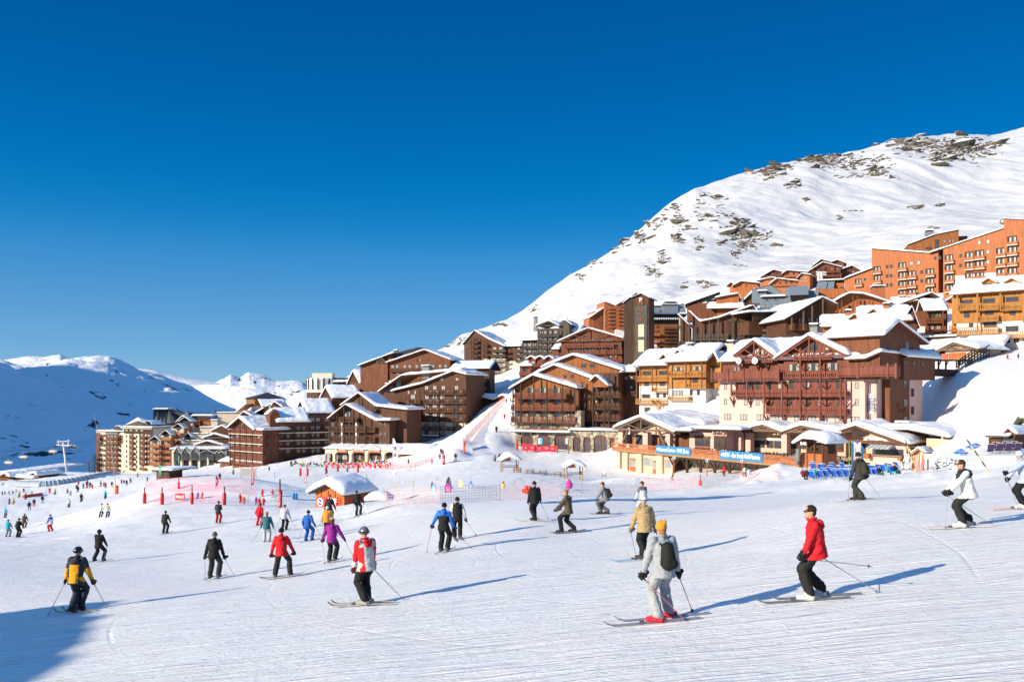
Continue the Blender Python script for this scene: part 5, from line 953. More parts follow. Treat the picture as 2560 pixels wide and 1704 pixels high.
for y in rows[:]:
 for xl, xr in((1700,1800),(1830,1975),(1985,2110),(2115,2215)):
  if y<600 and xl<1800:continue
  balp(b,xl,xr,y+24,y+58,1.1,0,'brown')
b.wins([1740,1865,1940,2010,2140],rows[1:],42,44,-.05,kind=None); b.wins([1865,1940,2020,2140],[548],34,38,-.05,kind=1); b.wins([2005,2145],[470],30,24,-.05,kind=1); b.wins([1590,1630],[690,780,870,960,1045],30,42,.15); b.wins([1740,1600],[1040],50,36,-.05,kind=1); b.wins([1640],[600],16,22,.15)
b.wins([1700,1760,1900,1960,2060,2180],[590,675,755,838,920],20,34,-.055,kind=1)
for y in(810,900,985):balp(b,1510,1690,y,y+35,1.0,.2,'brown')
for x in(1700,1808,1980,2115,2205):posts(b,[x],[560 if x>1750 else 640],1060,-1.15,.2,'dark')
boxp(b,1820,1965,1005,1110,-1.5,0,STONE,'porch'); flat(b,1812,1965,1000,-1.8,0,T=.35); boxp(b,1868,1900,1035,1100,-1.56,-1.5,W['redd'],'door')
for x, y, yt in((1510,560,525),(1545,555,505),(1605,510,480),(1870,400,360)):u, z = b.q(x,y,9); b.chim(u,9,z-2,b.q(x,yt,9)[1],1.2 if x<1800 else 2.4)
b = Bld('chalet','upper brown chalet with a bare dark roof panel and a broad gable',ZB,1500,480,278,2085,272)
L = gable(b,[(1490,322),(1845,203),(2090,298)],-1.4,14,T=.5,m='chest',wall=W['chest'],ins=.8,z0=-8)
b.block(b.q(1255,400,3)[0],0,3,14,-8,[(b.q(1255,400,3)[0],b.q(1255,345,3)[1]),(0,b.q(1500,250,3)[1])],W['chest'],name='side_wall')
L3 = I(b,[(1235,350),(1560,230)],1.8); b.roof([L3[0],L3[1]],1.8,13,T=.6); b.roof([(L3[1][0]-2,L3[1][1]-.6),(L3[1][0]+8,L3[1][1]+1.7)],2.5,12,T=.3,m=DARKR,snow=False); gable(b,[(1400,310),(1450,275),(1505,325)],1.0,6,T=.2,m='grey',wall=W['chest'],ins=.2,z0=-4,front=1.6,truss='grey',snow=False)
b.wins([1552,1595,1665,1710,1775,1822,1925,1990,2040],[352],26,30,-.06,kind=1); b.wins([1775,1805,1880],[292],14,26,-.06); balp(b,1520,2085,370,398,1.0,0,'brown'); b.wins([1600,1680],[415],26,24,-.06)
u, z = b.q(1585,250,8); b.chim(u,8,z-2,z+1.2,1.2,METAL)
b = Bld('apartment_block','brown wing with snow-streaked slate roof stepping down right of the upper chalet',ZB,2085,720,268,2450,266)
shed(b,2080,2450,378,305,-1,10,T=.25,m='dark'); boxp(b,2090,2440,380,740,0,10,W['brown']); balp(b,2210,2440,500,525,1,0,'brown'); balp(b,2210,2440,600,625,1,0,'brown'); b.wins([2240,2330,2400],[430,490,555,640],34,34,-.05,kind=1); posts(b,[2200,2300,2445],390,740,-1,.2,'dark')
b = Bld('garage','low brown garage with broad snow roof at the head of the narrow piste',ZB,2230,790,262,2590,250,cat='hut')
gable(b,[(2225,665),(2280,620),(2480,662),(2560,620),(2640,672)],-1.5,9,T=.7,m='chest',wall=W['brown'],ins=.8,z0=-6,front=.3)
# stepped range of saddle roofs
b = Bld('apartment_range','stepped red-brown range with four snow saddle roofs and small truss gables',ZB,490,1215,255,975,262)
def seg(xl,xr,ye,yr,yo,zb=-6,m='chest',tg=True):
 x0 = b.q(xl,ye,yo)[0]; x1 = b.q(xr,ye,yo)[0]; ze = b.q((xl+xr)/2,ye,yo-1)[1]; zr = b.q((xl+xr)/2,yr,yo+7)[1]
 b.block(x0+.6,x1-.4,yo,yo+14,zb,[(yo,ze),(yo+7,zr-.1),(yo+14,ze)],W[m],ax='x'); b.roof([(yo-1,ze),(yo+7,zr),(yo+15,ze)],x0,x1,ax='x',T=.95,m='chest',rag=.35)
 if tg:
  mb = MB()
  for k in range(7):t = k/6; y_ = yo+2.5+9*t; zz = ze+(zr-ze)*(1-abs(y_-yo-7)/7)-.3; mb.bar((x0+.45,y_,ze+.6),(x0+.45,y_,max(zz,ze+.8)),.16)
  mb.bar((x0+.45,yo+2,ze+.6),(x0+.45,yo+12,ze+.6),.2); b.mesh(mb,'truss',W['grey'])
seg(480,790,868,752,0); seg(750,1020,790,668,5); seg(985,1270,648,545,12); seg(1240,1500,512,400,20)
L = I(b,[(555,745),(745,665)],4); gable(b,[(400,800),(455,745),(500,790)],3,8,T=.3,m='chest',wall=W['chest'],ins=.2,z0=0)
for yo, xs_, ys in((0,[545,590,685,735],[920,988,1060,1130]),(0,[820,865],[985,1050,1128])):b.wins(xs_,ys,34,38,yo-.05,kind=1)
x1 = b.q(975,1000)[0]; b.block(b.q(780,900)[0],x1,.02,6,-4,b.q(880,800)[1],W['brown'],name='wing_wall'); b.wins([815,865,945],[840,915],36,36,0,kind=1); b.wins([940,970],[985,1050],26,36,0,kind=1)
for y in(940,1010,1082,1155):balp(b,500,660,y-2,y+26,1,0,'brown'); balp(b,665,780,y-2,y+26,1,0,'brown'); balp(b,785,970,y-2,y+24,1,0,'brown')
mb = MB()
for y in(965,1036,1108):a = b.q(500,y,-1.1); c = b.q(972,y-10,-1.1); mb.box(a[0],c[0],-1.15,-1.0,a[1]-.1,a[1]+.12)
b.mesh(mb,'slab_edge',CREAM); posts(b,[500,645,780],900,1200,-1.1,.2,'dark')
b = Bld('chalet','red-brown corner chalet with five tiers of balconies at the left end of the range',ZB,40,1270,262,360,250)
w_ = b.w; L = gable(b,[(22,925),(135,828),(272,940)],-1.6,9,T=.8,m='chest',wall=W['red'],ins=.8,z0=-4,front=0); x2 = L[2][0]
b.block(x2-1.0,w_,0,9,-4,b.q(320,935)[1],W['red'],name='wall'); b.roof([(x2-.6,L[2][1]-.05),(w_+.7,L[2][1]-.1)],-.6,9,T=.8,m='chest')
for yt, yb in((935,965),(1022,1048),(1090,1118),(1155,1200),(1222,1255)):balp(b,45,355,yt,yb,1.3,0,'redd')
posts(b,[58,100,148,205,262],[930,900,860,900,950],1250,-1.35,.2,'dark'); b.wins([80,125,180,235,320],[905,990,1068,1140],22,34,-.05,kind=None); b.wins([110,170,240],[1215],40,34,-.05,kind=1); boxp(b,100,350,1190,1260,-.1,.3,WHITE,'base_wall')
mb = MB()
for y in(968,1050,1122):a = b.q(45,y,-1.3); c = b.q(355,y,-1.3); mb.box(a[0],c[0],-1.42,-1.3,a[1]-.12,a[1]+.1)
b.mesh(mb,'slab_edge',CREAM)
# right-hand side wall of the corner chalet
for y in(1000,1075,1150):p = b.qs(400,y,w_); b.win(p[0],p[1]-.6,.7,1.3,w_+.02,'r',kind=0)
b = Bld('tower','honey lattice lookout tower with a black pyramid roof',ZB,205,775,300,285,290)
zt = b.q(240,648)[1]; zb = b.q(240,715)[1]; b.block(0,b.w,0,9,-6,zb,WHITE,name='base_wall'); b.block(0,b.w,0,9,zb+.01,zt,W['yellow'],name='wall')
mb = MB();
for i in range(4):
 for j in range(2):
  x0, x1 = b.w*i/4, b.w*(i+1)/4; z0, z1 = zb+(zt-zb)*j/2, zb+(zt-zb)*(j+1)/2; mb.bar((x0,-.1,z0),(x1,-.1,z1),.14); mb.bar((x0,-.1,z1),(x1,-.1,z0),.14)
b.mesh(mb,'lattice',W['pale']); a = b.q(335,590,4); mb = MB(); mb.add([(-1,-1,zt),(b.w+1,-1,zt),(b.w+1,10.5,zt-.2),(-1,10,zt),(b.w*.9,4.5,a[1])],[(0,1,4),(1,2,4),(2,3,4),(3,0,4),(3,2,1,0)]); b.mesh(mb,'roof',DARKR); b.block(b.w,b.w+4.6,2,9,-6,[(b.w,zt-.6),(b.w+4.6,zt-2.2)],W['yellow'],name='side_wall'); b.roof([(b.w+.5,zt-.2),(b.w+5.6,zt-2.8)],.8,9.5,T=.15,m=DARKR)
b = Bld('chalet','small timber gables and snow roofs under the lattice lookout tower',ZB,120,860,288,545,287)
L = I(b,[(110,775),(200,705)],-2); b.roof([L[0],L[1]],-2,6,T=.6,m='yellow'); b.roof(I(b,[(280,790),(425,705),(540,780)],-1),-1,8,T=.8); boxp(b,180,420,790,860,1,6,W['chest'])
gable(b,[(420,740),(460,680),(545,735)],-2.5,4,T=.6,m='orange',wall=W['orange'],ins=.3,z0=-3); gable(b,[(130,830),(175,772),(290,830)],-5,4,T=.7,m='chest',wall=W['chest'],ins=.4,z0=-8)
b = Bld('tower_block','round brown and white tower with a pale flat cap on the left skyline',ZB,800,600,380,945,380)
c = b.w/2; mb = MB(); n = 20
def ring(r0,z0,z1,m,name):
 b.mesh(MB().prism([(c+r0*cos(2*pi*k/n),5+r0*sin(2*pi*k/n))for k in range(n)],z0,z1,'z'),name,m)
zz = lambda y:b.q(870,y)[1]
ring(6.4,-10,zz(475),W['brown'],'wall')
for ya, yb_ in((500,478),(530,512),(560,545),(590,575)):ring(6.5,zz(ya),zz(ya)+1.5,WHITE,'band')
mb = MB()
for ya in(495,528,560):
 for k in range(16):
  a = 2*pi*k/16; mb.box(c+6.45*cos(a)-.35,c+6.45*cos(a)+.35,5+6.45*sin(a)-.35,5+6.45*sin(a)+.35,zz(ya)-.2,zz(ya)+1.7)
b.mesh(mb,'window_frame',W['dark']); o = MB().ell((c,5,zz(474)),(6.9,6.9,1.3),20,6,0,1).build('roof_snow',SNOW,b.root,True); b.block(c-3.5,c+5.5,2,8,zz(474),zz(412),CREAM,name='penthouse'); b.block(c+6,c+14,3,9,-8,zz(455),W['dark'],name='wing_wall'); b.roof([(c+4,zz(500)),(c+18,zz(490))],1,9,T=1.0); b.roof([(c+12,zz(452)),(c+24,zz(450))],4,12,T=.8); b.block(c+13,c+23,5,11,-8,zz(455),CREAM,name='back_wall')
# cream towers and terraces at far left
b = Bld('apartment_tower','tall cream tower block with brown balcony bays at the far left',ZA,885,1225,395,1400,380)
w_ = b.w; z1 = b.q(1000,845)[1]; z2 = b.q(1250,795)[1]; xm = b.q(1140,900)[0]
b.block(0,xm,0,12,-8,z1,CREAM,name='wall'); b.block(xm+.01,w_,-.3,12,-8,z2,CREAM,name='wall'); flat(b,885,1140,842,-.5,12,T=.5); flat(b,1130,1400,805,-.6,12,T=.5)
boxp(b,885,918,850,1200,-.2,0,W['chest'],'bay'); boxp(b,970,1085,860,1210,-.2,0,W['chest'],'bay'); boxp(b,1188,1225,850,1160,-.5,-.3,W['chest'],'bay'); boxp(b,1280,1330,850,1150,-.5,-.3,W['chest'],'bay'); boxp(b,1140,1400,815,860,-.6,-.3,W['dark'],'top_band'); boxp(b,1345,1400,860,1150,-.5,-.3,W['brown'],'bay'); boxp(b,970,1082,845,866,-.6,-.2,GREYM,'cornice')
for k in range(7):
 y = 890+k*48; balp(b,972,1083,y,y+22,1.1,-.2,'chest',1)
 balp(b,886,916,y,y+22,1.0,-.2,'chest',1);
 for xl, xr in((1188,1226),(1280,1332)):balp(b,xl,xr,y-8,y+14,1.0,-.5,'chest',1)
b.wins([930,955,1103,1165,1258],[880+k*46 for k in range(7)],12,22,-.36,kind=0); b.wins([1000,1030,1060],[882+k*48 for k in range(7)],18,20,-.25,kind=1); b.wins([1205,1306],[870+k*48 for k in range(7)],24,20,-.55,kind=1); b.wins([1370],[830+k*48 for k in range(7)],24,22,-.55,kind=1); b.wins([1206,1306,1165,1258],[830],22,20,-.65,kind=1); boxp(b,925,953,875,950,-.1,0,W['red'],'panel'); boxp(b,1090,1130,875,950,-.1,0,W['red'],'panel')
gable(b,[(1155,785),(1270,745),(1385,782)],1,10,T=.1,m='grey',wall=W['grey'],ins=.8,z0=z2-.5); mb = MB(); a = b.q(1155,782,1); c_ = b.q(1270,708,5); d_ = b.q(1350,770,1); mb.add([(a[0],.5,a[1]),(d_[0],.5,a[1]),(d_[0],10,a[1]),(a[0],10,a[1]),(c_[0],5,c_[1])],[(0,1,4),(1,2,4),(2,3,4),(3,0,4),(3,2,1,0)]); b.mesh(mb,'pyramid_snow',SNOW); gable(b,[(1062,795),(1085,790),(1130,820)],1,6,T=.3,m='grey',wall=W['grey'],ins=.1,z0=z1-.5)
gable(b,[(1345,780),(1375,748),(1400,780)],2,8,T=.2,m='grey',wall=W['grey'],ins=.1,z0=z2-.5)
b = Bld('apartment_block','grey metal-roofed block with zigzag pleats and pyramids behind the cream tower',ZA,1405,1000,400,1880,400)
boxp(b,1410,1600,790,960,0,10,CREAM); boxp(b,1412,1598,765,800,-.3,2,W['dark'],'gallery');
mb = MB(); xs_ = [1405,1440,1460,1480,1497,1515,1535,1570,1620]; bot = [(b.q(x,765,-1)[0],-1,b.q(x,765,-1)[1])for x in xs_]; top = [(b.q(1408+(x-1405)*.65+4,640,5)[0],5+(2.5 if i%2 else 0),b.q(1480,640,5)[1]-(0 if i%2==0 else 0))for i,x in enumerate(xs_)]
for i in range(len(xs_)-1):mb.mt(i%2); mb.add([bot[i],bot[i+1],top[i+1],top[i],(bot[i][0],9,bot[i][2]),(bot[i+1][0],9,bot[i+1][2]),(top[i+1][0],9,top[i+1][2]),(top[i][0],9,top[i][2])],[(0,1,2,3),(7,6,5,4),(0,4,5,1),(3,2,6,7),(0,3,7,4),(1,5,6,2)])
b.mesh(mb,'pleated_roof',[GREYM,DARKR]); flat(b,1408,1550,638,4,10,T=.5,m='grey')
for xa, xb_, yt, yb_, yo in((1560,1650,612,668,6),(1680,1760,640,740,2),(1945,1985,640,665,6),(1985,2030,640,665,6),(2050,2090,642,665,6)):
 a = b.q(xa,yb_,yo); c_ = b.q(xb_,yb_,yo); t_ = b.q((xa*.55+xb_*.45),yt,yo+3); b.mesh(MB().add([(a[0],yo,a[1]),(c_[0],yo,a[1]),(c_[0],yo+7,a[1]),(a[0],yo+7,a[1]),(t_[0],yo+3,t_[1])],[(0,1,4),(1,2,4),(2,3,4),(3,0,4),(3,2,1,0)]),'pyramid',GREYM)
boxp(b,1620,1890,668,760,6,12,DARKR,'slate_wall'); u, z = b.q(1665,765,1); b.roof([(b.q(1600,775,0)[0],b.q(1600,775,0)[1]),(b.q(1680,710,0)[0],b.q(1680,700,0)[1]),(b.q(1750,745,0)[0],b.q(1750,745,0)[1])],0,5,T=.8); boxp(b,1600,1760,775,900,.5,6,W['chest'])
b = Bld('apartment_block','stepped terraces of small brown balconies with snow caps beside the cream tower',ZA,1370,1190,370,1760,366)
boxp(b,1385,1480,915,1200,0,6,BEIGE); boxp(b,1480,1575,870,1200,1,8,BEIGE); boxp(b,1575,1690,800,1100,4,10,BEIGE); boxp(b,1690,1770,745,900,8,14,BEIGE)
for xl, xr, ys, yo in((1368,1470,[960,1015,1070,1120],0),(1478,1575,[895,955,1010,1065,1120],1),(1580,1660,[850,905],4),(1662,1740,[790,830],7),(1605,1640,[960],4)):
 for y in ys:balp(b,xl,xr,y,y+26,2.0,yo,'orange',1); b.wins([(xl+xr)/2-14,(xl+xr)/2+18],[y-12],18,22,yo-.05,kind=1)
for xl, xr, y, yo in((1362,1480,930,-2),(1470,1575,875,-1),(1580,1690,812,2),(1640,1760,752,5),(1605,1690,955,2),(1690,1765,895,4)):
 a = b.q(xl,y,yo); c_ = b.q(xr,y,yo); b.roof([a,((a[0]+c_[0])/2,a[1]+2.0),(c_[0],a[1])],yo,yo+5,T=.35,m='dark')
posts(b,[1372,1466,1482,1572],920,1160,-2,.2,'chest')
b = Bld('apartment_block','long beige blank-walled block with stepped flat snow roofs',ZA,1590,1010,372,2230,372)
for xl, xr, yt, yb_, yo in((2000,2240,672,790,6),(1940,2000,740,800,4),(1840,1995,805,870,2),(1750,1920,865,925,1),(1665,1860,930,995,0)):boxp(b,xl,xr,yt,yb_+60,yo,yo+6,BEIGE); flat(b,xl-4,xr+2,yt,yo-.4,yo+6,T=.4)
boxp(b,1770,1955,715,800,5,10,W['brown']); flat(b,1760,1960,700,4,10,T=.7)
for y in(755,775):balp(b,1775,1840,y-22,y,1,5,'orange',1); balp(b,1870,1935,y-10,y+12,1,5,'orange',1)
for xl, xm_, xr, ye, yp, yo in((1940,2040,2130,838,790,0),(1860,1975,2115,905,865,-1),(1785,1905,2060,970,930,-2)):gable(b,[(xl,ye),(xm_,yp),(xr,ye)],yo,yo+6,T=.8,m='beam',wall=W['brown'],ins=.6,z0=b.q(1900,ye+50,yo)[1],truss='beam')
b = Bld('arcade_building','cream arcade building with four small slate gables beside the green flags',ZA,1580,1190,345,2070,345)
zt = b.q(1800,1003)[1]; w_ = b.w; xs_ = [(1600,1655),(1675,1735),(1758,1818)]
mb = MB(); edges = [1580,1598,1658,1676,1738,1757,1820,1840]
for i in range(0,8,2):a = b.q(edges[i],1100)[0]; c_ = b.q(edges[i+1],1100)[0]; mb.box(a,c_,0,1.5,-6,zt)
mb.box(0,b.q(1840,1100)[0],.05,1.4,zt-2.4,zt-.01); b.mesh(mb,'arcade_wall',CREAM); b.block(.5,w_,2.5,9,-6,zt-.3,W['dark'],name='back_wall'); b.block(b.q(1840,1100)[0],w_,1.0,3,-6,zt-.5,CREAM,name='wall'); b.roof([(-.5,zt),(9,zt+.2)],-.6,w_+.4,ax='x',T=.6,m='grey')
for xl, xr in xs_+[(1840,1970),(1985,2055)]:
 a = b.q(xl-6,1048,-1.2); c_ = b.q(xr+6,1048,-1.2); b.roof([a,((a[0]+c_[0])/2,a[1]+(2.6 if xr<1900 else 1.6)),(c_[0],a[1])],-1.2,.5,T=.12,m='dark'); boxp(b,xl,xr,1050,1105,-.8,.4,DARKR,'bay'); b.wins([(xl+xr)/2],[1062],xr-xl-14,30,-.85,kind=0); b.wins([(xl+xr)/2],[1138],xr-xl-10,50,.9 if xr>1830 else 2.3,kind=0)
boxp(b,1845,2060,1105,1130,.6,1.0,W['brown'],'band');
b = Bld('kiosk','low brown kiosk with snow roof between the arcade building and the red-brown chalet',ZA,2020,1160,300,2105,298,cat='hut')
shed(b,2010,2145,1122,1085,-1,4,T=.7); boxp(b,2025,2110,1125,1175,0,5,W['chest'])
# far-left low buildings
b = Bld('lodge','low brown lodge with wide snow roof at the left edge',ZA,-40,1300,290,305,280,cat='hut')
gable(b,[(240,1255),(308,1222),(335,1250)],-1,8,T=.7,m='chest',wall=W['chest'],ins=.4,z0=-2); shed(b,-60,300,1262,1222,-1.5,6,T=.8,m='chest'); boxp(b,-50,290,1262,1300,0,8,W['chest']); gable(b,[(-20,1262),(40,1228),(85,1262)],-3.5,3,T=.6,m='chest',wall=W['dark'],ins=.5,z0=-2)
for x in(20,110,180):b.wins([x],[1280],16,18,-.05,kind=0)
b = Bld('reservoir_hut','low flat tan building with a broad snow roof left of the lift pylon',ZA,300,1235,330,520,345,cat='hut')
boxp(b,300,520,1203,1240,0,14,TAN); b.roof([(-.6,b.q(400,1200)[1]),(8,b.q(400,1172,8)[1]),(18,b.q(400,1178,16)[1])],-1,b.q(600,1200,8)[0],ax='x',T=.7,m='chest')
b = Bld('hut','dark brown ticket hut with snow roof beside the green flag',ZA,1440,1285,205,1560,203,cat='hut')
shed(b,1395,1580,1202,1175,-1,4,T=.45); boxp(b,1440,1555,1200,1290,0,4,W['brown']); b.wins([1475,1530],[1225],30,34,-.05,kind=0)
# ---------------------------------------------------------------- people
def cloth(c,near=False):
 c = tuple(round(x,3)for x in c); n = 'cloth_%.3f_%.3f_%.3f'%c
 return mat(n,c,.8,spec=.25,var=.14,nscale=9,bump=.01,bscale=14)
SKIN = mat('skin',(.5,.27,.18),.55,spec=.3,var=.06,nscale=20); BLK = (.012,.012,.013); DKG = (.03,.032,.035)
LENS = plain('dark_lens',(.01,.01,.012),.1,.8); STEEL = plain('pole_metal',(.35,.35,.36),.35,.6,.6); BOOTG = plain('boot_grey',(.08,.08,.085),.4)
def capsule(mb,a,b,ra,rb,n=12):
 a = Vector(a); b = Vector(b); d = (b-a); L = d.length
 if L<1e-6:return mb.ell(a,(ra,ra,ra),n,6)
 d/=L; pts = []; rs = []
 for k in range(4):t = -pi/2+pi/2*(k+.35)/4; pts.append(a+d*ra*math.sin(t)); rs.append(max(.003,ra*cos(t)))
 pts+=[a,b]; rs+=[ra,rb]
 for k in range(4):t = pi/2*(k+.65)/4; pts.append(b+d*rb*math.sin(t)); rs.append(max(.003,rb*cos(t)))
 u = Vector((0,0,1))if abs(d.z)<.9 else Vector((0,1,0)); r = d.cross(u).normalized(); u = r.cross(d)
 vs = [p+q*(cos(2*pi*k/n)*r+math.sin(2*pi*k/n)*u)for p,q in zip(pts,rs)for k in range(n)]; m = len(pts)
 return mb.add(vs,[(i*n+(k+1)%n,i*n+k,(i+1)*n+k,(i+1)*n+(k+1)%n)[::1]for i in range(m-1)for k in range(n)]+[tuple(range(n)),tuple((m-1)*n+k for k in range(n))[::-1]])
def loft(mb,rings,n=16):
 """rings: (centre, right*rx, fwd*ry)"""
 vs = [c+a*cos(2*pi*k/n)+b*math.sin(2*pi*k/n)for c,a,b in rings for k in range(n)]; m = len(rings)
 return mb.add(vs,[(i*n+k,i*n+(k+1)%n,(i+1)*n+(k+1)%n,(i+1)*n+k)for i in range(m-1)for k in range(n)]+[tuple(range(n))[::-1],tuple((m-1)*n+k for k in range(n))])
def remesh(mb,name,vox,it=4,fac=.5):
 o = meshobj(name,mb.v,mb.f,[SKIN]); m = o.modifiers.new('r','REMESH'); m.mode = 'VOXEL'; m.voxel_size = vox; m.use_smooth_shade = True
 s = o.modifiers.new('s','SMOOTH'); s.iterations = it; s.factor = fac
 dg = bpy.context.evaluated_depsgraph_get(); me = bpy.data.meshes.new_from_object(o.evaluated_get(dg)); old = o.data; bpy.data.objects.remove(o); bpy.data.meshes.remove(old)
 me.name = name; return me
def ik(a,b,l1,l2,hint):
 d = b-a; L = min(d.length,(l1+l2)*.999); dn = d.normalized(); x = (l1*l1-l2*l2+L*L)/(2*L); h = sqrt(max(0,l1*l1-x*x)); hv = (hint-dn*hint.dot(dn)).normalized(); return a+dn*x+hv*h, a+dn*L
_glove = {}
def glove_mesh(c):
 """hand closed round a grip: palm, four curled fingers of different length and a thumb; grip axis = z, fingers wrap round +y"""
 if c in _glove:return _glove[c]
 mb = MB(); capsule(mb,(-.045,-.012,.03),(-.045,-.012,-.028),.026,.024); capsule(mb,(-.09,-.02,0),(-.05,-.014,0),.034,.03)
 for k, (z,L)in enumerate(((.036,.92),(.013,1.0),(-.011,.95),(-.033,.8))):
  pts = [Vector((-.03,-.012,z)),Vector((-.012,.03*L,z)),Vector((.022*L,.036*L,z)),Vector((.036*L,.012,z)),Vector((.024,-.006,z))]
  for p, q in zip(pts[:-1],pts[1:]):capsule(mb,p,q,.0105,.0095,8)
 capsule(mb,(-.045,-.02,.036),(-.012,-.034,.045),.013,.012,8); capsule(mb,(-.012,-.034,.045),(.022,-.022,.04),.012,.01,8)
 me = remesh(mb,'glove',.0055,2); me.materials.clear(); me.materials.append(cloth(c)); _glove[c] = me; return me
PEOPLE = []
def person(px,py,h,desc,face=0,jk=BLK,tr=BLK,hat='beanie',hc=BLK,gear='ski',poles=True,hl=(-.33,.16,.86),hr=(.33,.16,.86),fl=(-.13,0),fr=(.13,0),lean=12,side=0,crouch=.04,turn=0,bend=0,sleeve=None,yoke=None,boots=BLK,glove=BLK,pack=None,hem=.80,glasses=False,tipl=None,tipr=None,skic=(.5,.5,.5),kid=False,legturn=0,d=None,group=None,female=False,toe=None,hair=None,vest=None,flare=1.0,up=0.,polec=None,cuff=None,side_panel=None):
 pos = hit(px,py)if d is None else Vector(((px-CX)/F*d,d,gh((px-CX)/F*d,d)))
 dist = pos.y; S = h*dist/F/1.78*(1+.0); S = min(max(S,.5),1.25)
 rz = R(face); Mw = Matrix.Translation(pos)@Matrix.Rotation(rz,4,'Z'); near = h>=105; mid = h>=45
 def ground(lx,ly):
  p = Mw@Vector((lx*S,ly*S,0)); return(gh(p.x,p.y)-pos.z)/S
 leanr = R(lean); sd_ = R(side); sp = Vector((math.sin(sd_),math.sin(leanr),cos(leanr)*cos(sd_))).normalized()
 feet = []; Lr = Matrix.Rotation(R(legturn),3,'Z')
 for f in(fl,fr):q = Lr@Vector((f[0],f[1],0)); feet.append(Vector((q.x,q.y,ground(q.x,q.y)+.11+(.0))))
 mid_f = (feet[0]+feet[1])/2
 pel = Vector((mid_f.x*.6+math.sin(sd_)*-.0,mid_f.y*.5-.02-math.sin(leanr)*.25,.955-crouch+mid_f.z-.11-.0)); pel.x-=math.sin(sd_)*-.25
 X = Vector((1,0,0)); X = (X-sp*X.dot(sp)).normalized(); Y = sp.cross(X)
 if Y.y<0:Y = -Y
 at = lambda x, y, z:pel+X*x+Y*y+sp*z
 sh = [at(-.185,0,.455),at(.185,0,.455)]; hip = [at(-.09,0,-.02),at(.09,0,-.02)]
 neck = at(0,.01,.52); hd_dir = (sp*.7+Vector((0,.04,.6))).normalized(); head = neck+hd_dir*.155+Y*.015
 hands = [Vector(hl),Vector(hr)]; hands = [Vector((q.x,q.y,q.z+mid_f.z-.11-crouch*.6))for q in hands]
 mb = MB(); segs = []
 k_ = .93 if female else 1.0; bulk = 1.06 if(near or mid)else 1.1
 rings = [(-.17,.19,.155),(-.1,.188,.155),(.06,.175*k_,.142),(.28,.2*k_,.152),(.40,.2*k_,.135),(.47,.15*k_,.1),(.515,.075,.072),(.54,.06,.06)]
 loft(mb,[(at(0,0,z),X*rx*bulk*(flare if z<0 else 1),Y*ry*bulk*(flare if z<0 else 1))for z,rx,ry in rings])
 segs.append((at(0,0,-.05),at(0,0,.44),.16,.17,'torso'))
 elb = []
 for i in(0,1):
  s_ = -1 if i==0 else 1
  e, hnd = ik(sh[i],hands[i],.285,.27,Vector((s_*.3,-.9,-.25))); hands[i] = hnd; elb.append(e)
  capsule(mb,sh[i]-X*s_*.02,e,.082*bulk,.068*bulk); capsule(mb,e,hnd,.066*bulk,.05*bulk); segs+=[(sh[i],e,.07,.06,'arm'),(e,hnd,.058,.045,'fore')]
  if not near:capsule(mb,hnd,hnd+(hnd-e).normalized()*.08,.048,.035); segs.append((hnd+(hnd-e).normalized()*.03,hnd+(hnd-e).normalized()*.09,.045,.04,'hand'))
  kn, ank = ik(hip[i],feet[i]+Vector((0,-.02,.07)),.45,.42,Vector((s_*.12,1,0)))
  capsule(mb,hip[i],kn,.112*bulk,.09*bulk); capsule(mb,kn,ank,.09*bulk,.094); segs+=[(hip[i],kn,.1,.08,'thigh'),(kn,ank,.08,.085,'shin')]
  fdir = Lr@Vector((0.02*s_,1,0));
  if gear=='board':fdir = Lr@Vector((.15*s_,1,0)).normalized()
  f0 = feet[i]; gz = f0.z-.11
  capsule(mb,Vector((f0.x,f0.y,gz+.075))-fdir*.07,Vector((f0.x,f0.y,gz+.07))+fdir*.16,.062,.052); capsule(mb,Vector((f0.x,f0.y,gz+.08))-fdir*.06,Vector((f0.x,f0.y-.01,gz+.24)),.07,.075)
  segs+=[(Vector((f0.x,f0.y,gz+.06))-fdir*.07,Vector((f0.x,f0.y,gz+.06))+fdir*.17,.06,.055,'boot'),(Vector((f0.x,f0.y,gz+.06)),Vector((f0.x,f0.y,gz+.2)),.07,.07,'boot')]
 HR = Matrix.Rotation(R(turn),3,'Z'); hx = HR@Vector((1,0,0)); hy = HR@Vector((0,1,0)); hz = (hd_dir*.35+Vector((0,0,1))+hy*math.sin(R(bend))*.8).normalized(); hx = hy.cross(hz).normalized(); hy = hz.cross(hx)
 H = lambda x, y, z:head+hx*x+hy*y+hz*z
 loft(mb,[(H(0,-.005,z),hx*rx,hy*ry)for z,rx,ry in((-.115,.03,.035),(-.095,.052,.07),(-.05,.066,.088),(0,.074,.097),(.05,.075,.098),(.09,.062,.082),(.118,.03,.045))])
 capsule(mb,neck-sp*.06,head-hz*.06-hy*.01,.058,.052); segs+=[(neck-sp*.03,head-hz*.09,.05,.05,'neck'),(H(0,0,-.05),H(0,0,.06),.085,.085,'head')]
 if near:capsule(mb,H(0,.09,.0),H(0,.115,-.028),.012,.014,8); capsule(mb,H(0,.082,-.095),H(0,.088,-.09),.022,.02,8); mb.ell(H(-.076,-.01,-.01),(.012,.02,.03),8,6); mb.ell(H(.076,-.01,-.01),(.012,.02,.03),8,6)
 vox = .0135 if near else(.022 if mid else .04)
 me = remesh(mb,'person',vox,3 if near else 1); n = len(me.vertices); co = np.empty(n*3); me.vertices.foreach_get('co',co); co = co.reshape(-1,3)
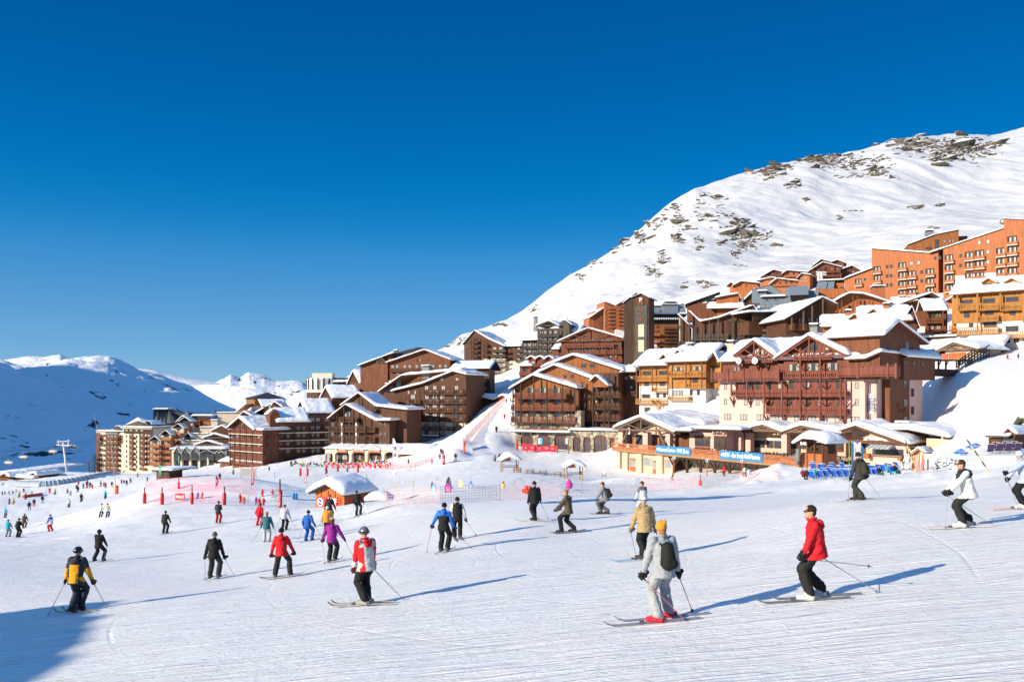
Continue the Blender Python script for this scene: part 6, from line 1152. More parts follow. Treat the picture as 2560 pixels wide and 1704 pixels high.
 if near:
  no = np.empty(n*3); me.vertices.foreach_get('normal',no); no = no.reshape(-1,3); hz_ = head.z-.12
  am = np.where(co[:,2]<hz_,1,0)*np.where(co[:,2]>.22,1,.2); sd2 = px*.37
  w1 = fbm(co[:,0]*9+sd2,co[:,1]*9,co[:,2]*22,oc=2); w2 = fbm(co[:,0]*4+sd2,co[:,1]*4+7,co[:,2]*5,oc=2); co = co+no*((w1*.016+w2*.016)*am)[:,None]; me.vertices.foreach_set('co',co.reshape(-1))
    # one material per region, by the nearest limb
 nf = len(me.polygons); fc = np.empty(nf*3); me.polygons.foreach_get('center',fc); fc = fc.reshape(-1,3)
 best = np.full(nf,1e9); kind = np.zeros(nf,int); tt = np.zeros(nf); names = []
 for i, (a,b_,ra,rb,kd)in enumerate(segs):
  a = np.array(a); b_ = np.array(b_); ab = b_-a; t = np.clip(((fc-a)@ab)/max(1e-9,ab@ab),0,1); dd = np.linalg.norm(fc-(a+t[:,None]*ab),axis=1)/(ra+(rb-ra)*t); m_ = dd<best; best[m_] = dd[m_]; kind[m_] = i; tt[m_] = t[m_]; names.append(kd)
 kd = np.array(names)[kind]; sleeve_c = sleeve or jk
 cols = [jk,tr,boots,glove,sleeve_c,yoke or jk,vest or jk,cuff or sleeve_c,side_panel or jk]; ms = [cloth(c)for c in cols]+[SKIN]
 pn = np.array(pel); rel = fc-pn; along_ = rel@np.array(sp); across = rel@np.array(X)
 mi = np.zeros(nf,int); mi[kd=='torso'] = 6 if vest else 0; mi[kd=='arm'] = 4; mi[kd=='fore'] = 4; mi[(kd=='fore')&(tt>.45)] = 7; mi[kd=='hand'] = 3; mi[kd=='thigh'] = 1; mi[kd=='shin'] = 1; mi[kd=='boot'] = 2; mi[kd=='head'] = 9; mi[kd=='neck'] = 5 if yoke else 0
 hm = pel.z-(.955-hem)
 mi[(kd=='thigh')&(fc[:,2]>hm)] = 6 if vest else 0; mi[(kd=='torso')&(fc[:,2]<hm)] = 1
 if yoke:mi[(kd=='torso')&(along_>.34)] = 5; mi[(kd=='arm')&(tt<.75)] = 5 if sleeve is None else 4
 if side_panel:mi[(kd=='torso')&(np.abs(across)>.12)&(along_<.36)] = 8
 mi[(kd=='fore')&(tt>.97)&near] = 3
 me.materials.clear()
 for m_ in ms:me.materials.append(m_)
 me.polygons.foreach_set('material_index',mi.astype(np.int32)); me.update()
 o = bpy.data.objects.new('person',me); col.objects.link(o); o.location = pos; o.rotation_euler = (0,0,rz); o.scale = (S,S,S)
 gw = gear if gear else None
 tag(o,desc,'person',group or('skiers and snowboarders on the piste' if gw else 'people standing about the slope'))
 def child(mb_,name,m_,sm_=True):return mb_.build(name,m_,o,sm_)
    # headwear and hair
 hm_ = MB(); seg_n = 16 if near else 10
 def cap(rx,ry,rz_,z0,cz=0.,cy=0.,mbx=None):
  mbx = mbx or hm_; nu, nv = seg_n, 7; a0 = math.asin(z0); vs = []
  for j in range(nv+1):
   t = a0+(pi/2*.98-a0)*j/nv; vs+=[H(rx*cos(t)*cos(2*pi*i/nu),cy+ry*cos(t)*math.sin(2*pi*i/nu),cz+rz_*math.sin(t))for i in range(nu)]
  mbx.add(vs,[(j*nu+i,j*nu+(i+1)%nu,(j+1)*nu+(i+1)%nu,(j+1)*nu+i)for j in range(nv)for i in range(nu)]+[tuple(range(nu))[::-1],tuple(nv*nu+i for i in range(nu))])
 if hat=='helmet':
  cap(.108,.128,.125,-.35,.02,-.008); child(hm_,'helmet',plain('helmet_%.2f_%.2f'%(hc[0],hc[2]),hc,.2,.6))
  g = MB(); g.tube([H(.112*cos(a),-.008+.132*math.sin(a),.022)for a in np.linspace(0,2*pi,17)[:-1]]+[H(.112,-.008,.022)],.016,6); child(g,'goggles',[LENS])
 elif hat in('beanie','pompom','cap'):
  cap(.096,.116,.12,-.3,.015,-.006)
  if hat=='pompom':hm_.ell(H(.02,-.1,.11),(.04,.04,.04),8,6)
  if hat=='cap':hm_.add([H(-.05,.09,.06),H(.05,.09,.06),H(.045,.17,.05),H(-.045,.17,.05),H(-.05,.09,.07),H(.05,.09,.07),H(.045,.17,.058),H(-.045,.17,.058)],[(0,3,2,1),(4,5,6,7),(0,1,5,4),(1,2,6,5),(2,3,7,6),(3,0,4,7)])
  child(hm_,'beanie' if hat!='cap' else 'cap',cloth(hc))
 elif hat=='hood':cap(.108,.125,.13,-.55,.0,-.02); child(hm_,'hood',cloth(hc))
 elif hat=='hair':
  cap(.085,.105,.108,-.05,.025,-.014); hm_.ell(H(0,-.045,-.01),(.075,.065,.08),12,8); child(hm_,'hair',cloth(hc))
 if hair:g = MB(); capsule(g,H(0,-.05,0),H(0,-.07,-.13),.072,.05); child(g,'hair',cloth(hair))
 if glasses:
  g = MB(); g.ell(H(-.034,.1,.012),(.026,.012,.017),10,6); g.ell(H(.034,.1,.012),(.026,.012,.017),10,6); g.bar(H(-.06,.085,.015),H(-.078,-.01,.015),.006); g.bar(H(.06,.085,.015),H(.078,-.01,.015),.006); g.bar(H(-.02,.108,.016),H(.02,.108,.016),.005); child(g,'sunglasses',LENS)
 elif near and hat not in('hood',):
  g = MB(); g.ell(H(-.03,.09,.012),(.012,.008,.008),8,5); g.ell(H(.03,.09,.012),(.012,.008,.008),8,5); child(g,'eyes',LENS); g = MB(); g.ell(H(0,.088,-.055),(.024,.01,.006),8,5); child(g,'mouth',cloth((.35,.12,.1)))
 if near:
  cl = MB(); cl.tube([neck+X*.082*cos(a)+Y*.078*math.sin(a)+sp*.025 for a in np.linspace(0,2*pi,15)],.024,6); child(cl,'collar',cloth(yoke or jk))
 if near and not pack and hat!='hood':g = MB(); capsule(g,at(-.05,-.12,.46),at(.05,-.12,.46),.06,.06); capsule(g,at(-.03,-.13,.4),at(.03,-.13,.4),.06,.06); child(g,'jacket_hood',cloth(yoke or jk))
 if pack:
  pk = MB(); capsule(pk,at(0,-.2,.1),at(0,-.19,.34),.14,.11); capsule(pk,at(-.05,-.28,.08),at(.05,-.28,.08),.085,.085)
  for s_ in(-1,1):pk.bar(at(.09*s_,-.13,.4),at(.1*s_,.06,.48),.035); pk.bar(at(.09*s_,-.14,.05),at(.15*s_,.02,.1),.025); pk.bar(at(.1*s_,.06,.48),at(.13*s_,.14,.25),.03)
  pm = remesh(pk,'backpack',.012,2)if near else None
  if pm:pm.materials.clear(); pm.materials.append(cloth(pack)); q = bpy.data.objects.new('backpack',pm); col.objects.link(q); q.parent = o
  else:child(pk,'backpack',cloth(pack))
    # gloves
 tips = []
 for i in(0,1):
  hnd = hands[i]; s_ = -1 if i==0 else 1; tp = (tipl,tipr)[i]
  if tp is None:tp = (hnd.x+s_*.12,hnd.y-.5)
  tx, ty = tp[0], tp[1]; tz = ground(tx,ty)if len(tp)==2 else tp[2]; T_ = Vector((tx,ty,tz)); ax_ = (hnd-T_).normalized(); tips.append((T_,ax_))
  fd = (hnd-elb[i]).normalized();
  if near:
   z_ = ax_ if(gear=='ski' and poles)else Vector((0,0,1)); xx = (fd-z_*fd.dot(z_)); xx = xx.normalized()if xx.length>.05 else Vector((s_,0,0)); yy = z_.cross(xx)
   Mg = Matrix((xx,yy,z_)).transposed().to_4x4(); g = bpy.data.objects.new('glove',glove_mesh(glove)); col.objects.link(g); g.parent = o; g.matrix_local = Matrix.Translation(hnd+fd*.085)@Mg@Matrix.Scale(1.25,4)
   cf = MB(); capsule(cf,hnd-fd*.05,hnd+fd*.03,.052,.046); child(cf,'glove_cuff',cloth(glove))
    # skis or board
 hv = (Mw.to_3x3()@Vector((0,1,0)))
 if gear=='ski' and mid:
  for i in(0,1):
   f0 = feet[i]; fdir = Lr@Vector((0,1,0)); a = f0-fdir*.72; b_ = f0+fdir*.82; a.z = ground(a.x,a.y)+.02; b_.z = ground(b_.x,b_.y)+.02; c_ = (a+b_)/2; c_.z = max(c_.z,f0.z-.11+.012); ad = (b_-a).normalized(); rt = ad.cross(Vector((0,0,1))).normalized(); nn = rt.cross(ad)
   m2 = MB(); prof = [(-.78,.026,0),(-.7,.031,0),(-.2,.026,.004),(.2,.027,.004),(.6,.034,0),(.72,.037,.01),(.8,.032,.045),(.86,.016,.1)]
   base = c_+nn*.003; vs = []
   for s__, w__, z__ in prof:p = base+ad*s__+nn*z__; vs+=[p-rt*w__,p+rt*w__,p+rt*w__+nn*.016,p-rt*w__+nn*.016]
   nr = len(prof); m2.add(vs,[(k*4+j,k*4+(j+1)%4,(k+1)*4+(j+1)%4,(k+1)*4+j)for k in range(nr-1)for j in range(4)]+[(3,2,1,0),tuple((nr-1)*4+j for j in range(4))])
   m2.mt(1);
   if near:m2.bar(base+ad*.17+nn*.03,base+ad*.25+nn*.03,.07,.04,nn); m2.bar(base-ad*.12+nn*.045,base-ad*.22+nn*.045,.07,.07,nn)
   child(m2,'ski',[plain('ski_%.2f_%.2f_%.2f'%skic,skic,.3,.5),BOOTG],False)
 if gear=='board' and mid:
  a, b_ = feet; dv = (b_-a); dv.z = 0; dv.normalize(); c_ = (a+b_)/2; p0 = c_-dv*.75; p1 = c_+dv*.75; p0.z = ground(p0.x,p0.y)+.02; p1.z = ground(p1.x,p1.y)+.02; ad = (p1-p0).normalized(); rt = ad.cross(Vector((0,0,1))).normalized(); nn = rt.cross(ad); base = (p0+p1)/2; base.z = max(base.z,a.z-.1,b_.z-.1)
  m2 = MB(); vs = []; prof = [(-.78,.05,.07),(-.7,.12,.03),(-.55,.145,0),(0,.125,0),(.55,.145,0),(.7,.12,.03),(.78,.05,.07)]
  for s__, w__, z__ in prof:p = base+ad*s__+nn*z__; vs+=[p-rt*w__,p+rt*w__,p+rt*w__+nn*.014,p-rt*w__+nn*.014]
  nr = len(prof); m2.add(vs,[(k*4+j,k*4+(j+1)%4,(k+1)*4+(j+1)%4,(k+1)*4+j)for k in range(nr-1)for j in range(4)]+[(3,2,1,0),tuple((nr-1)*4+j for j in range(4))]); child(m2,'snowboard',plain('board_%.2f_%.2f_%.2f'%skic,skic,.3,.5),False)
    # poles are held, so they are things of their own
 if gear=='ski' and poles and h>=64:
  for i in(0,1):
   T_, ax_ = tips[i]; hnd = hands[i]; fd = (hnd-elb[i]).normalized(); gp = hnd+fd*.085; ax2 = (gp-T_).normalized(); L = (gp-T_).length
   m2 = MB(); m2.tube([T_-ax2*.03,T_,gp],[.003,.0075,.0085],6).mt(1).tube([gp-ax2*.09,gp+ax2*.09],[.014,.018],8).tube([T_+ax2*.05,T_+ax2*.062],[.035,.02],10)
   pc = polec or(STEEL.diffuse_color[0],0,0); pm = STEEL if polec is None else plain('pole_%.2f_%.2f'%(polec[0],polec[1]),polec,.35,.5)
   q = m2.build('ski_pole',[pm,DARKR]); q.matrix_world = o.matrix_basis.copy()if False else Mw@Matrix.Scale(S,4)
   short = desc.split(' with ')[0].split(' in front')[0]; wd_ = ('left' if i==0 else 'right')+'-hand ski pole of the '+short; wd_ = ' '.join(wd_.split()[:16]); tag(q,wd_,'ski pole','ski poles')
 PEOPLE.append((desc,dist,S)); return o
def small(px,py,h,desc,jk,tr=DKG,face=0,**k):
 k.setdefault('poles',False); k.setdefault('hat',random.choice(['beanie','beanie','helmet','hood'])); k.setdefault('hc',jk if k['hat']=='hood' else random.choice([BLK,DKG,(.3,.05,.05)])); k.setdefault('lean',random.uniform(2,20)); k.setdefault('crouch',random.uniform(.02,.1))
 return person(px,py,h,desc,face,jk,tr,fl=(-random.uniform(.08,.2),random.uniform(-.1,.1)),fr=(random.uniform(.08,.2),random.uniform(-.1,.1)),**k)
RED = (.55,.012,.02); WHT_ = (.62,.62,.6); GRY = (.3,.31,.32); LGR = (.48,.5,.52); YEL = (.75,.32,.01); BLU = (.015,.09,.35); BLU2 = (.01,.12,.5); TEAL = (.03,.13,.16); PUR = (.25,.015,.22); ORG = (.7,.25,.04); TANC = (.36,.26,.13); OLV = (.05,.045,.03); BRN = (.085,.065,.045)
Z2 = lambda x, y:(480+x/3.92,1180+y/3.92)
# nearest figures
person(192,1529,169,'skier in yellow and charcoal jacket with black helmet',-4,YEL,(.025,.03,.04),'helmet',BLK,hl=(-.38,.12,.8),hr=(.38,.1,.82),fl=(-.1,0),fr=(.14,.02),lean=8,yoke=(.03,.035,.045),cuff=YEL,boots=(.35,.02,.02),side_panel=(.03,.035,.045),tipl=(-.58,-.35),tipr=(.78,.1),skic=(.45,.42,.2),hem=.84,legturn=62)
person(248,1403,86,'skier in black quilted hooded jacket standing with legs apart',-6,BLK,BLK,'hood',BLK,fl=(-.26,0),fr=(.24,0),hl=(-.24,.25,.85),hr=(.26,.25,.86),crouch=.08,lean=5)
person(535,1445,121,'skier in black jacket with grey beanie seen from behind',0,BLK,(.03,.032,.03),'beanie',(.1,.1,.09),hl=(-.36,.05,.78),hr=(.36,.05,.8),fl=(-.14,0),fr=(.17,.0),lean=9,tipl=(-.22,-.3),tipr=(.7,.15),boots=(.1,.1,.1),hem=.78)
person(703,1443,129,'snowboarder in red jacket with black cap seen from behind',2,RED,(.02,.02,.018),'cap',BLK,'board',hl=(-.36,.05,.78),hr=(.42,.12,.86),fl=(-.2,0),fr=(.3,.02),lean=10,side=-3,turn=180,boots=(.12,.12,.12),skic=(.5,.4,.38),hem=.8)
person(830,1404,116,'skier in purple fleece with long brown hair',-8,PUR,BLK,'none',hair=(.09,.035,.015),hl=(-.42,.1,.84),hr=(.4,.2,.92),fl=(-.1,0),fr=(.1,.08),lean=8,female=True,tipl=(-.2,-.2),tipr=(.75,.35),polec=(.3,.05,.08),boots=(.25,.27,.3))
person(915,1511,202,'skier in red and white jacket with silver helmet',38,RED,BLK,'helmet',(.12,.13,.15),hl=(-.2,.18,.8),hr=(.26,.2,.84),fl=(-.12,-.02),fr=(.14,.06),lean=12,vest=(.48,.48,.46),sleeve=RED,cuff=WHT_,side_panel=RED,boots=(.3,.3,.3),tipl=(.05,-.25),tipr=(.75,-.35),legturn=32,glove=(.1,.01,.015),skic=(.3,.25,.2),crouch=.03)
person(770,1352,84,'skier in blue one-piece suit with white chevrons and black beanie',-14,BLU,BLU,'beanie',BLK,hl=(-.32,.12,.84),hr=(.34,.12,.9),fl=(-.12,0),fr=(.18,.1),crouch=.1,lean=16,side=-4,yoke=(.02,.11,.4),tipr=(.8,.1),boots=(.03,.05,.1))
person(817,1337,76,'skier in orange jacket with white beanie',-6,ORG,BLK,'beanie',WHT_,fl=(-.1,0),fr=(.1,.04),tipl=(-.25,.1),tipr=(.2,-.3),female=True)
person(823,1304,72,'skier in dark plum jacket with red beanie before the ski school hut',-8,(.03,.015,.03),(.2,.2,.2),'beanie',(.4,.05,.03),tipr=(.8,.1))
person(895,1292,66,'skier in black jacket and grey trousers carving below the snow-topped box',-10,BLK,(.07,.08,.07),'beanie',BLK,fl=(-.1,0),fr=(.14,.1),side=-10,tipr=(.7,-.1),d=62)
person(711,1325,68,'skier in light grey jacket with brown hair',-8,LGR,BLK,'hair',(.1,.05,.02),tipl=(-.55,-.3),tipr=(.8,.1))
person(667,1355,80,'skier in dark teal jacket with ginger hair and pale trousers',8,TEAL,(.4,.42,.44),'hair',(.3,.12,.05),tipl=(-.85,-.1),tipr=(.5,.5),boots=(.4,.1,.08))
person(645,1313,60,'ski instructor in all-red suit leaning into a turn',-12,RED,RED,'hair',BLK,side=10,lean=10,poles=False,fl=(-.05,0),fr=(.2,.05),crouch=.08)
person(546,1307,58,'skier in dark grey jacket and red trousers',0,DKG,(.35,.01,.02),'beanie',BLK,hl=(-.16,.25,1.05),hr=(.16,.25,1.05),tipl=(-.6,.2),tipr=(.9,.1))
person(413,1333,60,'skier in olive-black jacket alone left of the red posts',-4,(.025,.025,.018),BLK,'beanie',BLK,tipr=(.7,.1))
person(1108,1379,128,'skier in blue-sleeved black vest',-14,BLK,BLK,'beanie',BLK,hl=(-.48,.18,.88),hr=(.34,.12,.84),fl=(-.08,0),fr=(.14,.08),sleeve=(.02,.14,.55),yoke=(.02,.14,.55),vest=BLK,female=True,tipl=(-.62,.05),tipr=(1.0,.2),polec=(.3,.06,.08),boots=(.15,.15,.15),lean=6)
person(1143,1348,111,'skier in white-sleeved black vest',6,BLK,BLK,'beanie',BLK,hl=(-.3,.1,.85),hr=(.33,.0,.86),fl=(-.1,0),fr=(.12,.1),sleeve=WHT_,vest=BLK,tipr=(.8,.5),boots=(.3,.3,.3),lean=8)
person(1337,1301,103,'skier all in black with black beanie, legs together',20,BLK,BLK,'beanie',BLK,fl=(-.09,0),fr=(.09,.03),hl=(-.26,.14,.8),tipl=(.4,.5),tipr=(.7,.1),lean=4,boots=(.02,.02,.02),hem=.76,legturn=60)
person(1418,1331,113,'snowboarder in brown parka with ginger hair pointing left',72,BRN,BLK,'hair',(.28,.11,.04),'board',hl=(-.3,.4,.95),hr=(.2,.42,.9),fl=(-.1,.24),fr=(.1,-.24),lean=8,legturn=10,turn=14,bend=-10,boots=(.02,.02,.02),glove=(.1,.1,.1),hem=.78,skic=(.2,.2,.2))
person(1511,1285,91,'snowboarder in grey hooded jacket with black backpack',74,(.17,.17,.17),(.09,.09,.085),'hair',(.04,.03,.02),'board',hl=(-.25,.35,.85),hr=(.28,.1,.95),fl=(-.05,.18),fr=(.05,-.14),crouch=.15,lean=14,pack=BLK,legturn=0,boots=BLK,skic=(.3,.3,.3))
person(1607,1290,92,'skier in white and grey jacket half hidden behind the tan jacket',30,(.5,.52,.56),(.5,.52,.55),'hair',(.05,.03,.02),yoke=(.13,.13,.14),glasses=True,turn=40,tipr=(.9,.5))
person(1612,1398,165,'skier in tan hooded jacket with white helmet',12,TANC,BLK,'helmet',(.6,.58,.55),hl=(-.34,.2,.78),hr=(.34,.1,.8),fl=(-.1,0),fr=(.12,.05),yoke=TANC,tipl=(-.05,.5),tipr=(.5,-.35),legturn=78,skic=(.25,.4,.55),boots=(.05,.05,.05),glove=(.2,.2,.2),lean=8)
person(1655,1551,260,'skier in silver-grey suit with orange pompom hat',16,(.3,.32,.35),(.32,.34,.36),'pompom',(.62,.25,.03),hl=(-.32,.1,.8),hr=(.33,.06,.84),fl=(-.17,.1),fr=(.17,-.12),hair=(.3,.13,.05),pack=(.012,.014,.012),legturn=72,boots=(.6,.03,.05),polec=(.4,.1,.12),tipl=(.28,-.35),tipr=(.72,.25),lean=7,female=True,flare=1.03,skic=(.2,.2,.26))
person(2035,1497,244,'skier in bright red jacket with dark hair and sunglasses',78,RED,(.018,.018,.016),'hair',(.025,.015,.01),hl=(-.24,.24,.8),hr=(.3,-.1,.84),fl=(-.15,.12),fr=(.15,-.12),glasses=True,turn=8,yoke=RED,boots=(.55,.55,.55),tipl=(.1,-1.0,.62),tipr=(.2,-1.15),lean=9,crouch=.03,hem=.78,skic=(.12,.12,.12),flare=1.0)
person(2150,1250,126,'skier in dark camouflage jacket with green backpack',28,(.04,.037,.035),(.03,.032,.024),'beanie',BLK,hl=(-.32,.16,.78),hr=(.3,.0,.9),fl=(-.12,0),fr=(.16,.1),pack=(.03,.035,.018),tipl=(-.2,.35),tipr=(.8,-.25),legturn=62,lean=6,boots=(.03,.03,.03))
person(2412,1317,182,'skier in white jacket with dark yoke gliding left at the right side',82,(.62,.62,.6),(.02,.022,.02),'hair',(.05,.025,.015),hl=(-.22,.5,.86),hr=(.22,.36,.86),fl=(-.12,.12),fr=(.12,-.12),glasses=True,turn=4,yoke=(.03,.035,.03),sleeve=(.62,.62,.6),boots=(.6,.6,.58),tipl=(-.2,.52),tipr=(.3,-.7),lean=14,crouch=.08,hem=.8,skic=(.55,.5,.5),flare=1.12)
person(2556,1271,152,'skier in pale blue jacket cut off by the right edge',80,(.38,.45,.6),BLK,'beanie',(.4,.5,.65),hl=(-.25,.6,1.05),hr=(.22,.3,.9),fl=(-.1,.05),fr=(.1,-.08),tipl=(-.3,.2),boots=(.6,.6,.6),lean=12,female=True,skic=(.6,.35,.35))
def ZL(x,y):return x/3.681, 850+y/3.681
def ZM(x,y):return x/3.136, 1150+y/3.136
cn = {'black':BLK,'dark':DKG,'red':(.5,.015,.02),'grey':(.2,.2,.21),'pale grey':(.42,.43,.45),'navy':(.02,.03,.1),'yellow':(.6,.45,.03),'lime green':(.3,.45,.05),'green':(.03,.1,.04),'teal':(.02,.35,.4),'pale blue':(.2,.45,.6),'white':(.62,.62,.6),'tan':(.4,.3,.15),'dark red':(.2,.02,.02),'purple':(.2,.05,.25),'orange':(.6,.15,.03),'brown':(.1,.06,.04),'pink':(.6,.1,.2),'blue':(.02,.1,.4)}
SP = [(25,1340,35,'grey','teal',0,'at the left edge below the low lodge'),(80,1325,25,'dark','dark',0,'near the left edge of the conveyor'),(275,1315,25,'dark','dark',0,'before the left end of the glass conveyor'),(20,1425,38,'black','black',0,'first from the left edge in the far row'),(45,1420,35,'dark','dark',0,'second from the left edge in the far row'),(82,1418,38,'grey','grey',0,'third from the left edge in the far row'),(118,1415,35,'dark','dark',20,'fourth from the left in the far row'),(147,1400,32,'red','dark',0,'small one above the green jacket'),(175,1448,65,'lime green','black',0,'left of the long orange strip'),(217,1400,45,'navy','dark',0,'above the orange strip'),(235,1465,65,'dark red','dark',-30,'at the left end of the orange strip'),(292,1430,50,'lime green','grey',0,'just behind the orange strip'),(312,1530,80,'dark','red',30,'in front of the orange strip'),(268,1565,90,'black','grey',25,'lowest of the pair below the orange strip'),(390,1500,80,'black','pale blue',0,'below the right end of the orange strip'),(455,1410,58,'red','red',10,'all in red left of the yellow one'),(505,1420,62,'yellow','black',-10,'right of the all-red one'),(620,1415,60,'grey','dark',0,'left of the leaning one'),(648,1435,60,'pale grey','dark',35,'leaning forward mid slope'),(635,1540,85,'white','black',20,'alone below the middle of the conveyor'),(700,1365,40,'dark','dark',0,'behind the navy jacket'),(712,1400,75,'navy','dark',0,'in front of the conveyor middle'),(722,1335,45,'red','dark',0,'highest red jacket by the conveyor'),(765,1365,58,'grey','dark',0,'between the navy and dark red jackets'),(803,1360,82,'dark red','dark',0,'tallest in the group by the conveyor'),(830,1360,62,'dark','dark',0,'right behind the tall dark red jacket'),(850,1370,50,'red','red',-20,'crouching in red by the conveyor'),(928,1345,50,'dark','dark',0,'first of four left of the orange padded mast'),(957,1348,48,'dark','dark',0,'second of four left of the orange mast'),(972,1362,60,'red','dark',0,'third of four left of the orange mast'),(1030,1355,62,'black','yellow',10,'just above the orange padded mast'),(1118,1320,45,'red','dark',0,'first of four right of the orange mast'),(1140,1322,45,'dark red','dark',0,'second of four right of the orange mast'),(1165,1335,58,'black','black',0,'third of four right of the orange mast'),(1200,1315,50,'green','dark',0,'fourth of four right of the orange mast'),(967,1460,82,'teal','black',0,'below the orange padded mast'),(748,1487,88,'black','black',0,'alone in the middle of the left slope'),(475,1250,18,'dark','dark',0,'tiny one beyond the conveyor'),(350,1275,26,'tan','tan',0,'tiny tan one behind the conveyor'),(680,1218,22,'tan','tan',0,'by the foot of the lift pylon'),(697,1218,22,'tan','grey',20,'right of the pylon foot'),(85,1510,70,'grey','dark red',0,'left one of the pair at the far left'),(122,1510,65,'yellow','dark',0,'right one of the pair at the far left'),(2020,1285,70,'black','black',0,'above the red padded posts'),(2147,1235,55,'grey','dark',-20,'skiing down below the red-brown chalet'),(1265,1262,45,'red','dark',0,'at the mouth of the glass conveyor'),(1355,1300,45,'dark','dark',0,'under the conveyor canopy'),(2210,1495,90,'red','red',-25,'instructor bending behind the red posts'),(2245,1508,48,'orange','red',30,'child crouching beside the instructor')]
for x, y, h, a, t, f, wh in SP:
 px, py = ZL(x,y); kid = h<60 and 2100<x; small(px,py,max(h/3.681,5.5),'%s jacket skier %s'%(a,wh),cn[a],cn[t],f,fr_=None)if False else small(px,py,max(h/3.681,5.5),'%s jacket skier %s'%(a,wh),cn[a],cn[t],f)
for x, y, h, desc, a, t, f, k in[(40,450,88,'skier in pale blue jacket at the left edge','pale blue','dark',0,{}),(65,600,140,'skier in teal jacket near the left edge','teal','grey',0,{}),(150,605,160,'skier in black jacket beside the teal one','black','black',-5,{'pack':(.06,.06,.06)}),(193,530,120,'skier in brown-black jacket behind the teal one','brown','brown',10,{}),(398,558,140,'snowboarder in white and blue jacket with red trousers','white','red',70,{'gear':'board','sleeve':cn['blue'],'yoke':cn['blue']}),(790,447,115,'skier in white jacket left of the yellow shoulders','white','black',-10,{'side':8}),(843,450,115,'skier in white jacket with yellow shoulders','white','navy',0,{'yoke':(.7,.4,.01)})]:
 px, py = ZM(x,y); small(px,py,h/3.136,desc,cn[a],cn[t],f,poles=True,**k)
Zk = lambda x, y:(480+x/3.92,1180+y/3.92)
for x, y, h, desc, a, t, f in[(695,235,78,'child in red suit behind the ring of the nursery','red','red',160),(787,245,90,'person in pink-grey suit right of the red child','pink','pale grey',0),(627,320,88,'child in purple suit in the nursery queue','purple','purple',-20),(657,330,88,'child in red suit in the middle of the queue','red','red',-20),(703,328,78,'last child in red suit by the tall red post','red','red',20),(60,268,55,'child in purple sitting by the snow heap','purple','dark',60),(100,264,34,'child in red lying by the snow heap','red','red',90)]:
 px, py = Zk(x,y); small(px,py,h/3.92,desc,cn[a],cn[t],f)
Zc = lambda x, y:(960+x/3.267,1080+y/3.267)
for x, y, h, desc, a, t, f in[(585,236,75,'person in dark jacket by the snow bank at the piste foot','dark','tan',10),(905,240,68,'person in grey jacket left of the wooden shelter','grey','black',0),(943,238,70,'person in black, left of two by the shelter','black','black',0),(962,237,72,'person in dark grey, right of two by the shelter','dark','black',10),(455,228,58,'child in blue by the fat red cushion','blue','purple',0),(390,262,50,'child in pink suit on the nursery slope','pink','red',0),(200,255,40,'small child in dark red near the restaurant hut','dark red','dark',0),(467,180,56,'person in black on the bank behind the red cushion','black','black',0),(480,190,50,'person in dark grey beside the one on the bank','dark','dark',0)]:
 px, py = Zc(x,y); small(px,py,h/3.267,desc,cn[a],cn[t],f)
for x, y, h, desc, a, t, f in[(520,1105,65,'skier in black descending the narrow piste','black','black',0),(593,985,58,'skier in red at the top of the narrow piste','red','red',-20),(612,835,45,'person in black at the very top of the narrow piste','black','black',0),(650,835,40,'person in tan at the very top of the narrow piste','tan','grey',0)]:
 small(1100+x/3.681,780+y/3.681,h/3.681,desc,cn[a],cn[t],f)
for x, y, h, desc, a, t, f in[(718,140,66,'young skier crouching behind the net','brown','brown',80),(1180,106,100,'skier in red jacket under the terrace','red','black',20),(1360,110,96,'person in white top and purple trousers under the terrace','white','purple',10),(1400,131,105,'person in pale blue suit under the terrace','pale blue','white',-10),(1382,112,92,'person in green jacket under the terrace','green','dark',0)]:
 small(1480+x/3.5625,1160+y/3.5625,h/3.5625,desc,cn[a],cn[t],f)
for x, y, h, desc, a, t, f in[(1238,372,125,'person in dark top by the leaning yellow poles','dark','white',10),(1265,374,142,'person in white suit with fur hat by the poles','white','white',-20)]:
 small(1880+x/3.266,1060+y/3.266,h/3.266,desc,cn[a],cn[t],f,gear=None)
for x, y, h, desc, a in[(2207,1362,50,'person in red on the hill crest at right','red'),(2303,1357,46,'person in black on the hill crest at right','black')]:
 small(1900+x/3.5636,500+y/3.5636,h/3.5636,desc,cn[a],DKG,0,gear=None,d=165)
for x, y, h, desc, a, t in[(940,1340,78,'skier in dark red in front of the red deckchairs','dark red','dark'),(1045,1320,70,'person in red by the red deckchairs','red','dark'),(1140,1325,62,'skier in grey bending by the red deckchairs','grey','dark'),(85,1345,55,'skier in grey below the corner chalet','grey','dark'),(415,1312,40,'skier in black bent forward below the range','black','black'),(618,1275,60,'person in dark jacket at the left end of the deckchairs','dark','dark'),(655,1255,45,'person in black behind the first deckchairs','black','black'),(1697,1245,45,'person in dark red by the hut of the arcade restaurant','dark red','dark')]:
 small(560+x/3.681,820+y/3.681,h/3.681,desc,cn[a],cn[t],random.choice([0,60,-40]))
